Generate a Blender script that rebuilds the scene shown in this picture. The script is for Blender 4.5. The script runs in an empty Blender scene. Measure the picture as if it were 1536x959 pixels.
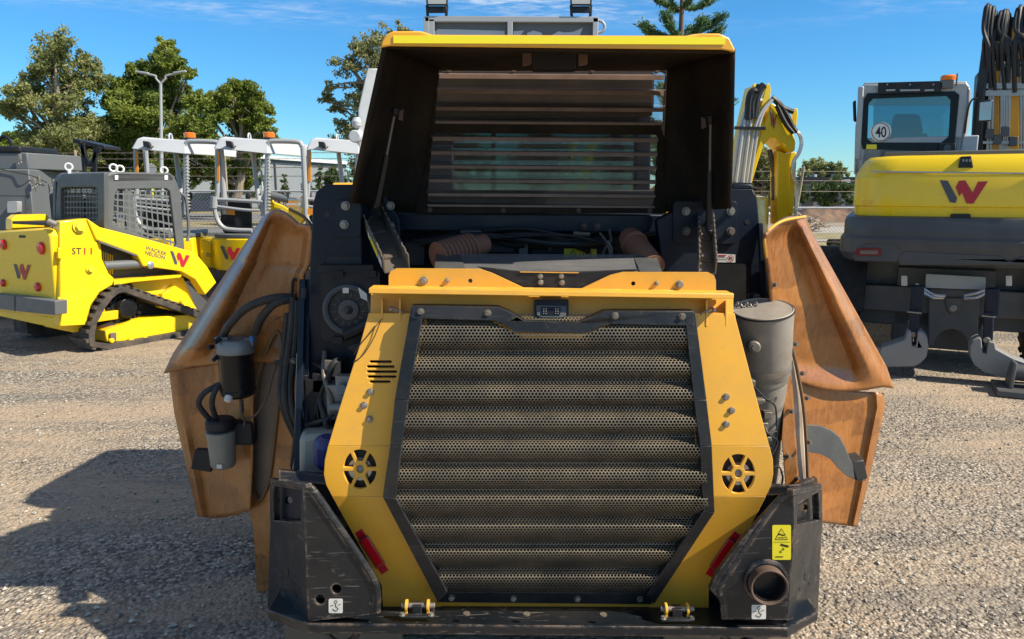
import bpy, math, random
from mathutils import Vector, Matrix, noise
from mathutils.geometry import tessellate_polygon
random.seed(7)
S = bpy.context.scene
COL = S.collection
R = math.radians
V = Vector
FPX, CX, CY = 1109.0, 768.0, 479.5          # focal length and centre of the photograph, in its pixels
PITCH = R(9.95); CAMZ = 1.65
CAM = V((0, 0, CAMZ))
FW = V((0, math.cos(PITCH), -math.sin(PITCH))); UP = V((0, math.sin(PITCH), math.cos(PITCH))); RT = V((1, 0, 0))

def ray(px, py): return FW + RT*((px-CX)/FPX) + UP*((CY-py)/FPX)
def at(px, py, Y):
    d = ray(px, py); return CAM + d*(Y/d.y)
def gd(px, py, z=0.0):
    d = ray(px, py); return CAM + d*((z-CAMZ)/d.z)
class Plane:                                  # a vertical working plane: origin o, unit normal n
    def __init__(s, o, n): s.o = V(o); s.n = V(n).normalized()
    def __call__(s, px, py, off=0.0):
        d = ray(px, py); o = s.o + s.n*off
        return CAM + d*((o-CAM).dot(s.n)/d.dot(s.n))
def mpp(Y): return (Y*math.cos(PITCH)+.25)/FPX # metres per photo pixel near distance Y

# ------------------------------------------------------------------ materials
class N:
    def __init__(s, m):
        s.nt = m.node_tree; s.m = m
        s.out = [n for n in s.nt.nodes if n.type == 'OUTPUT_MATERIAL'][0]
        s.b = [n for n in s.nt.nodes if n.type == 'BSDF_PRINCIPLED'][0]
        s._c = None
    def new(s, t, **k):
        n = s.nt.nodes.new(t)
        for a, b in k.items():
            setattr(n, a, b)
        return n
    def link(s, a, b): s.nt.links.new(a, b)
    def coord(s):
        if s._c is None: s._c = s.new('ShaderNodeTexCoord').outputs['Object']
        return s._c
    def noise(s, scale, detail=4, rough=.55, vec=None, dist=0.0, stretch=None):
        n = s.new('ShaderNodeTexNoise'); n.inputs['Scale'].default_value = scale
        n.inputs['Detail'].default_value = detail; n.inputs['Roughness'].default_value = rough
        n.inputs['Distortion'].default_value = dist
        v = vec or s.coord()
        if stretch:
            mp = s.new('ShaderNodeMapping'); mp.inputs['Scale'].default_value = stretch[:3]
            if len(stretch) > 3: mp.inputs['Rotation'].default_value = stretch[3]
            s.link(v, mp.inputs['Vector']); v = mp.outputs[0]
        s.link(v, n.inputs['Vector']); return n.outputs['Fac']
    def ramp(s, fac, stops):
        r = s.new('ShaderNodeValToRGB'); el = r.color_ramp.elements
        while len(el) < len(stops): el.new(0.5)
        for e, (p, c) in zip(el, stops):
            e.position = p; e.color = (c, c, c, 1) if isinstance(c, (int, float)) else (*c, 1)
        s.link(fac, r.inputs[0]); return r.outputs[0]
    def mix(s, fac, a, b, mode='MIX'):
        n = s.new('ShaderNodeMix', data_type='RGBA', blend_type=mode)
        for sock, v in ((n.inputs[0], fac), (n.inputs[6], a), (n.inputs[7], b)):
            if isinstance(v, (int, float)): sock.default_value = v
            elif isinstance(v, tuple): sock.default_value = (*v, 1)
            else: s.link(v, sock)
        return n.outputs[2]
    def math(s, op, a, b=None, c=None):
        n = s.new('ShaderNodeMath', operation=op)
        for i, v in enumerate((a, b, c)):
            if v is None: continue
            if isinstance(v, (int, float)): n.inputs[i].default_value = v
            else: s.link(v, n.inputs[i])
        return n.outputs[0]
    def bump(s, h, strength=.3, dist=.01):
        n = s.new('ShaderNodeBump'); n.inputs['Strength'].default_value = strength; n.inputs['Distance'].default_value = dist
        s.link(h, n.inputs['Height']); s.link(n.outputs[0], s.b.inputs['Normal'])
    def base(s, c):
        i = s.b.inputs['Base Color']
        if isinstance(c, tuple): i.default_value = (*c, 1)
        else: s.link(c, i)
    def rough(s, r):
        i = s.b.inputs['Roughness']
        if isinstance(r, (int, float)): i.default_value = r
        else: s.link(r, i)
def newmat(name):
    m = bpy.data.materials.new(name); m.use_nodes = True; return N(m)
def paint(name, col, rough=.4, metal=0.0, dirt=None, dirt_amt=.35, dscale=6, var=.12, scratch=None, scr_amt=0.0, bump=0.0, spec=.5, coat=0.0, edge=None, edge_r=.010, edge_amt=.8):
    n = newmat(name)
    n.b.inputs['Metallic'].default_value = metal
    n.b.inputs['Specular IOR Level'].default_value = spec
    n.b.inputs['Coat Weight'].default_value = coat; n.b.inputs['Coat Roughness'].default_value = .15
    c = n.mix(n.noise(3.1, 3), tuple(x*(1-var) for x in col), tuple(min(1, x*(1+var)) for x in col))
    if dirt:
        f = n.ramp(n.noise(dscale, 6, .65), [(.42, 0.0), (.72, dirt_amt)])
        c = n.mix(f, c, dirt)
        f2 = n.ramp(n.noise(dscale*9, 4, .7), [(.58, 0.0), (.75, dirt_amt*.8)])
        c = n.mix(f2, c, dirt)
    if scratch:
        a = n.noise(4, 6, .65, stretch=(1.2, 1.2, 15, (0.5, .9, .3)), dist=2.2)
        f = n.ramp(a, [(.60, 0.0), (.66, scr_amt)])
        c = n.mix(f, c, scratch)
        a = n.noise(9, 6, .75)
        c = n.mix(n.ramp(a, [(.63, 0.0), (.68, scr_amt)]), c, scratch)
    if edge:                                  # paint worn off along the edges
        bv = n.new('ShaderNodeBevel'); bv.samples = 4; bv.inputs['Radius'].default_value = edge_r
        ge = n.new('ShaderNodeNewGeometry'); dt = n.new('ShaderNodeVectorMath', operation='DOT_PRODUCT'); n.link(bv.outputs[0], dt.inputs[0]); n.link(ge.outputs['Normal'], dt.inputs[1])
        e = n.ramp(n.math('SUBTRACT', 1.0, dt.outputs['Value']), [(.02, 0.0), (.12, 1.0)])
        c = n.mix(n.math('MULTIPLY', n.math('MULTIPLY', e, n.ramp(n.noise(16, 6, .75), [(.46, 0.0), (.60, 1.0)])), edge_amt), c, edge)
    n.base(c)
    n.rough(n.ramp(n.noise(11, 4), [(.3, max(.03, rough-.08)), (.7, min(1, rough+.12))]))
    if bump: n.bump(n.noise(160, 3), bump, .002)
    return n.m
def holes(name, a, r, col, rough=.5, metal=.4, col2=None, sq=False, alt=None):
    """perforated sheet: round holes on a hexagonal grid (UVs in metres), or square gaps"""
    n = newmat(name); uv = n.new('ShaderNodeTexCoord').outputs['UV']
    sep = n.new('ShaderNodeSeparateXYZ'); n.link(uv, sep.inputs[0])
    def cell(off):
        if sq:
            x = n.math('ABSOLUTE', n.math('SUBTRACT', n.math('FRACT', n.math('DIVIDE', sep.outputs[0], a)), .5))
            y = n.math('ABSOLUTE', n.math('SUBTRACT', n.math('FRACT', n.math('DIVIDE', sep.outputs[1], a)), .5))
            return n.math('MAXIMUM', n.math('MULTIPLY', x, a), n.math('MULTIPLY', y, a))
        x = n.math('MULTIPLY', n.math('SUBTRACT', n.math('FRACT', n.math('ADD', n.math('DIVIDE', sep.outputs[0], a), off)), .5), a)
        y = n.math('MULTIPLY', n.math('SUBTRACT', n.math('FRACT', n.math('ADD', n.math('DIVIDE', sep.outputs[1], a*1.7320508), off)), .5), a*1.7320508)
        return n.math('SQRT', n.math('ADD', n.math('MULTIPLY', x, x), n.math('MULTIPLY', y, y)))
    d = cell(0.0) if sq else n.math('MINIMUM', cell(0.0), cell(0.5))
    hole = n.math('LESS_THAN', d, r)
    c = n.mix(n.ramp(n.noise(7, 5, .7), [(.35, 0.0), (.65, 1.0)]), col, col2 or col)
    n.base(c); n.rough(rough); n.b.inputs['Metallic'].default_value = metal
    t = n.new('ShaderNodeBsdfTransparent'); mx = n.new('ShaderNodeMixShader')
    n.link(hole, mx.inputs[0]); n.link(n.b.outputs[0], mx.inputs[1]); n.link(t.outputs[0], mx.inputs[2])
    n.link(mx.outputs[0], n.out.inputs[0])
    return n.m
def glass(name, tint=(.75, .85, .85), refl=.25, clear=.75, rough=.02):
    n = newmat(name)
    t = n.new('ShaderNodeBsdfTransparent'); t.inputs[0].default_value = (*tint, 1)
    g = n.new('ShaderNodeBsdfGlossy'); g.inputs['Roughness'].default_value = rough; g.inputs[0].default_value = (.9, .95, 1, 1)
    fr = n.new('ShaderNodeFresnel'); fr.inputs[0].default_value = 1.5
    f = n.math('ADD', n.math('MULTIPLY', fr.outputs[0], 1.2), refl)
    mx = n.new('ShaderNodeMixShader'); n.link(f, mx.inputs[0]); n.link(t.outputs[0], mx.inputs[1]); n.link(g.outputs[0], mx.inputs[2])
    n.link(mx.outputs[0], n.out.inputs[0]); return n.m

# ------------------------------------------------------------------ mesh builder
def frame(d):
    d = d.normalized(); a = V((0, 0, 1)) if abs(d.z) < .9 else V((1, 0, 0))
    x = d.cross(a).normalized(); return x, d.cross(x).normalized()
def smooth_path(pts, k=6, closed=False):
    pts = [V(p) for p in pts]
    if len(pts) < 3: return pts
    out = []; n = len(pts)
    for i in range(n if closed else n-1):
        p1, p2 = pts[i], pts[(i+1) % n]
        p0 = pts[i-1] if (i or closed) else p1*2-p2
        p3 = pts[(i+2) % n] if (i+2 < n or closed) else p2*2-p1
        for j in range(k):
            t = j/k
            out.append(.5*((2*p1)+(p2-p0)*t+(2*p0-5*p1+4*p2-p3)*t*t+(3*p1-p0-3*p2+p3)*t**3))
    if not closed: out.append(pts[-1])
    return out
class MB:
    def __init__(s): s.v = []; s.f = []; s.uv = None
    def add(s, vs, fs):
        o = len(s.v); s.v += [V(v) for v in vs]; s.f += [tuple(i+o for i in f) for f in fs]; return s
    def hexa(s, a, b):
        """box between two quads a (4 pts) and b (4 pts)"""
        return s.add(list(a)+list(b), [(3, 2, 1, 0), (4, 5, 6, 7), (0, 1, 5, 4), (1, 2, 6, 5), (2, 3, 7, 6), (3, 0, 4, 7)])
    def box(s, c, sz, rot=None):
        c = V(c); h = V(sz)/2; M = rot or Matrix.Identity(3)
        q = [c + M @ V((sx*h.x, sy*h.y, sz_*h.z)) for sz_ in (-1, 1) for sx, sy in ((-1, -1), (1, -1), (1, 1), (-1, 1))]
        return s.hexa(q[:4], q[4:])
    def bar(s, p, q, w, h, up=None):
        p, q = V(p), V(q); d = (q-p).normalized(); u = V(up) if up else V((0, 0, 1))
        if abs(d.dot(u)) > .98: u = V((0, 1, 0))
        x = d.cross(u).normalized()*(w/2); y = x.cross(d).normalized()*(h/2)
        return s.hexa([p-x-y, p+x-y, p+x+y, p-x+y], [q-x-y, q+x-y, q+x+y, q-x+y])
    def cyl(s, p, q, r, r2=None, n=14, cap=True):
        p, q = V(p), V(q); r2 = r if r2 is None else r2; x, y = frame(q-p)
        vs = [c+(x*math.cos(t)+y*math.sin(t))*rr for c, rr in ((p, r), (q, r2)) for t in (2*math.pi*i/n for i in range(n))]
        fs = [(i, (i+1) % n, n+(i+1) % n, n+i) for i in range(n)]
        if cap: fs += [tuple(range(n))[::-1], tuple(range(n, 2*n))]
        return s.add(vs, fs)
    def lathe(s, p, axis, prof, n=20, caps=True):
        """prof: list of (along axis, radius)"""
        p = V(p); a = V(axis).normalized(); x, y = frame(a); vs = []
        for h, r in prof:
            vs += [p+a*h+(x*math.cos(2*math.pi*i/n)+y*math.sin(2*math.pi*i/n))*r for i in range(n)]
        fs = [(k*n+i, k*n+(i+1) % n, (k+1)*n+(i+1) % n, (k+1)*n+i) for k in range(len(prof)-1) for i in range(n)]
        if caps: fs += [tuple(range(n))[::-1], tuple(range((len(prof)-1)*n, len(prof)*n))]
        return s.add(vs, fs)
    def tube(s, pts, r, n=8, k=6, smooth=True, closed=False):
        P = smooth_path(pts, k, closed) if smooth else [V(p) for p in pts]
        m = len(P); vs = []; x = None
        for i, p in enumerate(P):
            d = (P[(i+1) % m]-P[i-1]) if (closed or 0 < i < m-1) else (P[1]-P[0] if i == 0 else P[-1]-P[-2])
            d = d.normalized() if d.length > 1e-9 else V((0, 0, 1))
            if x is None: x, _ = frame(d)
            x = (x-d*x.dot(d)); x = x.normalized() if x.length > 1e-6 else frame(d)[0]
            y = d.cross(x); rr = r[min(i*len(r)//m, len(r)-1)] if isinstance(r, (list, tuple)) else r
            vs += [p+(x*math.cos(2*math.pi*j/n)+y*math.sin(2*math.pi*j/n))*rr for j in range(n)]
        rng = m if closed else m-1
        fs = [(i*n+j, i*n+(j+1) % n, ((i+1) % m)*n+(j+1) % n, ((i+1) % m)*n+j) for i in range(rng) for j in range(n)]
        if not closed: fs += [tuple(range(n))[::-1], tuple(range((m-1)*n, m*n))]
        return s.add(vs, fs)
    def torus(s, c, axis, Rr, r, n=24, k=8, squash=None):
        x, y = frame(V(axis)); c = V(c)
        return s.tube([c+(x*math.cos(2*math.pi*i/n)+y*math.sin(2*math.pi*i/n))*Rr for i in range(n)], r, k, smooth=False, closed=True)
    def prism(s, loops, vec):
        """loops: outer 3D loop, then hole loops; extruded by vec"""
        if not isinstance(loops[0], (list, tuple)): loops = [loops]
        vec = V(vec); flat = [V(p) for lp in loops for p in lp]; n = len(flat)
        if len(loops) == 1: tri = tessellate_polygon([[V(p) for p in lp] for lp in loops])
        else:
            import bmesh
            bm = bmesh.new(); bv = [bm.verts.new(p) for p in flat]; o = 0; es = []
            for lp in loops: m_ = len(lp); es += [bm.edges.new((bv[o+i], bv[o+(i+1) % m_])) for i in range(m_)]; o += m_
            bm.verts.index_update(); r_ = bmesh.ops.triangle_fill(bm, use_beauty=True, use_dissolve=False, edges=es, normal=vec.normalized())
            bm.verts.index_update(); tri = [tuple(v.index for v in f.verts) for f in bm.faces]; bm.free()
        fs = [tuple(t) for t in tri] + [tuple(i+n for i in t[::-1]) for t in tri]
        o = 0
        for lp in loops:
            m = len(lp); fs += [(o+i, o+(i+1) % m, n+o+(i+1) % m, n+o+i) for i in range(m)]; o += m
        return s.add(flat+[p+vec for p in flat], fs)
    def grid(s, fn, nu, nv, uvfn=None):
        o = len(s.v)
        for j in range(nv+1):
            for i in range(nu+1): s.v.append(V(fn(i/nu, j/nv)))
        s.f += [(o+j*(nu+1)+i, o+j*(nu+1)+i+1, o+(j+1)*(nu+1)+i+1, o+(j+1)*(nu+1)+i) for j in range(nv) for i in range(nu)]
        if uvfn:
            if s.uv is None: s.uv = {}
            for j in range(nv+1):
                for i in range(nu+1): s.uv[o+j*(nu+1)+i] = uvfn(i/nu, j/nv)
        return s
    def bolt(s, p, nrm, r, h=None, washer=True):
        p = V(p); nrm = V(nrm).normalized(); h = h or r*.8
        if washer: s.cyl(p, p+nrm*h*.3, r*1.35, n=14)
        s.cyl(p+nrm*h*.3, p+nrm*h*1.25, r, r*.92, n=6)
        return s
    def pieces(s, name, mat, parent=None, **k):
        """build every loose piece as an object of its own"""
        par = list(range(len(s.v)))
        def find(i):
            while par[i] != i: par[i] = par[par[i]]; i = par[i]
            return i
        for f in s.f:
            for i in f[1:]: par[find(i)] = find(f[0])
        groups = {}
        for f in s.f: groups.setdefault(find(f[0]), []).append(f)
        out = []
        for fs in groups.values():
            ids = sorted({i for f in fs for i in f}); mp = {j: i for i, j in enumerate(ids)}; q = MB()
            q.add([s.v[i] for i in ids], [tuple(mp[i] for i in f) for f in fs]); out.append(q.build(name, mat, parent, **k))
        return out
    def build(s, name, mat, parent=None, bevel=0.0, ang=32, smooth=True, solid=0.0, recalc=True, mats=None):
        me = bpy.data.meshes.new(name); off = PLOC.get(parent.name, V((0, 0, 0))) if parent else V((0, 0, 0))
        me.from_pydata([tuple(v-off) for v in s.v], [], s.f)
        if s.uv:
            ul = me.uv_layers.new(name='UVMap')
            for l in me.loops: ul.data[l.index].uv = s.uv.get(l.vertex_index, (0, 0))
        if recalc and len(s.f) < 60000:
            import bmesh
            bm = bmesh.new(); bm.from_mesh(me); bmesh.ops.recalc_face_normals(bm, faces=bm.faces); bm.to_mesh(me); bm.free()
        for m in ([mat] + (mats or [])): me.materials.append(m)
        if smooth:
            me.polygons.foreach_set('use_smooth', [True]*len(me.polygons)); me.set_sharp_from_angle(angle=R(ang))
        me.update()
        o = bpy.data.objects.new(name, me); COL.objects.link(o)
        if parent:
            o.parent = parent; PLOC[o.name] = off
        if solid:
            m = o.modifiers.new('Solidify', 'SOLIDIFY'); m.thickness = solid; m.offset = 1 if solid > 0 else -1; m.thickness = abs(solid)
        if bevel:
            m = o.modifiers.new('Bevel', 'BEVEL'); m.width = bevel; m.segments = 2; m.limit_method = 'ANGLE'; m.angle_limit = R(38)
            m.harden_normals = False
        return o
PLOC = {}
def thing(name, label, cat, loc, group=None):
    o = bpy.data.objects.new(name, None); COL.objects.link(o); o.empty_display_size = .2
    o.location = loc; PLOC[o.name] = V(loc); o['label'] = label; o['category'] = cat
    if group: o['group'] = group
    return o
def tag(o, label, cat, group=None):
    o['label'] = label; o['category'] = cat
    if group: o['group'] = group
    return o
def structure(o): o['kind'] = 'structure'; return o
def stuff(o, label=None, cat=None):
    o['kind'] = 'stuff'
    if label: o['label'] = label; o['category'] = cat
    return o
def copy_tree(o, parent=None):
    c = o.copy(); COL.objects.link(c)
    if parent: c.parent = parent
    for ch in list(o.children): copy_tree(ch, c)
    return c
def ellipse(cx, cy, rx, ry=None, n=20, a0=0.0):
    ry = rx if ry is None else ry
    return [(cx+rx*math.cos(a0+2*math.pi*i/n), cy+ry*math.sin(a0+2*math.pi*i/n)) for i in range(n)]
def rrect(x0, y0, x1, y1, r, k=4):
    out = []
    for cx, cy, a in ((x1-r, y0+r, -90), (x1-r, y1-r, 0), (x0+r, y1-r, 90), (x0+r, y0+r, 180)):
        out += [(cx+r*math.cos(R(a+90*i/k)), cy+r*math.sin(R(a+90*i/k))) for i in range(k+1)]
    return out
def text_mesh(body, quad, mat, name, parent, mapper, thick, spacing=1.0, shear=0.0, line=.9):
    """lettering filling the pixel quad (TL, TR, BR, BL), set on a surface by mapper(px,py,off)"""
    cu = bpy.data.curves.new('lettering', 'FONT'); cu.body = body; cu.resolution_u = 3
    cu.space_character = spacing; cu.shear = shear; cu.space_line = line; cu.offset = .012
    ob = bpy.data.objects.new('lettering', cu); COL.objects.link(ob)
    dg = bpy.context.evaluated_depsgraph_get(); me = bpy.data.meshes.new_from_object(ob.evaluated_get(dg))
    COL.objects.unlink(ob); bpy.data.objects.remove(ob)
    xs = [v.co.x for v in me.vertices]; ys = [v.co.y for v in me.vertices]
    x0, x1, y0, y1 = min(xs), max(xs), min(ys), max(ys); m = MB(); vs = []
    for v in me.vertices:
        u = (v.co.x-x0)/(x1-x0); w = 1-(v.co.y-y0)/(y1-y0)
        a = V(quad[0]).lerp(V(quad[1]), u); b = V(quad[3]).lerp(V(quad[2]), u); p = a.lerp(b, w)
        vs.append(mapper(p.x, p.y, thick))
    m.add(vs, [tuple(p.vertices) for p in me.polygons])
    bpy.data.meshes.remove(me)
    return m.build(name, mat, parent, smooth=False, recalc=False)
M = {}
M['gold'] = paint('golden_paint', (.82, .405, .03), .42, dirt=(.46, .28, .10), dirt_amt=.42, dscale=3, var=.07, edge=(.40, .26, .10), edge_r=.006, edge_amt=.55, scratch=(.42, .30, .15), scr_amt=.16)
M['fluoro'] = paint('reflective_yellow', (.95, .80, .02), .35, var=.03)
M['black'] = paint('black_frame_paint', (.009, .011, .014), .42, dirt=(.08, .07, .055), dirt_amt=.22, dscale=5, var=.2, scratch=(.2, .18, .16), scr_amt=.14, spec=.35, edge=(.15, .14, .13), edge_r=.006, edge_amt=.6)
M['navy'] = paint('navy_black_paint', (.006, .011, .022), .40, dirt=(.045, .04, .035), dirt_amt=.25, dscale=3, var=.2, scratch=(.1, .1, .1), scr_amt=.07, spec=.3)
M['cast'] = paint('scuffed_bumper_paint', (.007, .010, .014), .34, dirt=(.055, .046, .037), dirt_amt=.32, dscale=3.5, var=.2, scratch=(.26, .23, .19), scr_amt=.38, spec=.45, edge=(.26, .19, .14), edge_r=.014, edge_amt=.9)
M['bay'] = paint('engine_bay_black', (.005, .005, .007), .6, dirt=(.03, .023, .016), dirt_amt=.4, dscale=6, var=.2)
M['hoodin'] = paint('dusty_black_liner', (.015, .0115, .0085), .78, dirt=(.07, .042, .02), dirt_amt=.5, dscale=3, var=.3, spec=.2)
M['louvre'] = holes('perforated_louvre', .0085, .0033, (.10, .068, .052), .6, .0, (.15, .11, .085))
M['grille'] = holes('perforated_grille', .0108, .0041, (.11, .097, .073), .45, .3, (.24, .195, .13))
M['topmesh'] = holes('fine_screen', .007, .0020, (.19, .19, .19), .5, .3, (.26, .25, .24))
M['steel'] = paint('zinc_steel', (.30, .28, .245), .45, .6, dirt=(.2, .15, .1), dirt_amt=.6, dscale=20)
M['dirtysteel'] = paint('dirty_steel', (.17, .15, .125), .55, .4, dirt=(.2, .14, .09), dirt_amt=.7, dscale=14)
M['rubber'] = paint('black_rubber', (.018, .018, .018), .6, dirt=(.08, .07, .06), dirt_amt=.4, dscale=10)
M['red'] = paint('red_lens', (.60, .010, .016), .16, var=.15, coat=.6)
M['reflector'] = paint('red_reflective_tape', (.60, .010, .024), .4, var=.1)
M['clear'] = paint('lamp_reflector', (.42, .42, .42), .2, .7, var=.3)
M['rust'] = paint('rusty_steel', (.10, .062, .045), .7, .2, dirt=(.20, .13, .09), dirt_amt=.6, dscale=14, var=.25)
M['orangepipe'] = paint('dusty_orange_silicone', (.25, .095, .055), .7, dirt=(.22, .14, .09), dirt_amt=.5, dscale=9, var=.15)
M['can'] = paint('dusty_grey_canister', (.29, .255, .21), .6, .1, dirt=(.15, .105, .07), dirt_amt=.6, dscale=7, var=.2)
M['canlid'] = paint('dusty_canister_top', (.52, .43, .33), .8, 0, dirt=(.22, .17, .13), dirt_amt=.6, dscale=10)
M['white'] = paint('white_paint', (.72, .72, .70), .4, dirt=(.35, .3, .25), dirt_amt=.25, dscale=6, var=.05)
M['cream'] = paint('plastic_bottle', (.30, .29, .24), .4, dirt=(.25, .2, .15), dirt_amt=.4)
M['bluecap'] = paint('blue_plastic', (.025, .03, .16), .45, dirt=(.15, .12, .1), dirt_amt=.3)
M['blueplug'] = paint('light_blue_plastic', (.03, .13, .36), .4)
M['greycup'] = paint('grey_filter_bowl', (.24, .225, .185), .45, dirt=(.16, .13, .1), dirt_amt=.5)
M['filter'] = paint('black_filter_paint', (.006, .007, .009), .3, dirt=(.05, .04, .03), dirt_amt=.2, spec=.35)
M['alu'] = paint('cast_aluminium', (.24, .24, .23), .5, .4, dirt=(.2, .17, .13), dirt_amt=.5, dscale=15)
M['stickY'] = paint('yellow_decal', (.78, .66, .02), .4, var=.04, dirt=(.4, .35, .2), dirt_amt=.15)
M['stickW'] = paint('white_decal', (.72, .70, .64), .45, var=.05, dirt=(.35, .3, .22), dirt_amt=.4, dscale=16)
M['ink'] = paint('black_ink', (.012, .012, .012), .5, var=.0)
M['inkred'] = paint('red_ink', (.42, .015, .03), .4, var=.03)
M['inkgrey'] = paint('dark_grey_ink', (.060, .070, .085), .45, var=.03)
M['sheet'] = paint('grey_sheet_metal', (.075, .08, .082), .5, .2, dirt=(.2, .17, .13), dirt_amt=.3, dscale=9)
M['greypaint'] = paint('dark_grey_machine_paint', (.095, .102, .103), .45, var=.08, dirt=(.15, .13, .11), dirt_amt=.2)
M['shedgrey'] = paint('mid_grey_machine_paint', (.115, .125, .13), .5, var=.05, dirt=(.17, .15, .13), dirt_amt=.2)
M['lemon'] = paint('lemon_yellow_paint', (.85, .57, .004), .3, var=.03, dirt=(.5, .4, .1), dirt_amt=.12, dscale=3, coat=.3)
M['tilegrey'] = paint('silver_grey_paint', (.36, .37, .37), .35, .1, var=.05)
M['canopy'] = paint('pale_grey_canopy_paint', (.47, .485, .50), .38, var=.04, dirt=(.4, .4, .38), dirt_amt=.15)
M['amber'] = paint('amber_beacon_lens', (.75, .16, .005), .15, var=.15, coat=.6)
M['chrome'] = paint('bright_hydraulic_pipe', (.62, .61, .58), .25, .85, var=.1)
M['dirtychrome'] = paint('dull_hydraulic_pipe', (.34, .33, .31), .35, .6, var=.15)
M['fanplastic'] = paint('grey_fan_plastic', (.055, .056, .06), .45, dirt=(.14, .12, .1), dirt_amt=.4)
M['slat'] = paint('lit_louvre_edge', (.25, .165, .125), .6, var=.2, dirt=(.10, .06, .045), dirt_amt=.6, dscale=12)  # paler than the screen, to paint in the light on its ridges
M['blackglass'] = paint('black_glass_border', (.006, .008, .010), .25, var=.1, spec=.25)
M['lens'] = paint('frosted_lamp_lens', (.40, .41, .40), .5, var=.1)
M['brightpipe'] = paint('zinc_plated_pipe', (.50, .49, .46), .45, .3, var=.1)
M['bumpergrey'] = paint('dark_grey_bumper', (.052, .055, .057), .42, dirt=(.12, .11, .09), dirt_amt=.25)
M['hose'] = paint('black_hydraulic_hose', (.007, .007, .008), .5, dirt=(.04, .035, .03), dirt_amt=.3)
M['bronze'] = paint('bronze_rubber_trim', (.15, .085, .035), .5, var=.15)
M['darkred'] = paint('unlit_red_lens', (.15, .006, .010), .3, var=.1)
M['seat'] = paint('black_seat_vinyl', (.012, .012, .013), .5, var=.2)
M['darkglass'] = glass('cab_glass', (.46, .56, .54), .08)
M['tintglass'] = glass('excavator_cab_glass', (.40, .62, .66), .07)
M['winglass'] = paint('dark_window_glass', (.02, .03, .035), .06, var=.2, spec=.9)
M['tyre'] = paint('tyre_rubber', (.009, .009, .009), .8, dirt=(.05, .04, .03), dirt_amt=.35, dscale=5)
M['track'] = paint('dusty_rubber_track', (.040, .034, .029), .8, dirt=(.16, .12, .085), dirt_amt=.6, dscale=8)
M['understeel'] = paint('dark_undercarriage_steel', (.080, .082, .083), .5, .2, dirt=(.13, .11, .09), dirt_amt=.4, dscale=6)
M['outrigger'] = paint('grey_outrigger_paint', (.22, .22, .21), .5, var=.1, dirt=(.26, .23, .19), dirt_amt=.4, dscale=4)
M['mudflap'] = paint('dusty_guard', (.19, .135, .09), .85, var=.25, dirt=(.28, .20, .13), dirt_amt=.6, dscale=4)

def fibre():
    n = newmat('brown_fibreglass_liner')
    co = n.coord()
    wv = n.new('ShaderNodeMapping'); wv.inputs['Rotation'].default_value = (R(90), 0, R(0)); wv.inputs['Scale'].default_value = (1, 1, 1)
    n.link(co, wv.inputs[0])
    br = n.new('ShaderNodeTexBrick'); br.inputs['Scale'].default_value = 4.2; br.inputs['Mortar Size'].default_value = 0.0
    br.inputs['Color1'].default_value = (0, 0, 0, 1); br.inputs['Color2'].default_value = (1, 1, 1, 1); br.offset = .37; br.squash = 1.0
    br.inputs['Brick Width'].default_value = .55; br.inputs['Row Height'].default_value = .30
    nz = n.new('ShaderNodeTexNoise'); nz.inputs['Scale'].default_value = 26; nz.inputs['Detail'].default_value = 5; n.link(co, nz.inputs['Vector'])
    vm = n.new('ShaderNodeVectorMath', operation='MULTIPLY_ADD'); vm.inputs[1].default_value = (.05, .05, .05); n.link(nz.outputs['Color'], vm.inputs[0]); n.link(wv.outputs[0], vm.inputs[2]); n.link(vm.outputs[0], br.inputs['Vector'])
    weave = n.noise(55, 5, .75, stretch=(1, 1, .45))
    big = n.noise(2.6, 5, .6)
    c = n.mix(n.ramp(big, [(.3, 0.0), (.7, 1.0)]), (.235, .078, .013), (.43, .165, .036))
    c = n.mix(n.math('MULTIPLY', n.ramp(br.outputs['Color'], [(.5, 0.0), (.8, 1.0)]), n.ramp(big, [(.30, .2), (.55, .62)])), c, (.15, .050, .012))
    c = n.mix(n.ramp(weave, [(.40, 0.0), (.72, .38)]), c, (.50, .25, .095))
    c = n.mix(n.ramp(n.noise(18, 6, .8), [(.62, 0.0), (.72, .5)]), c, (.12, .06, .03))
    n.base(c); n.rough(n.ramp(weave, [(.3, .22), (.7, .42)])); n.b.inputs['Coat Weight'].default_value = .35; n.b.inputs['Coat Roughness'].default_value = .22; n.bump(weave, .25, .003); return n.m
M['fibre'] = fibre()

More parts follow.
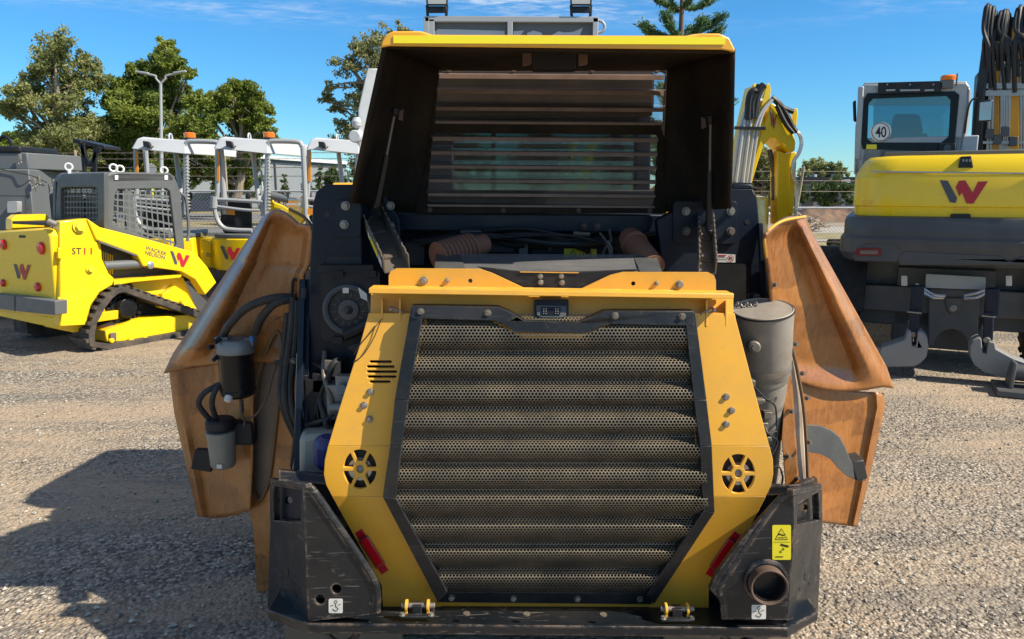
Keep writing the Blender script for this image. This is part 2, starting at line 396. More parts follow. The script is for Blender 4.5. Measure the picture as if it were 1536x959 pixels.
def gravel():
    n = newmat('crushed_gravel')
    co = n.coord()
    def vor(scale, rnd=1.0):
        v = n.new('ShaderNodeTexVoronoi'); v.inputs['Scale'].default_value = scale; v.inputs['Randomness'].default_value = rnd
        w = n.new('ShaderNodeMapping'); n.link(co, w.inputs[0])
        n.link(w.outputs[0], v.inputs['Vector']); return v
    v1 = vor(62); v2 = vor(31); v3 = vor(150)
    sep = n.new('ShaderNodeSeparateColor'); n.link(v1.outputs['Color'], sep.inputs[0])
    stone = n.ramp(sep.outputs[0], [(0.0, (.035, .033, .030)), (.20, (.095, .088, .078)), (.46, (.30, .262, .208)), (.78, (.46, .40, .31)), (1.0, (.64, .56, .45))])
    s2 = n.new('ShaderNodeSeparateColor'); n.link(v2.outputs['Color'], s2.inputs[0])
    stone2 = n.ramp(s2.outputs[0], [(0.0, (.045, .042, .039)), (.4, (.24, .21, .172)), (1.0, (.48, .42, .34))])
    pick = n.ramp(n.noise(24, 3), [(.52, 0.0), (.56, 1.0)])
    c = n.mix(pick, stone, stone2)
    fine = n.ramp(n.noise(140, 4, .7), [(.3, (.29, .215, .145)), (.7, (.50, .385, .265))])
    sandmask = n.ramp(n.noise(.55, 6, .62, stretch=(.55, 1.3, 1)), [(.42, 0.04), (.56, .9)])
    c = n.mix(sandmask, c, fine)
    c = n.mix(n.ramp(n.noise(.22, 4), [(.38, 0.0), (.66, .45)]), c, (.36, .265, .175))
    c = n.mix(n.ramp(n.noise(2.4, 6, .65, stretch=(.5, 1.2, 1, (0, 0, .15))), [(.52, 0.0), (.62, .8)]), c, fine)
    rut = n.noise(1.6, 6, .7, stretch=(.22, 2.2, 1, (0, 0, .22)), dist=.5)
    c = n.mix(n.ramp(rut, [(.50, 0.0), (.66, .55)]), c, (.17, .155, .135))
    c = n.mix(n.ramp(n.noise(.35, 5, .6, stretch=(.6, 1.4, 1, (0, 0, .3))), [(.52, 0.0), (.68, .40)]), c, (.20, .185, .165))
    # darker in the crevices between the stones
    d = n.ramp(v1.outputs['Distance'], [(.0, 0.0), (.45, 0.0), (.8, .6)])
    c = n.mix(n.math('MULTIPLY', d, n.math('SUBTRACT', 1.0, n.math('MULTIPLY', sandmask, .7))), c, (.10, .092, .082))
    n.base(c); n.rough(.9); n.b.inputs['Specular IOR Level'].default_value = .25
    h = n.math('ADD', n.math('MULTIPLY', v1.outputs['Distance'], -1.0), n.math('MULTIPLY', v2.outputs['Distance'], -1.1))
    h = n.math('ADD', n.math('MULTIPLY', h, n.math('SUBTRACT', 1.0, n.math('MULTIPLY', sandmask, .6))), n.math('ADD', n.math('MULTIPLY', n.noise(7, 5, .6), 1.8), n.math('MULTIPLY', rut, 3.0)))
    n.bump(h, 1.0, .012); return n.m
M['gravel'] = gravel()
def simple(name, stops, scale, detail=5, rough=.9, bump=0, bs=30, stretch=None):
    n = newmat(name); n.base(n.ramp(n.noise(scale, detail, .65, stretch=stretch), stops)); n.rough(rough); n.b.inputs['Specular IOR Level'].default_value = .3
    if bump: n.bump(n.noise(bs, 4), bump, .02)
    return n.m
M['asphalt'] = simple('worn_asphalt', [(.3, (.13, .13, .13)), (.7, (.22, .215, .21))], 2.5)
M['verge'] = simple('dry_verge_grass', [(.3, (.14, .125, .045)), (.55, (.30, .25, .12)), (.75, (.40, .33, .19))], 1.2, bump=.5, bs=20)
M['lawn'] = simple('green_lawn', [(.3, (.06, .09, .02)), (.7, (.15, .17, .05))], 1.0, bump=.4, bs=15)
M['kerb'] = simple('pale_concrete', [(.3, (.30, .27, .225)), (.7, (.40, .365, .31))], 2)
M['soil'] = simple('brown_soil', [(.3, (.13, .075, .045)), (.7, (.25, .15, .09))], 1.3, bump=.8, bs=6)
M['cladding'] = simple('grey_wall_cladding', [(.3, (.19, .205, .22)), (.7, (.23, .245, .26))], 1.2, stretch=(8, 8, .2))
M['claddark'] = simple('dark_shed_cladding', [(.3, (.04, .045, .05)), (.7, (.065, .07, .075))], 1.5, stretch=(6, 6, .2))
M['rooflight'] = simple('pale_roof_sheet', [(.3, (.45, .46, .46)), (.7, (.56, .57, .57))], 1)
M['office'] = simple('rendered_grey_wall', [(.3, (.30, .31, .33)), (.7, (.37, .38, .40))], .8)
M['bark'] = simple('pale_gum_bark', [(.3, (.16, .12, .085)), (.6, (.34, .27, .20)), (.8, (.42, .36, .29))], 1.6, bump=.5, bs=8, stretch=(3, 3, .5))
M['pinebark'] = simple('brown_bark', [(.3, (.10, .065, .045)), (.7, (.22, .15, .11))], 2, stretch=(3, 3, .6))
M['timber'] = simple('weathered_timber', [(.3, (.25, .19, .13)), (.7, (.46, .37, .27))], 3)
M['barrier'] = paint('orange_barrier_paint', (.70, .26, .02), .5, var=.08)
def leaf(name, a, b, c):
    n = newmat(name); a, b, c = ((min(1, q_[0]*2.6), min(1, q_[1]*2.5), min(1, q_[2]*2.3)) for q_ in (a, b, c))
    col = n.ramp(n.noise(.55, 4, .6), [(.32, a), (.52, b), (.72, c)])
    col = n.mix(n.ramp(n.noise(6, 2), [(.35, 0.0), (.7, .5)]), col, tuple(x*.62 for x in a))
    n.base(col); n.rough(.55); n.b.inputs['Specular IOR Level'].default_value = .35
    t = n.new('ShaderNodeBsdfTranslucent'); n.link(col, t.inputs[0])
    mx = n.new('ShaderNodeMixShader'); mx.inputs[0].default_value = .4
    n.link(n.b.outputs[0], mx.inputs[1]); n.link(t.outputs[0], mx.inputs[2]); n.link(mx.outputs[0], n.out.inputs[0]); return n.m
M['leafolive'] = leaf('olive_gum_leaves', (.065, .080, .030), (.12, .132, .050), (.185, .185, .075))
M['leafgreen'] = leaf('green_leaves', (.040, .062, .012), (.085, .110, .018), (.15, .165, .030))
M['leafdark'] = leaf('dark_green_leaves', (.020, .036, .012), (.04, .062, .018), (.07, .095, .03))
M['leafpine'] = leaf('pine_needles', (.022, .048, .022), (.045, .085, .035), (.08, .12, .05))
M['leafgum'] = leaf('grey_gum_leaves', (.065, .075, .035), (.12, .125, .055), (.19, .185, .085))
def chain():
    n = newmat('chain_link_mesh'); uv = n.new('ShaderNodeTexCoord').outputs['UV']; sep = n.new('ShaderNodeSeparateXYZ'); n.link(uv, sep.inputs[0])
    w = n.math('MULTIPLY', n.math('SINE', n.math('MULTIPLY', sep.outputs[1], 2*math.pi/.06)), .006)
    def strand(sg):
        q = n.math('FRACT', n.math('DIVIDE', n.math('ADD', n.math('MULTIPLY', sep.outputs[0], 1.0), n.math('MULTIPLY', sep.outputs[1], sg)), .075))
        return n.math('ABSOLUTE', n.math('SUBTRACT', q, .5))
    wire = n.math('GREATER_THAN', n.math('MAXIMUM', strand(1.0), strand(-1.0)), .5-.045)
    n.base((.30, .30, .29)); n.rough(.45); n.b.inputs['Metallic'].default_value = .5
    t = n.new('ShaderNodeBsdfTransparent'); mx = n.new('ShaderNodeMixShader')
    n.link(wire, mx.inputs[0]); n.link(t.outputs[0], mx.inputs[1]); n.link(n.b.outputs[0], mx.inputs[2]); n.link(mx.outputs[0], n.out.inputs[0]); return n.m
M['chain'] = chain()
M['windowmesh'] = holes('cab_guard_mesh', .062, .0235, (.13, .14, .14), .5, .2, sq=True)
# ================================================================== the track loader in the foreground
def lerp(a, b, t): return a+(b-a)*t
def pw(x, pts):
    if x <= pts[0][0]: return pts[0][1]
    for (a, b), (c, d) in zip(pts, pts[1:]):
        if x <= c: return lerp(b, d, (x-a)/(c-a))
    return pts[-1][1]
PROF = [(400, 2.262), (436, 2.255), (477, 2.225), (669, 2.172), (745, 2.170), (912, 2.262)]
def D(px, py, off=0.0): return at(px, py, pw(py, PROF)-off)
def YP(Y):
    return lambda px, py, off=0.0: at(px, py, Y-off)
BACK = V((0, 1, 0))
ctl = thing('track_loader', 'scuffed golden yellow compact track loader seen from behind, rear hood and side doors wide open', 'track loader', (0, 3.0, 0))

# ---- rear door: bent yellow plate frame
def poly(mapper, pts, off=0.0): return [mapper(x, y, off) for x, y in pts]
def densify(pts, cuts):
    out = []
    for (a, b), (c, d) in zip(pts, pts[1:]+pts[:1]):
        out.append((a, b))
        ts = sorted(((k-b)/(d-b), k) for k in cuts if d != b and 0.001 < (k-b)/(d-b) < .999)
        out += [(lerp(a, c, t), k) for t, k in ts]
    return out
def wheel_slots(cx, cy, r0=12.0, r1=27.5):
    hs = []
    for k in range(6):
        a0 = 60*k+90-30+9.5; a1 = 60*k+90+30-9.5
        ac = 60*k+90
        hs.append([(cx+r1*.90*math.cos(R(a)), cy+r1*1.07*math.sin(R(a))) for a in [lerp(ac-24.5, ac+24.5, i/6) for i in range(7)]] +
                  [(cx+r0*.92*math.cos(R(a)), cy+r0*1.02*math.sin(R(a))) for a in [lerp(ac+17, ac-17, i/3) for i in range(4)]])
    return hs
TH = V((0, .012, 0))
m = MB()
slots = [(571, 543, 15), (571, 550.5, 19), (573, 558, 21), (573, 565.5, 20), (570, 573, 14)]
def slot(cx, cy, w, h=2.0):
    return [(cx-w+h*math.cos(R(a)), cy+h*math.sin(R(a))) for a in (90, 135, 180, 225, 270)] + [(cx+w+h*math.cos(R(a)), cy+h*math.sin(R(a))) for a in (-90, -45, 0, 45, 90)]
m.prism([poly(D, [(553, 470), (640, 470), (630, 520), (598, 669), (492, 669), (513, 600), (539, 520)])] + [poly(D, slot(x, y, w)) for x, y, w in slots], TH)
m.prism([poly(D, [(492, 669), (598, 669), (588, 745), (498, 745), (489, 728), (485.5, 712), (487, 690)])] + [poly(D, h) for h in wheel_slots(540.03, 704.05)+[ellipse(540, 704, 5.6, 6.4, 13, .13)]], TH)
m.prism([poly(D, [(498, 745), (588, 745), (668, 905), (660, 912), (574, 912), (572.5, 879)])], TH)
m.prism([poly(D, [(1038, 470), (1102, 470), (1104, 480), (1146, 640), (1154, 669), (1044, 669), (1040, 600)])], TH)
m.prism([poly(D, [(1048, 669), (1154, 669), (1159.5, 690), (1160, 712), (1157, 728), (1149, 745), (1058, 745)])] + [poly(D, h) for h in wheel_slots(1107.5, 711)+[ellipse(1107.5, 711, 5.6, 6.4, 14)]], TH)
m.prism([poly(D, [(1058, 745), (1149, 745), (1119, 803), (1064, 884), (1063, 916), (975, 914), (968, 905)])], TH)
m.prism([poly(D, [(655, 898), (982, 899), (982, 916.5), (655, 912)], -.004)], V((0, .008, 0)))
door = m.build('rear_door', M['gold'], ctl, bevel=.0018)
# recessed top beam, gussets
m = MB()
m.prism([poly(D, [(556, 434), (1100, 440), (1100, 492), (1040, 492), (1040, 482), (925, 482), (868, 508), (786, 508), (730, 478), (640, 478), (640, 490), (556, 488)], -.030)], TH)
for x0 in (571.5, 598.5, 1058.5, 1088):
    a, b = (448, 482) if x0 < 700 else (450, 490)
    m.prism([[D(x0, a, .012), D(x0, b, .0), D(x0, b, -.03), D(x0, a, -.03)]], V((.006, 0, 0)))
m.build('top_beam', M['gold'], door, bevel=.0012)
# shelf ledge
m = MB()
a, b = D(552.5, 433, .055), D(1101, 444, .055)
fr = [D(553, 432.5, .06), D(1101, 441, .06), D(1100.5, 448.5, .058), D(553, 440.5, .058)]
bk = [p+V((0, .075, 0)) for p in fr]
m.hexa(fr, bk)
for x0, x1 in ((583, 626), (664, 716), (753, 800), (822, 850), (880, 930), (957, 1010)):
    y0 = 432.5+(x0-553)/548*8.5
    m.hexa([D(x0, y0-4.2, .012), D(x1, y0-3.6, .012), D(x1, y0+1, .012), D(x0, y0+.5, .012)], [D(x0, y0-4.2, -.02), D(x1, y0-3.6, -.02), D(x1, y0+2, -.02), D(x0, y0+2, -.02)])
m.build('ledge', M['gold'], door, bevel=.002)
# plate above the ledge
m = MB(); up = YP(2.262)
m.prism([poly(up, [(583, 436), (583, 414), (586, 407), (594, 403), (720, 404), (738, 410), (785, 432), (800, 440), (600, 440)]), poly(up, ellipse(705.5, 421.5, 3.3))], TH)
m.prism([poly(up, [(1074, 446), (1074, 421), (1071, 413), (1063, 409), (935, 408.5), (916, 413), (873, 433), (860, 440)]), poly(up, ellipse(950, 425.5, 3.3))], TH)
m.pieces('upper_plate', M['gold'], door)
m = MB(); up2 = YP(2.282)
m.prism([poly(up2, [(715, 400), (778, 407), (869, 408), (960, 404), (880, 438), (785, 436)])], TH)
m.build('centre_plate', M['black'], door, bevel=.001)
m = MB(); m.hexa([up2(780, 407.2, .004), up2(868, 408.6, .004), up2(868, 410.2, .004), up2(780, 408.9, .004)], [up2(780, 407.2), up2(868, 408.6), up2(868, 410.2), up2(780, 408.9)])
m.build('yellow_edge', M['gold'], door)
def bolts(parent, pts, mapper, r, mat='steel', nrm=(0, -1, 0), h=None, off=0.0):
    for x, y in pts:
        MB().bolt(mapper(x, y, off), nrm, r, h).build('bolt', M[mat], parent, bevel=.0006)
bolts(door, [(810.5, 414.5), (811, 424), (842, 414.5), (843, 424.5)], up2, .0065)
bolts(door, [(636, 421), (1019, 427)], up, .0095, h=.014)
bolts(door, [(671, 421), (984.5, 425.5)], up, .0055, h=.012)
bolts(door, [(555.5, 588), (546, 608), (554.5, 629), (1089, 595.5), (1097, 616), (1089, 636.5)], D, .0085)
# locking pins on the gussets
for x0, y0, s in ((588, 462, 1), (1068, 463, -1)):
    m = MB(); p = D(x0, y0, -.025)
    m.cyl(p, p+V((0, -.03, 0)), .005); q = D(x0, y0, .005)
    m.tube([q, q+V((.012*s, -.006, -.006)), q+V((.03*s, -.004, -.012)), q+V((.032*s, 0, -.02)), q+V((.015*s, .002, -.016)), q+V((.002, .002, -.006))], .0022, 6)
    m.build('locking_pin', M['steel'], door)
# ---- black grille frame with bends
m = MB(); FO = .050
def seg(a, b, c, d, off0=FO, off1=FO, th=.045):
    q = [D(*a, off0), D(*b, off0), D(*c, off1), D(*d, off1)]
    m.hexa(q, [p+V((0, th, 0)) for p in q])
m.prism([poly(D, [(617, 459), (747, 461), (764, 468), (787, 481.5), (866, 484), (890, 475), (907, 467), (1041, 467), (1041, 489), (910, 486.5), (896, 494), (880, 500.5), (774, 499), (752, 485), (741, 481.5), (617, 478)], FO)], V((0, .045, 0)))
seg((617, 459), (634, 477), (613, 600), (592, 600)); seg((592, 600), (613, 600), (603, 669), (585, 669))
seg((585, 669), (603, 669), (594, 748), (574, 746)); seg((574, 746), (594, 748), (671, 888), (657, 904))
seg((1028, 480), (1043, 468), (1060, 600), (1041, 600)); seg((1041, 600), (1060, 600), (1068, 669), (1050, 669))
seg((1050, 669), (1068, 669), (1072, 769), (1055, 767)); seg((1055, 767), (1072, 769), (981, 907), (970, 892))
seg((660, 888.5), (978, 890), (978, 907), (655, 904), .012, .012)
gf = m.build('grille_frame', M['black'], door, bevel=.002)
bolts(gf, [(631, 468), (731.5, 470), (922.5, 474), (1023, 475)], D, .0085, 'dirtysteel', off=FO)
bolts(gf, [(677, 897), (770, 898), (866, 898.5), (960, 899)], D, .0085, 'dirtysteel', off=.014)
# ---- corrugated perforated screen
def gl(py): return pw(py, [(470, 633), (480, 631), (600, 609), (669, 600), (752, 592), (890, 669)])
def gr(py): return pw(py, [(470, 1029), (488, 1030), (600, 1043), (669, 1052), (767, 1057), (892, 969)])
ROWS = [468, 527, 569, 610, 652, 693, 733, 774, 813, 850, 889]       # dark valleys between the ridges
RP = [(0, .0), (.10, .0), (.30, .024), (.42, .034), (.60, .036), (.76, .033), (.88, .022), (.95, .004), (1, .0)]
def wave(py):
    for a, b in zip(ROWS, ROWS[1:]):
        if py <= b: return pw((py-a)/(b-a), RP)
    return 0.0
NV = 200; ARC = [0.0]
_ys = [lerp(470, 889, j/NV) for j in range(NV+1)]
for a, b in zip(_ys, _ys[1:]):
    ARC.append(ARC[-1]+(D(800, b, wave(b))-D(800, a, wave(a))).length)
def gfn(u, v):
    py = lerp(470, 889, v); return D(lerp(gl(py)-6, gr(py)+6, u), py, .012+wave(py))
def guv(u, v):
    p = gfn(u, v); return (p.x+3.0, ARC[round(v*NV)])
MB().grid(gfn, 20, NV, guv).build('grille_screen', M['grille'], door, ang=60, recalc=False)
m = MB(); q = [D(585, 470, -.06), D(1065, 470, -.06), D(1060, 760, -.06), D(975, 895, -.05), D(665, 895, -.05), D(588, 760, -.06)]
m.prism(q, V((0, .05, 0))); m.build('radiator_core', M['bay'], ctl)
# lamp over the grille, round lamps, tail lights
m = MB(); q = rrect(801, 449, 853, 479, 4)
m.prism(poly(D, q, .015), V((0, .05, 0))); wl = m.build('number_plate_lamp', M['black'], door, bevel=.002)
m = MB(); m.prism(poly(D, [(804, 458), (850, 459), (849, 474), (843, 477), (812, 477), (805, 473)], .022), V((0, .006, 0))); m.build('lamp_housing', M['sheet'], wl, bevel=.0015)
m = MB(); m.prism(poly(D, [(812, 461), (841, 461.5), (840, 473), (812, 473)], .0245), V((0, .003, 0))); m.build('lamp_lens', M['filter'], wl)
m = MB()
for i in (0, 1, 5, 6):
    for j in range(3): m.box(D(815.5+i*3.6, 463.5+j*3.4, .0262), (.0030, .003, .0030))
m.pieces('diode', M['clear'], wl)
for cx, cy in ((540, 704), (1107.5, 711)):
    p = D(cx, cy, -.016)
    m = MB(); m.lathe(p, (0, 1, 0), [(0, .037), (.004, .038), (.035, .024), (.04, .008)], 24); L = m.build('round_lamp', M['clear'], door)
    m = MB(); m.lathe(p+V((0, -.0035, 0)), (0, -1, 0), [(-.002, .018), (.002, .0175), (.005, .010)], 18); m.build('bulb_cover', M['alu'], L)
    m = MB(); m.lathe(p+V((0, .055, 0)), (0, 1, 0), [(-.05, .066), (-.045, .066), (.03, .05)], 20); m.build('lamp_bucket', M['bay'], L)
for a, b in (((537.5, 797), (577.5, 859)), ((1106.5, 800.5), (1063.5, 864))):
    dx, dy = b[0]-a[0], b[1]-a[1]; ln = math.hypot(dx, dy); ux, uy = dx/ln, dy/ln; wx, wy = -uy*6.4, ux*6.4
    def quad(t0, t1, k, off):
        return [D(a[0]+ux*ln*t+wx*s*k, a[1]+uy*ln*t+wy*s*k, off) for t, s in ((t0, -1), (t1, -1), (t1, 1), (t0, 1))]
    m = MB(); m.prism(quad(0, 1, .95, .003), V((0, .003, 0))); tape = m.build('reflector_strip', M['reflector'], door)
    m = MB(); q0, q1 = quad(.18, .83, 1.15, .004), quad(.20, .81, 1.0, .027); m.hexa(q1, q0); m.build('tail_light', M['red'], door, bevel=.002)
    m = MB(); m.hexa(quad(.17, .84, 1.28, .008), quad(.17, .84, 1.28, .001)); m.build('lamp_surround', M['dirtysteel'], door, bevel=.001)
# door hinges on the bar
for cx, cy in ((626, 915), (1015, 920)):
    m = MB(); p = at(cx, cy, 2.135)
    m.box(p+V((0, 0, -.012)), (.105, .05, .008)); m.box(p+V((0, .005, .004)), (.03, .03, .03))
    h = m.build('hinge', M['black'], ctl, bevel=.002)
    m = MB(); m.cyl(p+V((-.05, .005, .012)), p+V((.055, .005, .012)), .0085, n=12); m.build('hinge_pin', M['steel'], h, bevel=.001)
    for s in (-.038, .03): m = MB(); m.lathe(p+V((s, .005, .012)), (1, 0, 0), [(0, .019), (.008, .019)], 16); m.box(p+V((s+.004, .005, -.0)), (.008, .03, .02)); m.build('hinge_lug', M['gold'], h, bevel=.001)
    for s in (-.045, .045): MB().bolt(p+V((s, -.016, -.008)), (0, 0, 1), .0075).build('bolt', M['steel'], h)

# ---- bumper casting
bar = MB()
f0 = [at(401, 915, 2.24), at(462, 935.5, 2.085), at(1182, 942, 2.085), at(1227.5, 917, 2.24)]
top = [p for p in f0]; thick = V((0, 0, -.034))
bk = [V((f0[3].x, 2.42, f0[3].z)), V((f0[0].x, 2.42, f0[0].z))]
bar.prism(top+bk, thick)
bumper = bar.build('bumper', M['cast'], ctl, bevel=.003)
m = MB()
for cx in (700, 790, 905): m.cyl(at(cx, 921+(cx-626)*.007, 2.115), at(cx, 921+(cx-626)*.007, 2.115)+V((0, 0, .004)), .011, n=12)
m.pieces('bolt', M['dirtysteel'], bumper)
def casting(cnr, face, side, name, holes_, nrm):
    pass
BF = YP(2.10)
# left casting: rear face with a raised rim along its slope, and the side face leading away
m = MB()
lf = [(454, 729), (466, 730), (472, 737), (500, 776), (556, 857), (569, 884), (569, 921), (462, 933)]
m.prism([poly(BF, lf), poly(BF, ellipse(504.5, 884, 7.2)), poly(BF, ellipse(480, 900, 7.2))], V((0, .018, 0)))
rim_l = [(456, 731), (468, 733), (500, 778), (540, 836), (557, 862), (566, 886), (566, 918)]
m.tube([BF(x, y, -.004) for x, y in rim_l], .0115, 8, 3)
Lc = m.build('bumper_corner', M['cast'], bumper, bevel=.002)
sideL = lambda px, py, off=0.0: Plane(BF(457, 729), (-.92, -.62, 0))(px, py, off)
m = MB(); m.prism([poly(sideL, [(407, 722), (456, 730), (462, 934), (401, 913)]), poly(sideL, [(409.5, 729), (452, 736), (451, 784), (410, 781)])], V((.02, .012, 0)))
m.build('side_plate', M['cast'], Lc, bevel=.002)
m = MB(); m.prism([poly(sideL, [(405, 723), (455, 731), (455, 790), (405, 786)], -.035), poly(sideL, ellipse(432.5, 750.5, 6), -.035)], V((.01, .006, 0))); m.build('pocket_plate', M['navy'], Lc)
m = MB(); q = poly(sideL, [(405, 718), (458, 726), (459, 733), (405, 726)], .006); m.prism(q, V((.016, .010, 0)))
m.build('pocket_lip', M['cast'], Lc, bevel=.002)
m = MB()
for x, y, rx, ry in ((429.5, 859, 3.2, 7.5), (421, 868, 1.5, 3), (437.5, 876, 1.5, 3)): m.prism(poly(sideL, ellipse(x, y, rx, ry, 12), .0012), V((.001, .001, 0)))
m.pieces('drain_hole', M['ink'], Lc)
# right casting
m = MB()
rf = [(1171, 746), (1180, 741), (1193, 740.5), (1191, 800), (1180, 931), (1085, 930), (1083, 905), (1064, 884), (1074, 862), (1110, 812)]
m.prism([poly(BF, rf)], V((0, .018, 0)))
m.tube([BF(x, y, -.002) for x, y in [(1085, 928), (1083, 905), (1078, 884), (1100, 848), (1140, 788), (1171, 746), (1192, 741)]], .008, 8, 3)
Rc = m.build('bumper_corner', M['cast'], bumper, bevel=.002)
sideR = lambda px, py, off=0.0: Plane(BF(1192, 741), (.90, -.66, 0))(px, py, off)
m = MB(); m.prism([poly(sideR, [(1190, 741), (1232, 730), (1233, 793), (1227, 917), (1181, 932), (1191, 800)]), poly(sideR, [(1196, 758), (1228, 738), (1230, 780), (1195, 787)]), ], V((-.02, .012, 0)))
m.build('side_plate', M['cast'], Rc, bevel=.002)
m = MB(); m.prism([poly(sideR, [(1190, 735), (1233, 725), (1234, 800), (1190, 805)], -.035), poly(sideR, ellipse(1206, 761.5, 5.5), -.035)], V((-.01, .006, 0))); m.build('pocket_plate', M['cast'], Rc)
m = MB(); m.prism(poly(sideR, [(1190, 735), (1233, 727), (1233, 735), (1190, 744)], .006), V((-.016, .012, 0))); m.build('pocket_lip', M['cast'], Rc, bevel=.002)
m = MB()
for x, y, rx, ry in ((1209, 866, 2.6, 7), (1200.5, 884, 1.4, 3), (1215, 876, 1.4, 2.6)): m.prism(poly(sideR, ellipse(x, y, rx, ry, 12), .0012), V((-.001, .001, 0)))
m.pieces('drain_hole', M['ink'], Rc)
# upper edges of the casting tray
m = MB()
m.hexa([at(418, 705, 2.22), at(489, 712, 2.22), at(489, 727, 2.20), at(418, 722, 2.20)], [at(418, 703, 2.32), at(489, 710, 2.32), at(489, 725, 2.30), at(418, 720, 2.30)])
m.hexa([at(1150, 729, 2.2), at(1200, 727, 2.2), at(1200, 741, 2.2), at(1150, 744, 2.2)], [at(1150, 728, 2.3), at(1200, 726, 2.3), at(1200, 740, 2.3), at(1150, 743, 2.3)])
m.hexa([at(1200, 726.5, 2.201), at(1221, 717, 2.36), at(1221, 733, 2.36), at(1200, 741, 2.201)], [at(1190, 726, 2.301), at(1211, 716, 2.46), at(1211, 732, 2.46), at(1190, 741, 2.301)])
m.pieces('tray_edge', M['cast'], bumper, bevel=.002)
# dark inner wedge behind the door slopes
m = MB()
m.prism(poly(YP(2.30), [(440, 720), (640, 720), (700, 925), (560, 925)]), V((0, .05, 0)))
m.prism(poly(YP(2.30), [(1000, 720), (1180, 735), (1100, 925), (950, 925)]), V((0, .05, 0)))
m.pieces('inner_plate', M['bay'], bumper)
# exhaust outlet
p = BF(1148, 871); m = MB()
m.lathe(p, (-.05, -1, .03), [(-.12, .050), (.045, .0565), (.047, .0545), (.045, .050), (-.40, .047), (-.41, .001)], 32, caps=False)
m.build('exhaust_outlet', M['rust'], ctl, ang=40)
m = MB(); m.lathe(p, (-.05, -1, .03), [(-.39, .001), (-.388, .0462), (.036, .0466)], 32, caps=False); m.build('soot_liner', M['bay'], bpy.data.objects['exhaust_outlet'], recalc=False)
m = MB(); m.torus(p, (0, 1, 0), .062, .009, 28, 8); m.build('exhaust_collar', M['cast'], bumper)
# decals
m = MB(); m.prism(poly(BF, rrect(1158.5, 788, 1186.5, 840, 2), .0012), V((0, .0008, 0))); dec = m.build('warning_decal', M['stickY'], bumper)
m = MB()
def stroke(pts, w, mapper, off, closed=False):
    n = len(pts)
    for i in range(n if closed else n-1):
        (a, b), (c, d) = pts[i], pts[(i+1) % n]; L = math.hypot(c-a, d-b) or 1; nx, ny = -(d-b)/L*w/2, (c-a)/L*w/2
        m.add([mapper(a+nx, b+ny, off), mapper(c+nx, d+ny, off), mapper(c-nx, d-ny, off), mapper(a-nx, b-ny, off)], [(0, 1, 2, 3)])
stroke([(1172.3, 793), (1181.5, 809.5), (1163, 809.5)], .8, BF, .002, True); stroke([(1160, 813.5), (1185, 813.5)], .5, BF, .002)
stroke([(1167, 803), (1170, 801), (1174, 803.5), (1178, 802)], 1.8, BF, .002); stroke([(1167, 806.8), (1178, 806.8)], 1.0, BF, .002)
stroke([(1171, 817), (1176, 818.5), (1183, 820)], 3.0, BF, .002); stroke([(1170, 829), (1176, 823)], .9, BF, .002); stroke([(1170, 826), (1170, 829), (1173, 829)], .8, BF, .002); stroke([(1173, 823), (1176, 823), (1176, 826)], .8, BF, .002)
stroke([(1163, 835.5), (1175, 835.5)], 1.3, BF, .002)
m.build('pictogram', M['ink'], dec, smooth=False)
for x0, y0, x1, y1 in ((493, 898.5, 514, 920), (1127.5, 907.5, 1149, 929)):
    m = MB(); m.prism(poly(BF, rrect(x0, y0, x1, y1, 2), .0012), V((0, .0008, 0))); dec = m.build('tie_down_decal', M['stickW'], bumper)
    m = MB(); cx, cy = (x0+x1)/2, (y0+y1)/2
    stroke(ellipse(cx, cy-6, 2.2, 2.2, 10), .9, BF, .002, True); stroke([(cx, cy-4), (cx, cy+1), (cx+4, cy+4), (cx+1, cy+8), (cx-4, cy+6), (cx-4, cy+4)], 1.1, BF, .002); stroke([(cx-8, cy), (cx-3, cy-1.5)], .8, BF, .002); stroke([(cx+3, cy-1), (cx+8, cy-3)], .8, BF, .002)
    m.build('pictogram', M['ink'], dec, smooth=False)
# tow eyes and mud guards below
for cx in (512, 1106):
    m = MB(); p = at(cx, 938, 2.2); m.torus(p+V((0, 0, -.015)), (0, 1, 0), .05, .012, 24, 8); m.build('tow_eye', M['cast'], ctl)
for x0, x1 in ((398, 600), (1000, 1198)):
    m = MB(); xa, xb = at(max(x0, 432), 945, 2.40).x, at(min(x1, 1182), 945, 2.40).x
    ang = [R(a) for a in range(-100, 101, 20)]; ring = []
    zc, rr = .36, .30
    pts = [V((0, 2.78+rr*math.cos(R(a)), zc+rr*math.sin(R(a)))) for a in range(90, 271, 15)] + [V((0, 4.2-.2*math.cos(R(a)), .22+.2*math.sin(R(a)))) for a in range(270, 449, 20)]
    nP = len(pts)
    vs = [V((x, p.y, p.z)) for x in (xa, xb) for p in pts]
    m.add(vs, [(i, (i+1) % nP, nP+(i+1) % nP, nP+i) for i in range(nP)]+[tuple(range(nP)), tuple(range(nP, 2*nP))])
    tot = sum((pts[(i+1) % nP]-pts[i]).length for i in range(nP)); 
    for i in range(nP):                                            # tread lugs
        a, b = pts[i], pts[(i+1) % nP]; L = (b-a).length; k = max(1, round(L/.11))
        for j in range(k):
            c = a.lerp(b, (j+.5)/k); d = (b-a).normalized(); nn = V((0, -d.z, d.y)); 
            if (c-V((0, 3.4, .3))).dot(nn) < 0: nn = -nn
            m.bar(V((xa+.01, c.y, c.z))+nn*.008, V((xb-.01, c.y, c.z))+nn*.008, .045, .03, up=nn)
    m.build('rubber_track', M['track'], ctl, bevel=.004)
    m = MB(); m.box(((xa+xb)/2, 2.40, .135), (abs(xb-xa)*1.05, .02, .20)); m.build('mud_guard', M['mudflap'], ctl, bevel=.004)
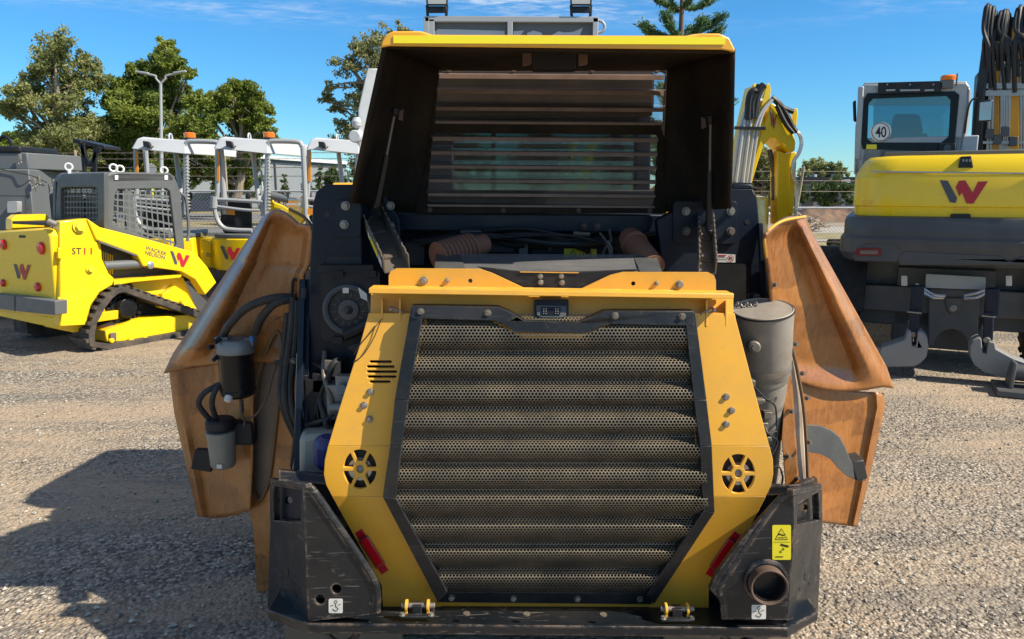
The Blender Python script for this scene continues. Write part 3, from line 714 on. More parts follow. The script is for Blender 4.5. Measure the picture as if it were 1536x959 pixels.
# ================================================================== hood, cab, bay and side doors of the track loader
def pathpt(pts, t):
    """point at fraction t along a pixel polyline"""
    ls = [math.hypot(c-a, d-b) for (a, b), (c, d) in zip(pts, pts[1:])]; T = sum(ls)*min(max(t, 0), 1)
    for (a, b), (c, d), l in zip(pts, pts[1:], ls):
        if T <= l or l == ls[-1] and (c, d) == pts[-1]:
            k = min(1, T/l) if l else 0; return lerp(a, c, k), lerp(b, d, k)
        T -= l
    return pts[-1]
def surf(Lp, Rp, Yf, nu=26, nv=36, bul=None):
    def fn(u, v):
        a, b = pathpt(Lp, v), pathpt(Rp, v); x, y = lerp(a[0], b[0], u), lerp(a[1], b[1], u)
        if bul: dx, dy = bul(u, v); x += dx; y += dy
        return at(x, y, Yf(u, v))
    return MB().grid(fn, nu, nv)
hood_up = []
# ---- hood
m = MB()
def hoodwall(rim, inn, n=14):
    def fn(u, v):
        a, b = pathpt(rim, v), pathpt(inn, v); s = math.sin(u*math.pi/2); c = 1-math.cos(u*math.pi/2)
        k = lerp(u, c, .6)
        y0, y1 = lerp(2.20, 2.42, v), lerp(2.80, 2.85, v)
        return at(lerp(a[0], b[0], k), lerp(a[1], b[1], k), lerp(y0, y1, lerp(u, s, .75)))
    return fn
m.grid(hoodwall([(574, 66), (548, 185), (523, 303)], [(657, 101), (643, 205), (628, 318)]), 14, 14)
m.grid(hoodwall([(1103, 74), (1101, 190), (1097, 313)], [(1003, 101), (998, 205), (992, 318)]), 14, 14)
def hoodtop(u, v):
    a = (lerp(574, 1103, u), lerp(66, 74, u)); b = (lerp(657, 1003, u), 101)
    k = lerp(v, 1-math.cos(v*math.pi/2), .6); s = lerp(v, math.sin(v*math.pi/2), .75)
    return at(lerp(a[0], b[0], k), lerp(a[1], b[1], k), lerp(2.20, 2.80, s))
m.grid(hoodtop, 18, 12)
hood = m.build('hood', M['hoodin'], ctl, solid=-.012, ang=50)
CP = YP(2.825)
def win(x0, y0, x1, y1, x2, y2, x3, y3, r=7):
    P = [V((x0, y0)), V((x1, y1)), V((x2, y2)), V((x3, y3))]; out = []
    for i in range(4):
        p, a, b = P[i], P[i-1], P[(i+1) % 4]; d1, d2 = (a-p).normalized()*r, (b-p).normalized()*r
        for t in (0, .33, .66, 1):
            q = (p+d1)*(1-t)**2+p*2*t*(1-t)+(p+d2)*t*t; out.append((q.x, q.y))
    return out
w1 = win(659, 106, 998, 107, 994, 187, 652, 184); w2 = win(649, 199, 987, 202, 981, 310, 640, 304)
m = MB(); m.prism([poly(CP, [(650, 96), (1010, 96), (999, 320), (622, 320)]), poly(CP, w1), poly(CP, w2)], V((0, .01, 0)))
hp = m.build('hood_panel', M['hoodin'], hood, bevel=.002)
for (q, rows) in (((656, 104, 1000, 105, 996, 189, 650, 186), 3.6), ((646, 197, 989, 200, 983, 312, 638, 306), 5.25)):
    x0, y0, x1, y1, x2, y2, x3, y3 = q
    def fn(u, v):
        a, b = (lerp(x0, x3, v), lerp(y0, y3, v)), (lerp(x1, x2, v), lerp(y1, y2, v))
        w = pw((v*rows+.35) % 1, [(0, 0), (.50, .0), (.62, .026), (.72, .03), (.86, .022), (1, 0)])
        return at(lerp(a[0], b[0], u), lerp(a[1], b[1], u), 2.848-w)
    MB().grid(fn, 8, 120, lambda u, v: (u*1.0, v*.30*(rows/3.6))).build('louvre_screen', M['louvre'], hood, ang=60, recalc=False)
for yl, dy, xa, xb in ((111, 4.5, 659, 996), (134.5, 4.2, 656, 996), (160.5, 3.6, 654, 995), (182, 2.4, 653, 994), (205.5, 4, 649, 987), (227, 3.6, 647, 986), (248, 3.2, 645, 985), (269, 3.2, 643, 984), (290, 3, 642, 983), (307, 2, 641, 982)):
    m = MB(); q = YP(2.815); b_ = YP(2.835); m.hexa([q(xa, yl), q(xb, yl+2.5), q(xb, yl+2.5+dy*1.5), q(xa, yl+dy*1.5)], [b_(xa, yl-1.5), b_(xb, yl+1), b_(xb, yl+2.5+dy*1.5), b_(xa, yl+dy*1.5)]); m.build('louvre_slat', M['slat'], hood)
m = MB(); cap = [(570.5, 72), (573, 61), (581, 51), (590, 47), (630, 47), (646, 52.5), (1036, 54), (1052, 50.5), (1079, 50.5), (1094, 57), (1103, 75), (1101, 79), (1096, 77), (1085, 75), (583, 69.5)]
m.prism(poly(YP(2.18), cap), V((0, .10, .018))); m.build('hood_lip', M['gold'], hood, bevel=.004)
m = MB(); m.prism(poly(YP(2.177), [(590, 53.5), (1085, 56), (1088, 58), (1087, 67), (590, 65)]), V((0, .002, 0))); m.build('reflective_strip', M['fluoro'], hood)
def latch():
    m = MB(); q = YP(2.42)
    m.prism(poly(q, [(797, 77), (866, 77), (864, 104), (800, 104)]), V((0, .06, 0))); L = m.build('hood_latch', M['bay'], hood, bevel=.002)
    m = MB(); m.cyl(q(803, 78.5, .006), q(861, 78.5, .006), .0035, n=10); m.build('latch_bar', M['steel'], L)
    for x in (790, 874): MB().prism(poly(q, [(x-7, 74), (x+7, 74), (x+8, 96), (x-6, 99)]), V((0, .02, 0))).build('latch_bracket', M['rust'], L, bevel=.002)
latch()
for x, y in ((673, 106), (770, 106), (888, 107), (985, 107), (645, 315), (755, 316), (868, 316), (975, 316)):
    MB().bolt(CP(x, y), (0, -1, 0), .007).build('bolt', M['rust'], hood)
wl_, wr_ = hoodwall([(574, 66), (548, 185), (523, 303)], [(657, 101), (643, 205), (628, 318)]), hoodwall([(1103, 74), (1101, 190), (1097, 313)], [(1003, 101), (998, 205), (992, 318)])
def onwall(x, y, wf):
    best = min(((wf(i/60, j/60)-CAM) for i in range(61) for j in range(61)), key=lambda d: abs(CX+FPX*d.x/d.dot(FW)-x)+abs(CY-FPX*d.dot(UP)/d.dot(FW)-y)); return CAM+best
for x, y, wf in ((604, 198, wl_), (598, 255, wl_), (548, 249, wl_), (1021, 286, wr_), (1040, 286, wr_)):
    MB().bolt(onwall(x, y, wf), (.5 if x < 800 else -.5, -1, -.1), .009).build('bolt', M['dirtysteel'], hood)
for tb, bb, kx in (((592, 170, 2.45), (566, 306, 2.48), 590), ((1066, 182, 2.45), (1063.5, 344, 2.48), 1064)):
    a, b = at(*tb), at(*bb); mid = a.lerp(b, .47)
    m = MB(); m.cyl(mid.lerp(b, -.02), b, .0115, n=14); gs = m.build('gas_strut', M['filter'], ctl)
    m = MB(); m.cyl(a, mid, .0045, n=10); m.build('strut_rod', M['dirtysteel'], gs)
    m = MB(); d = (b-a).normalized(); m.lathe(a-d*.02, d, [(0, .006), (.004, .011), (.02, .012), (.03, .006)], 12); m.lathe(b-d*.005, d, [(0, .008), (.01, .012), (.02, .007)], 12); m.pieces('ball_joint', M['bay'], gs)
    m = MB(); s = 1 if kx < 800 else -1; q = a+V((.012*s, .02, .01)); m.prism([[q, q+V((.013*s, .0, .005)), q+V((.010*s, .0, -.032)), q+V((-.004*s, 0, -.028))]], V((0, .012, 0))); m.build('strut_bracket', M['rust'], hood, bevel=.001)
# ---- cab behind the hood
CX0, CX1, CY0, CY1 = -.50, .555, 3.02, 3.86
m = MB()
prof = [(CY0, 1.93), (CY0-.04, 1.98), (CY0-.02, 2.13), (CY0+.10, 2.17), (CY1-.05, 2.12), (CY1, 2.05), (CY1, 1.93)]
m.prism([[V((CX0, y, z)) for y, z in prof]], V((CX1-CX0, 0, 0)))
cab = m.build('cab_roof', M['hoodin'], ctl, bevel=.012)
m = MB()
for x in (CX0+.03, CX1-.03):
    m.bar((x, CY0+.03, .9), (x, CY0+.03, 1.94), .06, .07, up=(0, 1, 0)); m.bar((x, CY1-.04, .9), (x, CY1-.04, 1.94), .06, .06, up=(0, 1, 0))
m.box((CX0+.19, CY0+.03, 1.5), (.15, .03, .9))
m.box(((CX0+CX1)/2, CY0+.03, 1.20), (CX1-CX0, .06, .5)); m.bar((CX0, (CY0+CY1)/2, 1.0), (CX1, (CY0+CY1)/2, 1.0), 1.0, .06)
for x in (CX0+.03, CX1-.03): m.bar((x, CY0, 1.45), (x, CY1, 1.45), .04, .05)
m.build('cab_frame', M['navy'], ctl, bevel=.006)
for s in (-1, 1):  # arms and panes hidden by the hood, added to fill the ground shadow
    m = MB(); cx = .66*s; m.prism([[V((cx-.07, y, z)) for y, z in [(2.9, 1.15), (2.9, 1.58), (3.05, 1.68), (3.5, 1.62), (4.3, 1.10), (4.6, .55), (4.45, .5), (4.1, .95), (3.4, 1.40)]]], V((.14, 0, 0))); m.build('lift_arm', M['gold'], ctl, bevel=.01)
    m = MB(); m.box((CX0+.02 if s < 0 else CX1-.02, 3.45, 1.58), (.012, .72, .62)); m.build('side_window', M['darkglass'], ctl)
m = MB(); m.box((0, 3.4, .7), (1.15, 1.3, .9)); m.build('chassis', M['bay'], ctl, bevel=.01)
m = MB(); m.box(((CX0+CX1)/2+.09, CY0+.035, 1.69), (CX1-CX0-.26, .006, .48)); m.build('rear_window', M['darkglass'], ctl)
m = MB(); m.box(((CX0+CX1)/2, CY1-.06, 1.55), (CX1-CX0-.12, .006, .75)); m.build('windscreen', M['darkglass'], ctl)
m = MB(); m.box((-.02, 3.5, 1.35), (.44, .12, .55)); m.box((-.02, 3.5, 1.05), (.48, .5, .14)); m.build('operator_seat', M['seat'], ctl, bevel=.04)
m = MB()
for px in (740, 949): m.cyl(at(px, 198, 3.75), at(px-(2 if px > 800 else 0), 300, 3.75), .012 if px < 800 else .009, n=10)
m.build('grab_rail', M['white'], ctl)
m = MB()
for x0, s in ((840, 0), (868, 0)):
    m.bar(at(x0, 292, 4.55), at(x0+22, 210, 4.75), .05, .04)
la = m.build('lift_arm', M['lemon'], ctl, bevel=.004)  # bars added to stand in for yellow reflected in the cab glass
m = MB()
for x0 in (826, 833, 846): m.cyl(at(x0, 292, 4.5), at(x0+20, 222, 4.65), .008, n=8)
m.build('hydraulic_pipe', M['chrome'], la)
# ---- navy body uprights
m = MB(); UL = YP(2.72)
m.prism([poly(UL, [(469, 306), (474, 288), (488, 277), (570, 277), (600, 330), (602, 560), (540, 720), (456, 720), (455, 560), (463, 430)])], V((0, .05, 0)))
UL2 = YP(2.575); m.prism([poly(UL2, [(469, 306), (474, 288), (488, 277), (543, 277), (543, 560), (500, 715), (452, 715), (455, 560), (463, 430)])], V((0, .42, 0)))  # second, forward block added to keep the sun off the left door
ul = m.build('side_upright', M['navy'], ctl, bevel=.005)
m = MB(); m.prism([poly(UL2, rrect(503, 300, 541, 356, 5), .010)], V((0, .012, 0))); m.build('bolt_plate', M['navy'], ul, bevel=.003)
for x, y in ((518.5, 309), (516.5, 337), (586, 309), (586, 339)): MB().bolt((UL2 if x < 560 else UL)(x, y, .010), (0, -1, 0), .0115, .014).build('bolt', M['steel'], ul)
m = MB(); m.prism(poly(UL2, ellipse(490.5, 322, 4.2), .0015), V((0, .001, 0))); m.prism(poly(UL2, rrect(490, 385, 542, 402, 3), .0015), V((0, .001, 0))); m.pieces('opening', M['ink'], ul)
m = MB(); UR = YP(2.70)
m.prism([poly(UR, [(985, 330), (1075, 283), (1130, 284), (1136, 296), (1139, 330), (1146, 470), (1125, 480), (1125, 400), (1120, 396), (1078, 396), (1078, 480), (1000, 480)])], V((0, .05, 0)))
m.hexa(poly(UR, [(1098, 284), (1131, 284), (1127, 276), (1098, 276)]), poly(YP(3.0), [(1098, 284), (1131, 284), (1127, 276), (1098, 276)]))
ur = m.build('side_upright', M['navy'], ctl, bevel=.005)
m = MB(); m.prism([poly(UR, rrect(1010, 302, 1106, 366, 6), .012)], V((0, .012, 0))); m.build('bolt_plate', M['navy'], ur, bevel=.003)
for x, y in ((1029, 317), (1096, 317), (1096, 347), (1029.5, 347)): MB().bolt(UR(x, y, .012), (0, -1, 0), .0115, .014).build('bolt', M['steel'] if y < 330 else M['dirtysteel'], ur)
m = MB(); m.prism(poly(UR, ellipse(1121, 333, 4.2), .0015), V((0, .001, 0))); m.build('opening', M['ink'], ur)
m = MB(); m.prism(poly(UR, [(1074, 381), (1103, 382), (1103, 394), (1074, 393.5)], .0015), V((0, .001, 0))); dc = m.build('prohibition_decal', M['stickW'], ur)
m = MB(); stroke([(1077, 383.5), (1089, 383.8)], 2.2, UR, .003); c = ellipse(1096, 388, 4.2, n=16); stroke(c, .9, UR, .003, True); stroke([(1093, 385), (1099, 391)], .9, UR, .003); m.build('pictogram', M['inkred'], dc, smooth=False)
m = MB(); stroke([(1077, 387), (1090, 387.2)], .6, UR, .003); stroke([(1077, 389.5), (1090, 389.8)], .6, UR, .003); stroke([(1094, 388), (1098, 387)], 2, UR, .0026); m.build('pictogram', M['ink'], dc, smooth=False)
m = MB(); m.bar(at(1140, 335, 2.69), at(1146.5, 465, 2.66), .016, .02); m.bar(at(1128, 440, 2.66), at(1128, 480, 2.66), .03, .02); m.build('edge_trim', M['navy'], ur, bevel=.002)
MB().bolt(at(1135, 446, 2.64), (0, -1, 0), .010).build('bolt', M['dirtysteel'], ur)
# ---- engine bay
m = MB(); m.box((0, 3.00, 1.15), (1.5, .02, 1.0)); m.box((-.05, 2.75, .55), (1.35, .5, .9)); m.box((0, 2.62, .8), (.9, .3, .85))
m.prism(poly(YP(2.83), [(1068, 380), (1142, 380), (1146, 500), (1068, 500)]), V((0, .01, 0))); m.build('engine_block', M['bay'], ctl, bevel=.01)
m = MB(); q = YP(2.86); m.hexa(poly(q, [(560, 320), (1010, 322), (1010, 350), (560, 346)]), poly(YP(2.98), [(560, 318), (1010, 320), (1010, 350), (560, 346)])); m.hexa(poly(YP(2.8), [(795, 362), (918, 363), (918, 392), (795, 392)]), poly(YP(2.9), [(795, 355), (918, 356), (918, 392), (795, 392)]))
m.hexa(poly(YP(2.78), [(600, 362), (638, 362), (638, 400), (600, 400)]), poly(YP(2.9), [(600, 358), (638, 358), (638, 400), (600, 400)]))
m.build('cross_beam', M['navy'], ctl, bevel=.006)
m = MB(); q = YP(2.795); m.prism(poly(q, [(846, 373), (895, 373.5), (895, 392), (846, 392)]), V((0, .003, 0))); dc = m.build('warning_decal', M['stickY'], ctl)
m = MB(); stroke([(859, 376), (865, 385), (853, 385)], 1, q, .003, True); stroke(ellipse(881, 381, 6, 5.5, 16), 1.1, q, .003, True); stroke([(877, 377), (885, 385)], 1, q, .003); stroke([(878, 381), (885, 380)], 2, q, .0026); stroke([(870.5, 374), (870.5, 392)], .5, q, .003); m.build('pictogram', M['ink'], dc, smooth=False)
m = MB()
def cooltop(u, v):
    x0, x1 = lerp(654, 652, v), lerp(984, 993, v); return at(lerp(x0, x1, u), lerp(381, 408, v)+u*2-(1 if 0 < u < 1 else 0)*.6, lerp(2.50, 2.31, v))
m.grid(cooltop, 10, 6, lambda u, v: (u*.7, v*.2)); m.build('cooler_screen', M['topmesh'], ctl, recalc=False)
m = MB(); m.hexa([at(654, 384, 2.52), at(984, 387, 2.52), at(993, 411, 2.32), at(652, 408, 2.32)], [at(654, 420, 2.52), at(984, 422, 2.52), at(993, 440, 2.32), at(652, 440, 2.32)]); m.build('cooler_box', M['sheet'], ctl)
m = MB(); m.hexa([at(654, 380, 2.505), at(690, 380.5, 2.505), at(698, 404, 2.305), at(652, 403, 2.305)], [at(654, 381, 2.505), at(690, 381.5, 2.505), at(698, 405, 2.305), at(652, 404, 2.305)])
m.hexa([at(949, 382, 2.505), at(984, 382.5, 2.505), at(993, 408, 2.305), at(960, 407, 2.305)], [at(949, 383, 2.505), at(984, 383.5, 2.505), at(993, 409, 2.305), at(960, 408, 2.305)]); m.pieces('cooler_cover', M['sheet'], ctl)
a, b = at(655, 386, 2.50), at(708, 371, 2.60); ax = (b-a); L = ax.length; pr = []
for i in range(9): pr += [(L*i/9, .042 if i else .030), (L*(i+.3)/9, .052), (L*(i+.6)/9, .052), (L*(i+.8)/9, .043)]
m = MB(); m.lathe(a, ax, [(0, .001)]+pr+[(L, .04), (L+.06, .035)], 26); m.build('ribbed_hose', M['orangepipe'], ctl, ang=25)
a, b = at(948, 362, 2.66), at(972, 392, 2.52)
m = MB(); m.lathe(a, b-a, [(-.04, .02), (-.03, .040), (0, .046), (.02, .048), (.022, .044), (.2, .043)], 26); m.torus(a+(b-a).normalized()*.03, b-a, .045, .004, 24, 6); m.build('coolant_hose', M['orangepipe'], ctl)
m = MB()
for k, pts in enumerate(([(902, 392, 2.6), (908, 372, 2.66), (916, 362, 2.7), (914, 345, 2.75)], [(918, 392, 2.6), (914, 375, 2.62), (908, 360, 2.66), (900, 350, 2.7)], [(912, 392, 2.58), (918, 376, 2.62), (912, 362, 2.64)])):
    m.tube([at(*p) for p in pts], .0045, 6)
m.build('wiring_loom', M['dirtysteel'], ctl)
m = MB()
m.cyl(at(860, 350, 2.76), at(885, 352, 2.76), .008, n=10)
m.build('pipe_fitting', M['dirtysteel'], ctl)
for x, y in ((825, 372), (876, 340), (896, 340)): MB().bolt(at(x, y, 2.79), (0, -1, .2), .009, .012).build('bolt', M['rust'], ctl)
rb = random.Random(21)
for i in range(9):
    x0, x1 = rb.uniform(610, 740), rb.uniform(800, 985); y0, y1 = rb.uniform(350, 372), rb.uniform(348, 376); Yd = rb.uniform(2.68, 2.82)
    MB().tube([at(x0, y0, Yd+.04), at(lerp(x0, x1, .3), min(y0, y1)-rb.uniform(2, 10), Yd), at(lerp(x0, x1, .7), rb.uniform(352, 370), Yd-.03), at(x1, y1, Yd+.04)], rb.choice((.006, .008, .012)), 8).build('engine_hose', M['hose'], ctl)
for x0, y0, x1, y1, mt in ((735, 355, 772, 380, 'bay'), (778, 364, 792, 384, 'sheet'), (925, 358, 944, 384, 'bay'), (690, 346, 722, 356, 'sheet')):
    MB().hexa(poly(YP(2.74), [(x0, y0), (x1, y0), (x1, y1), (x0, y1)]), poly(YP(2.82), [(x0, y0-2), (x1, y0-2), (x1, y1), (x0, y1)])).build('control_box', M[mt], ctl, bevel=.004)
for i in range(7):
    x0, y0 = rb.uniform(462, 500), rb.uniform(525, 600); MB().tube([at(x0, y0, 2.56), at(x0+rb.uniform(-6, 14), y0+35, 2.50), at(x0+rb.uniform(0, 26), y0+70, 2.47), at(rb.uniform(470, 515), y0+100, 2.52)], rb.choice((.004, .006, .009)), 8).build('engine_hose', M['hose'] if i % 3 else M['dirtysteel'], ctl)
for x0, y0, x1, y1, mt in ((468, 560, 492, 590, 'bay'), (486, 540, 512, 566, 'dirtysteel'), (470, 610, 486, 640, 'rust')):
    MB().hexa(poly(YP(2.50), [(x0, y0), (x1, y0+2), (x1, y1), (x0, y1)]), poly(YP(2.56), [(x0, y0-2), (x1, y0), (x1, y1), (x0, y1)])).build('engine_bracket', M[mt], ctl, bevel=.004)
# channel arms with notches
for a, b, s in ((at(596, 407, 2.285), at(555, 322, 2.74), 1), (at(1060, 410, 2.285), at(1057, 336, 2.72), -1)):
    m = MB(); d = (b-a).normalized(); sx = V((1, 0, 0)); sx = (sx-d*sx.dot(d)).normalized(); uz = sx.cross(d); uz = uz if uz.z > 0 else -uz
    Ln = (b-a).length; w = .036 if s > 0 else .024; hgt = .050
    m.bar(a, b, w*2, .004, up=uz)
    for k in (-1, 1):
        f = [(0, 0), (Ln, 0), (Ln, hgt)]
        nn = 9
        for i in range(nn): t = Ln*(1-(i+.5)/nn); f += [(t+.012, hgt), (t+.010, hgt-.006), (t-.006, hgt-.006), (t-.008, hgt)]
        f += [(0, hgt)]
        m.prism([[a+d*x+uz*y+sx*(w*k) for x, y in f]], sx*.004*k)
    for t0 in (.18, .62): m.bar(a+d*Ln*t0+uz*.006, a+d*Ln*(t0+.16)+uz*.006, w*1.2, .006, up=uz)
    arm = m.build('support_channel', M['dirtysteel'], ctl, bevel=.0008)
    if s > 0:
        m = MB(); o = -sx*(w+.0062)
        m.add([a+d*t+uz*h+o for t, h in ((.10, .004), (.24, .004), (.24, .03), (.10, .03))], [(0, 1, 2, 3)]); m.build('yellow_decal', M['stickY'], arm)
        m = MB(); m.add([a+d*t+uz*h+o for t, h in ((.03, .004), (.09, .004), (.09, .03), (.03, .03))], [(0, 1, 2, 3)]); m.add([a+d*t+uz*h+o for t, h in ((.25, .004), (.29, .004), (.29, .03), (.25, .03))], [(0, 1, 2, 3)]); m.build('white_decal', M['stickW'], arm)
# ---- cab air fan on the left upright
FB = YP(2.535)
m = MB(); m.prism(poly(FB, rrect(481, 405, 570, 512, 8)), V((0, .06, 0)))
m.prism(poly(FB, rrect(476, 398, 560, 408, 3), .008), V((0, .05, 0)))
for x, y in ((507, 411), (556, 411), (506, 511)): m.prism(poly(FB, rrect(x-8, y-5, x+8, y+5, 2), .012), V((0, .012, 0)))
fb = m.build('fan_housing', M['bay'], ctl, bevel=.006)
c = FB(523, 465, .004)
m = MB(); m.torus(c, (0, -1, 0), .080, .012, 32, 8); m.build('fan_shroud', M['fanplastic'], fb)
m = MB(); m.lathe(c, (0, -1, 0), [(-.02, .036), (.004, .036), (.006, .030), (.004, .016), (.012, .012), (.024, .003)], 24); m.build('fan_hub', M['fanplastic'], fb)
m = MB()
for i in range(13):
    t = 2*math.pi*i/13; d = V((math.cos(t), 0, math.sin(t))); n2 = V((-math.sin(t), 0, math.cos(t)))
    p0, p1 = c+d*.036, c+d*.071
    m.add([p0-n2*.006, p1-n2*.009, p1+n2*.009+V((0, .012, 0)), p0+n2*.006+V((0, .010, 0))], [(0, 1, 2, 3)])
m.build('fan_blades', M['fanplastic'], fb, solid=.002)
m = MB(); m.prism(poly(FB, ellipse(523, 465, 35, n=28), .0015), V((0, .001, 0))); m.build('fan_recess', M['ink'], fb)
m = MB(); m.prism(poly(FB, rrect(514, 432, 523, 440, 1), .016), V((0, .002, 0))); m.prism(poly(FB, [(537, 431), (550, 441), (551, 452), (541, 447)], .016), V((0, .002, 0))); m.build('torn_sticker', M['stickW'], fb)
m = MB(); m.tube([FB(518, 503, .02), FB(540, 493, .03), FB(560, 480, .04)], .02, 10); m.prism(poly(FB, [(522, 522), (550, 508), (556, 520), (536, 532)], .05), V((0, .03, 0))); m.build('cable_duct', M['bay'], fb)
# bottle, cap, pump, hinge post on the left
m = MB(); q0 = rrect(449, 645, 505, 735, 10); m.hexa([at(449, 655, 2.36), at(505, 648, 2.36), at(505, 735, 2.36), at(449, 735, 2.36)], [at(452, 640, 2.50), at(505, 636, 2.50), at(505, 735, 2.50), at(452, 735, 2.50)])
bt = m.build('coolant_bottle', M['cream'], ctl, bevel=.02)
m = MB(); p = at(489, 676, 2.33); m.lathe(p+V((0, 0, -.055)), (0.1, -.15, 1), [(0, .030), (.02, .042), (.085, .047), (.10, .038), (.112, .02)], 12); m.build('blue_cap', M['bluecap'], ctl, ang=25)
m = MB(); m.box(at(508, 600, 2.5), (.07, .06, .12)); m.box(at(516, 575, 2.47), (.05, .04, .06)); m.cyl(at(495, 612, 2.45), at(525, 612, 2.44), .016, n=12); m.cyl(at(512, 585, 2.42), at(512, 585, 2.46), .02, n=14); m.build('fuel_pump', M['alu'], ctl, bevel=.003)
m = MB()
for pts, r in (([(470, 690, 2.5), (490, 640, 2.46), (480, 600, 2.5), (500, 560, 2.55)], .009), ([(455, 640, 2.5), (480, 632, 2.45), (515, 625, 2.42)], .008), ([(470, 545, 2.55), (490, 560, 2.5), (478, 600, 2.5), (466, 650, 2.5)], .007), ([(500, 622, 2.44), (488, 634, 2.42), (500, 648, 2.42), (512, 640, 2.42)], .007), ([(520, 540, 2.55), (500, 545, 2.5), (490, 590, 2.5), (495, 640, 2.48)], .010)):
    m.tube([at(*p) for p in pts], r, 8)
m.build('engine_hoses', M['rubber'], ctl)
m = MB(); m.bar(at(455, 420, 2.60), at(447, 705, 2.42), .022, .03); m.bar(at(463, 420, 2.62), at(458, 705, 2.46), .02, .03)
for y in (440, 570, 680): m.cyl(at(458, y-8, 2.53), at(457, y+8, 2.53), .011, n=10)
m.build('door_hinge_post', M['navy'], ctl, bevel=.002)
m = MB(); m.cyl(at(446, 530, 2.56), at(443, 650, 2.5), .003, n=8); m.build('bright_gap_strip', M['steel'], ctl)  # bright rod drawn in place of light showing through the gap
# loose wire across the yellow frame
m = MB(); m.tube([D(573, 478, .01), D(555, 500, .006), D(538, 520, .006), D(531, 532, 0)], .0016, 6); m.tube([D(571, 482, .008), D(560, 508, .006), D(545, 532, .006), D(530, 544, 0)], .0016, 6); m.build('loose_wire', M['rubber'], ctl)
# ---- exhaust canister on the right with wires and clamps
c0 = at(1144, 470, 2.47); rC = 42*mpp(2.47)
m = MB(); zt = c0.z
cax = V((-.11, -.20, 1)).normalized()
cyc = c0-cax*c0.z
def zz(py): return c0.z+(470-py)*mpp(2.42)*1.0
m.lathe(cyc, cax, [(zz(566), rC*.88), (zz(563), rC*.94), (zz(548), rC*.945), (zz(546), rC*.955), (zz(478), rC*.985), (zz(470), rC*1.0), (zz(464), rC*1.0)], 40)
can = m.build('exhaust_canister', M['can'], ctl, ang=45)
m = MB(); m.lathe(cyc, cax, [(zz(464)+.001, rC*.985), (zz(463)+.001, rC*.97), (zz(466), rC*.90), (zz(466)+.001, .001)], 40, caps=False); m.build('canister_top', M['canlid'], can)
m = MB()
m.torus(cyc+cax*zz(465), cax, rC*1.0, .0035, 40, 6)
m.build('canister_rim', M['bay'], can)
m = MB(); m.lathe(cyc, cax, [(zz(760), rC*.60), (zz(700), rC*.66), (zz(640), rC*.74), (zz(572), rC*.86), (zz(564), rC*.86)], 36); m.build('canister_lower', M['can'], can, ang=45)
m = MB()
for py, k in ((551, .965), (568, .89), (612, .79), (668, .71)): m.lathe(cyc, cax, [(zz(py+5), rC*k), (zz(py), rC*(k+.012)), (zz(py-5), rC*k)], 36, caps=False)
m.build('band_clamp', M['steel'], can)
m = MB(); p = at(1131, 521, 2.38); m.lathe(p, (-.15, -1, .1), [(-.02, .022), (.008, .021), (.012, .016)], 18); m.bolt(p+V((-.002, -.012, .001)), (-.15, -1, .1), .011); m.build('plug', M['dirtysteel'], can)
m = MB()
for pts in ([(1126, 574, 2.38), (1140, 590, 2.36), (1152, 600, 2.36), (1164, 596, 2.38), (1160, 604, 2.37), (1150, 600, 2.36), (1163, 610, 2.37), (1165, 640, 2.38)], [(1146, 636, 2.38), (1152, 650, 2.36), (1165, 648, 2.38), (1160, 668, 2.38), (1150, 676, 2.36)], [(1144, 652, 2.38), (1158, 655, 2.36), (1166, 664, 2.37), (1156, 684, 2.36), (1146, 680, 2.36)], [(1155, 704, 2.36), (1168, 700, 2.36), (1174, 715, 2.36), (1172, 730, 2.36)]):
    m.tube([at(*p) for p in pts], .0033, 6)
m.build('sensor_wires', M['rubber'], can)
for x, y, s in ((1136, 606, 9), (1142, 640, 8), (1150, 622, 6), (1126, 574, 5), (1148, 660, 7), (1150, 690, 6)): MB().box(at(x, y, 2.385), (s*2*mpp(2.4), .03, s*1.8*mpp(2.4))).build('sensor', M['dirtysteel'], can, bevel=.003)
m = MB()
for i in range(5): m.torus(at(1106+i*7, 456+(i % 2)*2.5, 2.5), (1, .3*(-1)**i, .6*(i % 2)), .007, .0022, 10, 5)
m.build('retaining_chain', M['steel'], can)

# ---- right side door
DRY = .10
def atr(px, py, Y): return at(px, py, Y+DRY)
def wav(u, pts): return pw(u, pts)
RD = [(0, .0), (.05, -.004), (.12, .034), (.2, .040), (.58, .042), (.68, .028), (.76, -.030), (.83, -.052), (.90, -.030), (.95, .018), (1, .022)]
def right_up(u, v):
    edge = min(1, v/.10, (1-v)/.14); e = edge*edge*(3-2*edge)
    return DRY+lerp(2.58, 2.80, u)-.30*(1-v)+wav(u, RD)*e-.015*(1-e)
def bulR(u, v): return (0, (-10*math.sin(math.pi*u)*(1-v) if v < .5 else 0)+ (16*math.sin(math.pi*min(1, u*1.1))*max(0, (v-.6)/.4)**2))
dr = surf([(1150, 352), (1147, 366), (1153, 405), (1158, 470), (1166, 560)], [(1208, 325), (1219, 350), (1330, 550), (1341, 583)], right_up, 44, 60, bulR).build('side_door', M['fibre'], ctl, solid=-.010, ang=60)
def right_lo(u, v):
    return DRY+lerp(2.60, 2.80, u)-.012+wav(u, [(0, 0), (.4, .02), (.72, .026), (.86, .018), (.93, -.012), (1, .01)])
surf([(1172, 556), (1176, 640), (1200, 780)], [(1326, 590), (1327.5, 612), (1301, 731), (1286, 791)], right_lo, 40, 36, lambda u, v: (0, 8*math.sin(math.pi*u)*(1-v))).build('door_lower_panel', M['fibre'], dr, solid=-.008, ang=60)
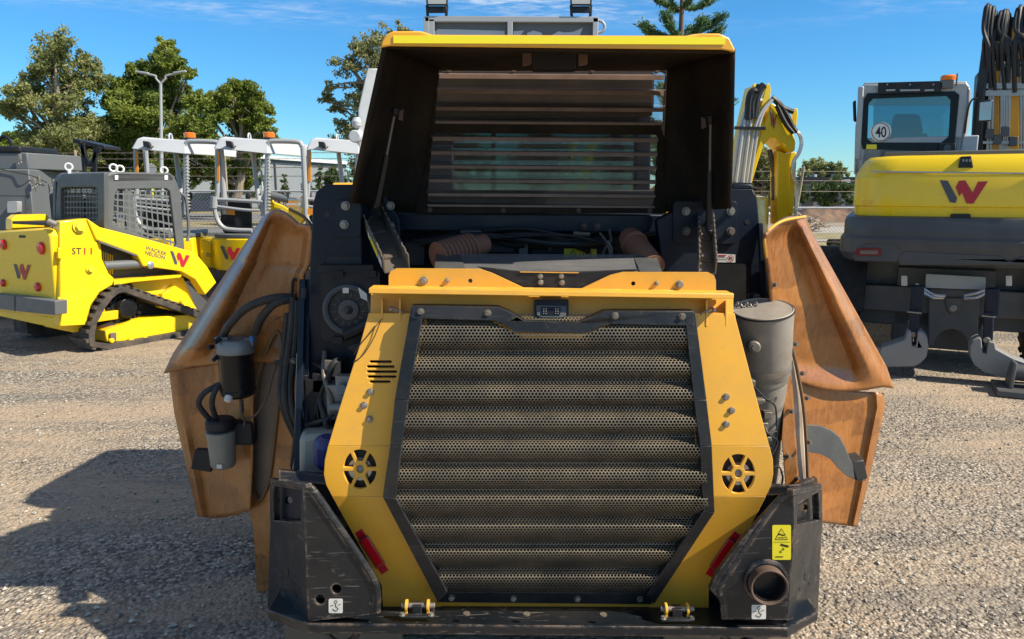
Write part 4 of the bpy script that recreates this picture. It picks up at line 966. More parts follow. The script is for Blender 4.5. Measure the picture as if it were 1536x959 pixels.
m = MB(); m.tube([atr(*p) for p in [(1208, 325, 2.48), (1176, 331, 2.35), (1156, 343, 2.30), (1148.5, 354, 2.285), (1147, 368, 2.29), (1152, 398, 2.37), (1157, 408, 2.40), (1158, 470, 2.50)]], .0045, 8, 4); m.build('door_edge_trim', M['gold'], dr)
m = MB(); m.prism([[atr(1180, 520, 2.40), atr(1186, 556, 2.40), atr(1197, 728, 2.36), atr(1178, 730, 2.36), atr(1172, 657, 2.37), atr(1178, 570, 2.39)]], V((.03, .06, 0))); m.build('door_return_flange', M['fibre'], dr, bevel=.003)
m = MB(); m.prism([[atr(1184, 512, 2.43), atr(1194, 556, 2.43), atr(1203, 620, 2.42), atr(1209, 728, 2.40), atr(1195, 728, 2.40), atr(1189, 600, 2.42)]], V((.01, .02, 0))); m.build('vent_screen', M['canlid'], dr)
m = MB(); m.tube([atr(*p) for p in [(1184, 505, 2.42), (1196, 556, 2.42), (1205, 610, 2.41), (1209, 660, 2.40), (1212, 728, 2.39)]], .0065, 8, 4); m.build('door_seal', M['bronze'], dr)
for x, y in ((1162, 427), (1193, 516), (1203, 560), (1210, 597), (1187, 617), (1181, 684), (1195, 717), (1213, 663)):
    MB().bolt(atr(x, y, 2.365 if y > 590 else 2.40), (.2, -1, .1), .0065, .012).build('bolt', M['dirtysteel'], dr)
m = MB(); sp = [(1200, 636), (1232, 640), (1248, 647), (1260, 657), (1267, 670), (1276, 692), (1283, 703), (1300, 717), (1298, 722), (1284, 721), (1268, 713), (1256, 702), (1245, 689), (1232, 682), (1200, 676)]
Lq = [atr(x, y, lerp(2.44, 2.56, (x-1200)/100)) for x, y in sp]; m.prism([Lq], V((.004, .008, 0))); sb = m.build('stay_plate', M['sheet'], dr, bevel=.002)
m = MB(); m.prism([[atr(1277, 694, 2.535), atr(1296, 690, 2.54), atr(1302, 718, 2.54), atr(1286, 722, 2.535)]], V((.01, .09, 0))); m.build('rubber_stop', M['rubber'], sb, bevel=.004)
# ---- left side door
DLY = .28
def atl(px, py, Y): return at(px, py, Y+DLY)
LD = RD
def left_up(u, v):      # u: 0 = outer edge, 1 = hinge edge
    w = 1-u; edge = min(1, v/.12, (1-v)/.16); e = edge*edge*(3-2*edge)
    return DLY+lerp(2.50, 2.66, w)-.15*(1-v)+wav(w, LD)*e
def bulL(u, v): return ((-6*math.sin(math.pi*u)*(1-v)*(v < .3)), (-14*math.sin(math.pi*min(1, u*1.3))*(max(0, 1-v*3))) - 10*math.sin(math.pi*u)*max(0, (v-.6)/.4)**2)
dl = surf([(398, 322), (392, 328), (259, 531), (245, 561)], [(465, 340), (469, 352), (465, 397), (456, 412), (454, 470), (446, 548)], left_up, 44, 60, bulL).build('side_door', M['fibre'], ctl, solid=-.010, ang=60)
def left_lo(u, v):
    w = 1-u; return .025+DLY+lerp(2.50, 2.66, w)+wav(w, [(0, 0), (.3, .02), (.8, .03), (.9, .0), (1, .01)])
surf([(253, 552), (261, 619), (296, 775)], [(380, 536), (378, 700), (374, 766)], left_lo, 30, 36, lambda u, v: (0, 6*math.sin(math.pi*u)*v)).build('door_lower_panel', M['fibre'], dl, solid=-.008, ang=60)
m = MB(); so = [(372, 548), (449, 545), (446, 640), (436, 705), (422, 780), (414, 830), (405, 880), (385, 897), (383, 860), (380, 796), (373, 766)]
hole_ = [(417, 498), (422, 520), (420, 580), (412, 660), (405, 715), (396, 742), (388, 751), (381, 740), (378, 700), (382, 620), (390, 560), (404, 515)]
LS = lambda x, y, off=0.0: atl(x, y, lerp(2.60, 2.46, (x-370)/80)-off)
m.prism([poly(LS, so[:1]+[(410, 480), (440, 470)]+so[1:]), poly(LS, hole_)], V((.004, .012, 0))); m.build('door_return_flange', M['fibre'], dl, bevel=.003)
m = MB(); m.prism(poly(LS, hole_, -.02), V((0, .003, 0))); m.build('vent_screen', M['mudflap'], dl)
m = MB(); m.tube(poly(LS, hole_, .004), .008, 8, 3, closed=True); m.build('vent_trim', M['bronze'], dl)
m = MB(); m.tube([atl(*p) for p in [(434, 314, 2.42), (456, 326, 2.40), (468, 343, 2.39), (468, 380, 2.42), (464, 398, 2.44), (456, 410, 2.45), (454, 480, 2.46), (447, 600, 2.44), (436, 700, 2.42)]], .006, 8, 4); m.build('door_edge_trim', M['bronze'], dl)
# filters and hoses hung on the left door
m = MB(); p = atl(353, 525, 2.50); r = 25.5*mpp(2.5+DLY)
m.lathe(V((p.x, p.y, atl(353, 600, 2.45).z)), (0, 0, 1), [(0, r*.70), (.006, r*.80), (.012, r*.96), (.03, r*.98), (.034, r*.94), (.165, r*.95), (.172, r*.99), (.178, r*.9)], 32)
ff = m.build('fuel_filter', M['filter'], dl)
m = MB(); m.lathe(V((p.x+.002, p.y, atl(353, 533, 2.46).z)), (0, 0, 1), [(0, r*.95), (.004, r*1.03), (.03, r*1.04), (.045, r*.95), (.055, r*.8)], 28); m.box(atl(335, 511, 2.50), (.05, .05, .035)); m.box(atl(376, 512, 2.51), (.035, .05, .03)); m.box(atl(353, 512, 2.58), (.06, .12, .03)); m.build('filter_head', M['alu'], ff, bevel=.003)
m = MB(); m.cyl(atl(379, 512, 2.47), atl(377, 504, 2.47), .0085, n=12); m.build('blue_plug', M['blueplug'], ff)
m = MB(); q = atl(344, 594, 2.44); m.lathe(q, (-.1, -.6, -.8), [(0, .012), (.004, .015), (.022, .014), (.026, .008)], 10); m.build('drain_knob', M['stickW'], ff)
m = MB(); m.cyl(atl(320, 520, 2.48), atl(312, 522, 2.46), .009, n=10); m.cyl(atl(330, 508, 2.46), atl(322, 514, 2.44), .010, n=10); m.cyl(atl(326, 535, 2.48), atl(320, 541, 2.46), .008, n=10); m.pieces('pipe_fitting', M['bay'], ff)
p2 = atl(331, 640, 2.50); r2 = 21*mpp(2.5+DLY)
m = MB(); m.lathe(V((p2.x, p2.y, atl(331, 706, 2.46).z)), (0, 0, 1), [(0, r2*.3), (.002, r2*.74), (.010, r2*.84), (.05, r2*.88), (.14, r2*.98), (.148, r2*1.0), (.15, r2*.9)], 30); wb = m.build('water_separator', M['greycup'], dl)
m = MB(); m.lathe(V((p2.x, p2.y, atl(331, 647, 2.46).z)), (0, 0, 1), [(0, r2*1.02), (.03, r2*1.0), (.04, r2*.85)], 28); m.box(atl(365, 648, 2.54), (.09, .06, .09)); m.build('separator_head', M['bay'], wb, bevel=.004)
m = MB(); m.prism(poly(YP(2.55+DLY), [(292, 675), (318, 676), (316, 709), (286, 704)]), V((.0, .03, 0))); m.build('bracket', M['bay'], dl, bevel=.003)
m = MB(); m.box(atl(329, 700, 2.448), (.02, .002, .016)); m.build('paper_tag', M['stickW'], wb)
m = MB()
for pts, r in (([(333, 508, 2.5), (345, 486, 2.46), (372, 461, 2.43), (408, 448, 2.42), (440, 446, 2.45)], .0155), ([(383, 500, 2.48), (392, 478, 2.44), (412, 456, 2.42), (438, 448, 2.44)], .0155),
               ([(328, 577, 2.5), (306, 590, 2.47), (298, 606, 2.47), (308, 622, 2.49), (318, 632, 2.5)], .011), ([(336, 570, 2.5), (322, 588, 2.46), (318, 608, 2.46), (324, 628, 2.49)], .011),
               ([(440, 446, 2.43), (436, 500, 2.42), (428, 570, 2.41), (430, 610, 2.40), (446, 655, 2.42)], .014), ([(446, 450, 2.43), (442, 520, 2.42), (436, 580, 2.41), (440, 620, 2.40), (454, 650, 2.42)], .013),
               ([(430, 470, 2.44), (424, 540, 2.43), (420, 590, 2.42), (428, 625, 2.41), (442, 655, 2.43)], .010)):
    m.tube([atl(*p) for p in pts], r, 10)
m.build('fuel_hoses', M['rubber'], dl)
m = MB(); m.tube([atl(*p) for p in [(420, 540, 2.45), (410, 560, 2.44), (400, 596, 2.44), (384, 622, 2.45), (366, 628, 2.46), (362, 615, 2.46)]], .0045, 8); m.build('overflow_tube', M['rust'], dl)
m = MB(); m.tube([atl(*p) for p in [(362, 606, 2.45), (363, 622, 2.44), (367, 630, 2.44), (366, 640, 2.44)]], .0035, 8); m.cyl(atl(362, 600, 2.46), atl(363, 618, 2.46), .008, n=10); m.build('drain_spout', M['rust'], dl)
m = MB(); m.bar(atl(412, 545, 2.42), atl(441, 541, 2.40), .004, .022); m.build('hose_strap', M['bay'], dl)
MB().bolt(atl(441, 541, 2.395), (0, -1, 0), .0085, .014).build('bolt', M['dirtysteel'], dl)
m = MB(); m.tube([atl(*p) for p in [(446, 420, 2.44), (440, 421, 2.44), (438, 440, 2.44), (434, 480, 2.44), (432, 545, 2.43)]], .006, 8); m.build('stay_rod', M['bay'], dl)
# ---- framed headboard with two floodlights standing behind the loader
FY = 12.0; fs = FY/3.25
RP_ = YP(FY); rfm = thing('floodlight_frame', 'white framed grey panel on posts with two floodlights, above the open hood', 'light frame', (at(767, 60, FY).x, FY, 0))
m = MB()
for a in ((640, 27), (893, 28)): p = RP_(*a); m.bar((p.x, FY, 0), p, .022*fs, .03*fs, up=(0, 1, 0))
m.bar(RP_(648, 30), RP_(648, 75), .022*fs, .03*fs, up=(0, 1, 0)); m.bar(RP_(765, 31), RP_(765, 75), .022*fs, .03*fs, up=(0, 1, 0))
m.bar(RP_(638, 29.5), RP_(897, 30.5), .03*fs, .022*fs, up=(0, 0, 1)); m.bar(RP_(638, 75), RP_(897, 75), .03*fs, .02*fs)
m.tube([RP_(893, 30), RP_(903, 33), RP_(907, 41), RP_(902, 48), RP_(893, 50)], .007*fs, 8)
m.build('frame', M['tilegrey'], rfm, bevel=.006)
m = MB(); m.prism([poly(RP_, [(648, 32), (892, 33), (892, 75), (648, 75)], -.03)], V((0, .02, 0))); pn = m.build('panel', M['shedgrey'], rfm)
m = MB()
for q in ([(652, 47), (657, 44), (690, 44.5), (757, 46.5), (757, 60), (652, 60)], [(770, 47), (786, 46), (778, 58), (770, 60)], [(790, 50), (800, 46), (812, 49), (815, 56), (795, 60)], [(822, 56), (838, 47), (846, 49), (860, 48), (874, 42), (868, 58), (845, 60)]): m.prism([poly(RP_, q, -.022)], V((0, .004, 0)))
m.pieces('torn_sticker', M['canopy'], pn)
for cx in (655.5, 871.5):
    m = MB(); m.hexa(poly(YP(FY-.11), [(cx-18, -22), (cx+18, -22), (cx+16, 9), (cx-16, 9)]), poly(YP(FY+.18), [(cx-13, -18), (cx+13, -18), (cx+12, 6), (cx-12, 6)]))
    m.hexa(poly(YP(FY-.05), [(cx-14.5, 9.5), (cx+14.5, 9.5), (cx+14, 20), (cx-14, 20)]), poly(YP(FY+.11), [(cx-13, 9.5), (cx+13, 9.5), (cx+12, 20), (cx-12, 20)]))
    wl = m.build('floodlight', M['black'], rfm, bevel=.012)
    m = MB(); m.prism([poly(YP(FY-.12), [(cx-15, -19), (cx+15, -19), (cx+13.5, 6), (cx-13.5, 6)])], V((0, .012, 0))); m.build('lamp_lens', M['lens'], wl)
    m = MB(); m.tube([RP_(cx-15, 8), RP_(cx-14, 24), RP_(cx-10, 28.5), RP_(cx+10, 28.5), RP_(cx+14, 24), RP_(cx+15, 8)], .022, 8, smooth=False); m.build('lamp_bracket', M['black'], wl)
# ================================================================== neighbouring machines
LOGO_G = [(0, 0), (.167, .02), (.36, .77), (.33, .98), (.21, .96)]
LOGO_R = [(.33, .29), (.40, .02), (.53, 0), (.686, .53), (.795, .05), (1, .03), (.70, 1), (.557, 1), (.462, .52), (.405, .70)]
def logo(parent, quad, mapper, off=.004):
    def q(u, w):
        a = V(quad[0]).lerp(V(quad[1]), u); b = V(quad[3]).lerp(V(quad[2]), u); p = a.lerp(b, w); return mapper(p.x, p.y, off)
    for shp, mt, nm in ((LOGO_G, 'inkgrey', 'emblem_grey_bar'), (LOGO_R, 'inkred', 'emblem_red_zigzag')):
        m = MB(); P = [q(*t) for t in shp]; tri = tessellate_polygon([P]); m.add(P, [tuple(t) for t in tri]); m.build(nm, M[mt], parent, smooth=False)
# ---- small track loader on the left
h = V((math.cos(R(58)), math.sin(R(58)), 0)); nS = V((h.y, -h.x, 0))
S0 = gd(150, 526); SP = Plane(S0, nS)
st = thing('track_loader', 'lemon yellow small track loader with grey mesh cab, parked before the grey machine housing', 'track loader', (S0.x-.5, S0.y+.7, 0))
def sl(pts, off=0.0): return [SP(x, y, off) for x, y in pts]
def onz(px, z, off=0.0):
    p = SP(px, 500, off); return V((p.x, p.y, z))
RPn = Plane(SP(91, 470), -h)
CR = Plane(SP(154, 334, -.14), -h)
def rl(P, pts, off=0.0): return [P(x, y, off) for x, y in pts]
m = MB(); m.prism([sl([(90, 332), (131, 328), (141, 341), (145, 360), (153, 388), (163, 410), (172, 418), (169, 428), (150, 439), (137, 458), (129, 488), (90, 490)], -.01)], -nS*.14)
m.build('side_tower', M['lemon'], st, bevel=.012)
m = MB(); m.prism([sl([(8, 328), (16, 322), (60, 321), (65, 328), (66, 345), (8, 345)], -1.2)], nS*.14); m.build('side_tower', M['lemon'], st, bevel=.01)
m = MB(); m.prism([sl([(131, 328), (150, 341), (225, 360), (293, 379), (311, 400), (325, 424), (308, 443), (293, 420), (270, 407), (214, 399), (206, 383), (144, 360)], .015)], -nS*.13); arm = m.build('lift_arm', M['lemon'], st, bevel=.012)
logo(arm, [(255, 376), (285, 383), (284, 404), (256, 395)], SP, .018)
text_mesh('WACKER\nNEUSON', [(219, 368.5), (250, 378.5), (248.5, 390), (217, 382)], M['inkgrey'], 'lettering', arm, SP, .0175, line=.85)
text_mesh('ST', [(108, 372), (122, 372), (122, 382), (108, 382)], M['ink'], 'lettering', st, SP, -.0075, 1.1)
text_mesh('11', [(126, 372), (138, 372), (138, 382), (126, 382)], M['inkred'], 'lettering', st, SP, -.0075, 1.2)
m = MB()
for i in range(6): m = MB(); m.prism([sl([(151+i*3.4, 376+i*1.3), (152.6+i*3.4, 376.6+i*1.3), (152.6+i*3.4, 412), (151+i*3.4, 411)], -.19)], -nS*.01); m.build('vent_slot', M['lemon'], st)
m = MB(); m.prism([sl([(171, 420), (274, 412), (271, 417), (200, 424), (171, 429)], -.02)], -nS*.2); m.prism([sl([(196, 424), (275, 416), (295, 463), (205, 440)], -.16)], -nS*.2)
m.prism([sl([(244, 441), (263, 429), (281, 440), (295, 463), (300, 475), (240, 462)], -.08)], -nS*.1); m.build('fender', M['lemon'], st, bevel=.008)
m = MB(); m.prism([sl([(200, 430), (275, 420), (330, 470), (330, 490), (205, 480)], -.40)], -nS*.3); m.prism([sl([(143, 356), (275, 400), (275, 420), (172, 428)], -.2)], -nS*.3); m.build('chassis', M['understeel'], st)
# track
outer = [(131, 519), (129, 503), (134, 480), (146, 457), (160, 439), (172, 431.5), (183, 430), (203, 437), (293, 468), (340, 484), (348, 491), (345, 500)]
lo = [onz(330, .0), onz(158, .0)]
OUT = [p+nS*.05 for p in sl(outer)+lo]
cen = sum(OUT, V((0, 0, 0)))/len(OUT)
inner = [p+nS*.05 for p in sl([(139, 514), (138, 503), (142, 484), (153, 463), (165, 447), (174, 440), (183, 438), (202, 445), (292, 476), (334, 489), (338, 492), (335, 496)])+[onz(325, .055), onz(162, .055)]]
m = MB(); m.prism([OUT, inner], -nS*.32)
for i in range(len(OUT)):
    a, b = OUT[i], OUT[(i+1) % len(OUT)]; k = max(1, round((b-a).length/.085)); d = (b-a).normalized()
    nn = d.cross(nS); nn = nn if (a.lerp(b, .5)-cen).dot(nn) > 0 else -nn
    if abs(nn.z) > .95 and nn.z < 0: continue
    for j in range(k): c = a.lerp(b, (j+.5)/k); m.bar(c-nS*.005+nn*.012, c-nS*.31+nn*.012, .042, .035, up=nn)
m.build('rubber_track', M['track'], st, bevel=.004)
m = MB(); m.prism([sl([(158, 496), (206, 478), (285, 472), (310, 480), (330, 490), (325, 498), (270, 507), (161, 514), (159, 505)], -.03)], -nS*.25)
for x in (166, 195, 217, 239, 262): m.lathe(SP(x, 511-(x-166)*.05, -.02), nS, [(0, .03), (.03, .03), (.035, .02)], 12)
m.build('track_frame', M['lemon'], st, bevel=.01)
m = MB(); c = SP(186, 461, -.10); m.lathe(c, nS, [(-.1, .15), (0, .15), (.02, .12), (.06, .11), (.085, .10), (.09, .05)], 24)
for i in range(10):
    t = 2*math.pi*i/10; u = h*math.cos(t)+V((0, 0, 1))*math.sin(t); m.cyl(c+u*.13, c+u*.13+nS*.02, .014, n=6)
for i in range(14):
    t = 2*math.pi*i/14; u = h*math.cos(t)+V((0, 0, 1))*math.sin(t); m.bar(c+u*.15, c+u*.195, .035, .04, up=nS)
m.build('drive_motor', M['filter'], st, bevel=.003)
m = MB(); m.prism([sl([(164, 500), (173, 499), (173, 512), (165, 513)], -.015)], nS*.02); m.build('grease_cover', M['dirtysteel'], st)
# far-side track
m = MB(); m.prism([[p-nS*1.25 for p in OUT]], -nS*.3); m.build('rubber_track', M['track'], st)
# tail, bumper and lights
m = MB(); m.prism([rl(RPn, [(-16, 352), (-8, 347), (62, 342), (71, 345), (75.5, 355), (85, 478), (-16, 468)])], h*.50); tail = m.build('engine_hood', M['lemon'], st, bevel=.03)
m = MB(); m.prism([rl(RPn, [(-12, 462), (90, 478), (90, 492), (60, 488), (-5, 474)])], h*.6); m.prism([sl([(88, 489), (130, 487), (125, 497), (110, 499), (88, 494)], -.1)], -nS*.3); m.build('tail_plate', M['lemon'], st, bevel=.008)
m = MB(); m.prism([rl(RPn, [(-14, 441), (25, 444.5), (82, 452), (82, 473), (25, 467), (-14, 462)], .10)], h*.12); m.build('rear_bumper', M['shedgrey'], st, bevel=.012)
m = MB()
for a, b in (((22, 445), (22, 466)),): m.prism([rl(RPn, [(21, 444), (23, 444), (23, 467), (21, 467)], .102)], h*.01)
m.build('bumper_joint', M['ink'], st)
for x, y, r in ((6.5, 367, 5.5), (63, 372.5, 6.2), (6, 424.5, 4), (58, 430.5, 4.6)):
    m = MB(); m.lathe(RPn(x, y), -h, [(-.01, .062*r/6), (.015, .062*r/6), (.032, .045*r/6), (.036, .01)], 18); m.build('tail_light', M['red'], tail)
logo(tail, [(20, 396), (46, 396.5), (45, 421), (21, 418)], RPn, .005)
m = MB(); m.prism([rl(RPn, rrect(28, 353, 38, 357, 2), .004)], h*.004); m.build('latch', M['ink'], tail)
for y0, y1 in ((372, 388), (446, 459)): MB().prism([sl([(87.5, y0), (94, y0), (94, y1), (87.5, y1)], .02)], -nS*.03).build('hinge', M['lemon'], tail, bevel=.004)
zg = RPn(62, 342).z+.015; m = MB(); m.prism([[V((p.x, p.y, zg)) for p in (RPn(4, 345)+h*.10, RPn(68, 345)+h*.10, RPn(68, 345)+h*.48, RPn(4, 345)+h*.48)]], V((0, 0, .03))); m.build('engine_grille', M['ink'], st)
m = MB(); m.cyl(SP(85, 337, .0), SP(72, 332, -.05), .03, n=12); m.build('exhaust_stub', M['steel'], st)
m = MB(); m.bolt(SP(119, 340), nS, .05, .03); m.bolt(SP(135, 404), nS, .03, .02); m.pieces('pivot_pin', M['stickY'], st)
m = MB(); m.cyl(SP(155, 399, -.06), SP(210, 396, -.06), .048, n=16); cy = m.build('lift_cylinder', M['shedgrey'], st)
m = MB(); m.cyl(SP(205, 397, -.04), SP(230, 398, -.04), .022, n=12); m.lathe(SP(224, 398, .0), nS, [(-.05, .04), (.03, .04), (.04, .02)], 12); m.build('cylinder_rod', M['chrome'], cy)
m = MB(); m.bar(SP(146, 361, -.02), SP(208, 384, -.02), .03, .06, up=nS); m.build('arm_link', M['shedgrey'], st)
# cab: side guard, rear guard, roof
m = MB(); so = [(154, 345), (155, 274), (162, 264), (178, 258.5), (255, 260), (262, 265), (271, 290), (277, 375), (265, 400), (154, 360)]
si = [(173, 290), (177, 284), (250, 283), (255, 287), (265, 366), (262, 372), (210, 352), (169, 336)]
m.prism([sl(so, -.14), sl(si, -.14)], -nS*.05); cab = m.build('cab_side', M['greypaint'], st, bevel=.008)
m = MB(); m.prism([[p-nS*.95 for p in sl(so, -.14)], [p-nS*.95 for p in sl(si, -.14)]], -nS*.05); m.build('cab_side', M['greypaint'], st)
def gmesh(Q, nm, par):
    W_ = (Q[1]-Q[0]).length; H_ = (Q[3]-Q[0]).length
    MB().grid(lambda u, v: Q[0].lerp(Q[1], u).lerp(Q[3].lerp(Q[2], u), v), 4, 4, lambda u, v: (u*W_, v*H_)).build(nm, M['windowmesh'], par, recalc=False)
gmesh(sl([(168, 281), (258, 281), (266, 375), (167, 340)], -.165), 'window_mesh', cab); gmesh([p-nS*.95 for p in sl([(168, 281), (258, 281), (266, 375), (167, 340)], -.165)], 'window_mesh', cab)
co = [(82, 345), (84, 300), (86, 272), (93, 261), (156, 259), (156, 345)]; ci = rrect(91, 281, 146, 331, 5)
m = MB(); m.prism([rl(CR, co), rl(CR, ci)], h*.05); cr = m.build('cab_rear', M['greypaint'], st, bevel=.008)
gmesh(rl(CR, [(88, 278), (149, 278), (149, 334), (88, 334)], -.03), 'window_mesh', cr)
m = MB(); a = SP(154, 265, -.14); Lc_ = (SP(262, 265, -.14)-a).length
z1 = SP(178, 258, -.14).z; pr = [(0, z1-.10), (.03, z1-.035), (.10, z1), (Lc_-.04, z1), (Lc_, z1-.06), (Lc_-.02, z1-.10), (.05, z1-.12)]
m.prism([[V((a.x, a.y, 0))+h*x+V((0, 0, z)) for x, z in pr]], -nS*1.0); m.build('cab_roof', M['greypaint'], st, bevel=.02)
for x, y, o in ((103, 250.5, -.95), (170, 252, -.2), (180, 254, -.25), (246, 256, -.2)):
    m = MB(); c = SP(x, y, o); m.torus(c, V((.4, -1, 0)), .036, .011, 20, 8); m.cyl(c+V((0, 0, -.04)), c+V((0, 0, -.08)), .02, n=10); m.build('lifting_eye', M['white'], st)
m = MB()
for x in (174.5, 249): m.prism([sl(rrect(x-2.5, 263, x+2.5, 270, 1.2), -.135)], nS*.004)
m.pieces('decal', M['white'], st)
m = MB(); Q = CR; m.box(CR(118, 320, -.6), (.45, .45, .5)); m.build('seat', M['seat'], st, bevel=.05)
m = MB(); m.tube([SP(270, 290, -.25), SP(279, 300, -.25), SP(283, 345, -.25), SP(281, 362, -.25)], .018, 8); m.build('grab_rail', M['shedgrey'], st)
m = MB(); m.prism([[SP(120, 498, -.5), SP(135, 512, -.5), SP(135, 500, -.9), SP(118, 495, -.9)]], V((0, 0, -.1))); m.build('belly_plate', M['understeel'], st)

# ---- grey machine housing at the far left
G = thing('grey_machine', 'dark grey steel machine housing with latches and lid, behind the small yellow track loader', 'machine', (at(10, 400, 9.4).x, 9.9, 0))
P9 = YP(9.3)
sx0, sx1, sx2 = at(-190, 300, 9.3).x, at(48, 300, 9.3).x, at(85, 300, 10.1).x
zt_, zb_ = at(0, 254, 9.3).z, .35
m = MB(); m.prism([[V((sx0, 9.3, zb_)), V((sx1, 9.3, zb_)), V((sx2, 10.2, zb_)), V((sx2, 11, zb_)), V((sx0, 11, zb_))]], V((0, 0, zt_-zb_))); gb = m.build('housing', M['shedgrey'], G, bevel=.015)
m = MB(); z2 = at(0, 229, 9.4).z; m.prism([[V((sx0, 9.42, zt_)), V((at(40, 240, 9.4).x, 9.42, zt_)), V((at(42, 240, 9.4).x+.1, 10.4, zt_)), V((sx0, 10.4, zt_))]], V((0, 0, z2-zt_))); m.build('upper_housing', M['shedgrey'], G, bevel=.015)
m = MB(); m.box(((sx0+at(32, 240, 9.4).x)/2, 9.8, z2+.04), (at(32, 240, 9.4).x-sx0, .8, .08)); m.build('lid', M['black'], G, bevel=.02)
m = MB(); m.tube([at(-10, 222, 9.6), at(2, 207, 9.6), at(10, 206, 9.6), at(17, 214, 9.6), at(19, 226, 9.6)], .022, 8); m.build('grab_handle', M['black'], G)
m = MB(); m.prism([[V(p) for p in poly(P9, rrect(18, 302, 33, 319, 2))]], V((0, -.09, 0))); m.build('switch_box', M['tilegrey'], G, bevel=.01)
m = MB(); m.prism(poly(P9, rrect(38, 308, 44, 314, 1), .004), V((0, .003, 0))); m.prism(poly(P9, [(-20, 292), (40, 293), (40, 294), (-20, 293)], .004), V((0, .003, 0))); m.prism(poly(P9, [(38, 293), (41, 293), (41, 400), (40, 400)], .004), V((0, .003, 0))); m.build('panel_seam', M['greypaint'], G)
m = MB(); m.tube([P9(-20, 250, .02), P9(20, 258, .02), P9(48, 264, .02), at(70, 274, 9.7)], .006, 6); m.build('hose', M['rubber'], G)
for x, y, Y in ((30, 236, 9.4), (58, 268, 9.45), (51, 272, 9.3), (80, 273, 9.85)):
    m = MB(); p = at(x, y, Y-.03); m.box(p, (.03, .03, .07)); m.torus(p+V((0, -.01, -.07)), (0, 1, 0), .02, .006, 12, 6); m.build('latch', M['steel'], G, bevel=.003)
m = MB()
for xx in (sx0+.8, sx1-.5, sx2-.3): m.box((xx, 10.2, zb_/2), (.2, 1.2, zb_))
m.pieces('skid', M['understeel'], G)
# dark steel rack behind it
RK = thing('roll_frame', 'black steel roll frame with slanted struts behind the grey machine housing', 'frame', (at(135, 300, 12).x, 12, 0))
m = MB(); q = YP(12)
m.prism([poly(q, [(109, 208), (157, 219), (157, 224), (109, 214)])], V((0, .5, 0)))
for a, b in (((125, 214), (129, 420)), ((143, 222), (139, 420)), ((120, 213), (134, 250)), ((150, 221), (136, 250))): m.bar(q(*a), q(*b), .06, .05, up=(0, 1, 0))
m.box(q(134, 420)+V((0, .1, -.1)), (.6, .7, .5)); m.bar(V((q(129, 420).x, 12, 0)), V((q(129, 420).x, 12, .8)), .1, .1)
m.build('frame_tube', M['black'], RK, bevel=.005)

# ---- mini excavators with pale canopies, three alike
E = thing('mini_excavator', 'yellow mini excavator with pale canopy, middle of the three in a row', 'mini excavator', (at(375, 400, 10.4).x, 10.4, 0), 'mini excavators in a row')
P = YP(10.0)
TG = M['tilegrey']; rr = .030
def tube2(m, pts, r=rr, Y=10.0, k=5):
    m.tube([at(p[0], p[1], p[2] if len(p) > 2 else Y) for p in pts], r, 10, k)
m = MB()
roof = [(319, 223, 9.9), (328, 208, 9.95), (336, 205, 10.0), (372, 208, 10), (403, 210, 10), (402, 231, 9.9), (352, 226, 9.9)]
F_ = [at(*p) for p in roof]; dep = V((.25, 1.15, 0))
m.prism([F_], dep)
can_ = m.build('canopy', M['canopy'], E, bevel=.02)
m = MB(); tube2(m, [(399, 322), (400, 280), (402, 222), (404, 214), (412, 212), (445, 213), (452, 218), (455, 232), (459, 322)], .034)
tube2(m, [(326, 224), (326, 260), (326, 290), (322, 310), (326, 330), (336, 342), (352, 345), (378, 346)], .030)
tube2(m, [(331, 226, 10.9), (334, 290, 10.9)], .03); tube2(m, [(379, 228, 10.6), (387, 292, 10.5), (392, 315, 10.3)], .032); tube2(m, [(387, 256, 10.5), (392, 258, 10.5), (393, 285, 10.4), (389, 293, 10.4)], .013)
tube2(m, [(323, 299), (395, 303)], .026); tube2(m, [(326, 310), (366, 315), (390, 316)], .020); tube2(m, [(322, 295), (321, 312)], .05)
m.pieces('roll_frame', TG, E)
m = MB(); m.prism([poly(P, [(391, 300), (398, 282), (402, 282), (402, 322), (391, 325)])], V((0, .03, 0)))
for y in range(218, 318, 5): m.box(P(404, y), (.012, .08, .02))
m.build('frame_bracket', TG, E)
m = MB(); m.prism([poly(YP(9.96), [(326, 228), (329, 228), (329, 272), (325, 272)])], V((0, .02, 0))); m.build('orange_strip', M['barrier'], E)
b0 = at(404, 209, 10.35)
m = MB(); m.lathe(b0, (0, 0, 1), [(0, .085), (.02, .085)], 18); bc = m.build('beacon_base', M['black'], E)
m = MB(); m.lathe(b0, (0, 0, 1), [(.02, .075), (.08, .078), (.092, .06), (.095, .01)], 18); m.build('beacon_lens', M['amber'], bc)
m = MB(); f = poly(YP(9.86), [(338, 211), (347, 212), (350, 221), (339, 220)]); m.hexa(f, [p+V((.01, .06, 0)) for p in poly(YP(9.86), [(340, 213), (346, 213), (348, 219), (340, 219)])]); m.tube([P(344, 220, .12), P(350, 222, .1), P(354, 219, .1)], .008, 6); m.build('work_lamp', M['black'], E, bevel=.006)
m = MB(); m.torus(at(374, 206, 10.4), (1, 0, 0), .05, .012, 14, 6); m.build('lifting_eye', M['canopy'], E)
m = MB(); m.hexa(poly(YP(10.3), [(333, 298), (378, 300), (378, 345), (330, 343)]), poly(YP(10.6), [(333, 296), (378, 298), (378, 345), (330, 343)])); m.hexa(poly(YP(10.1), [(334, 338), (380, 340), (380, 352), (334, 350)]), poly(YP(10.6), [(334, 336), (380, 338), (380, 352), (334, 350)])); m.build('operator_seat', M['seat'], E, bevel=.04)
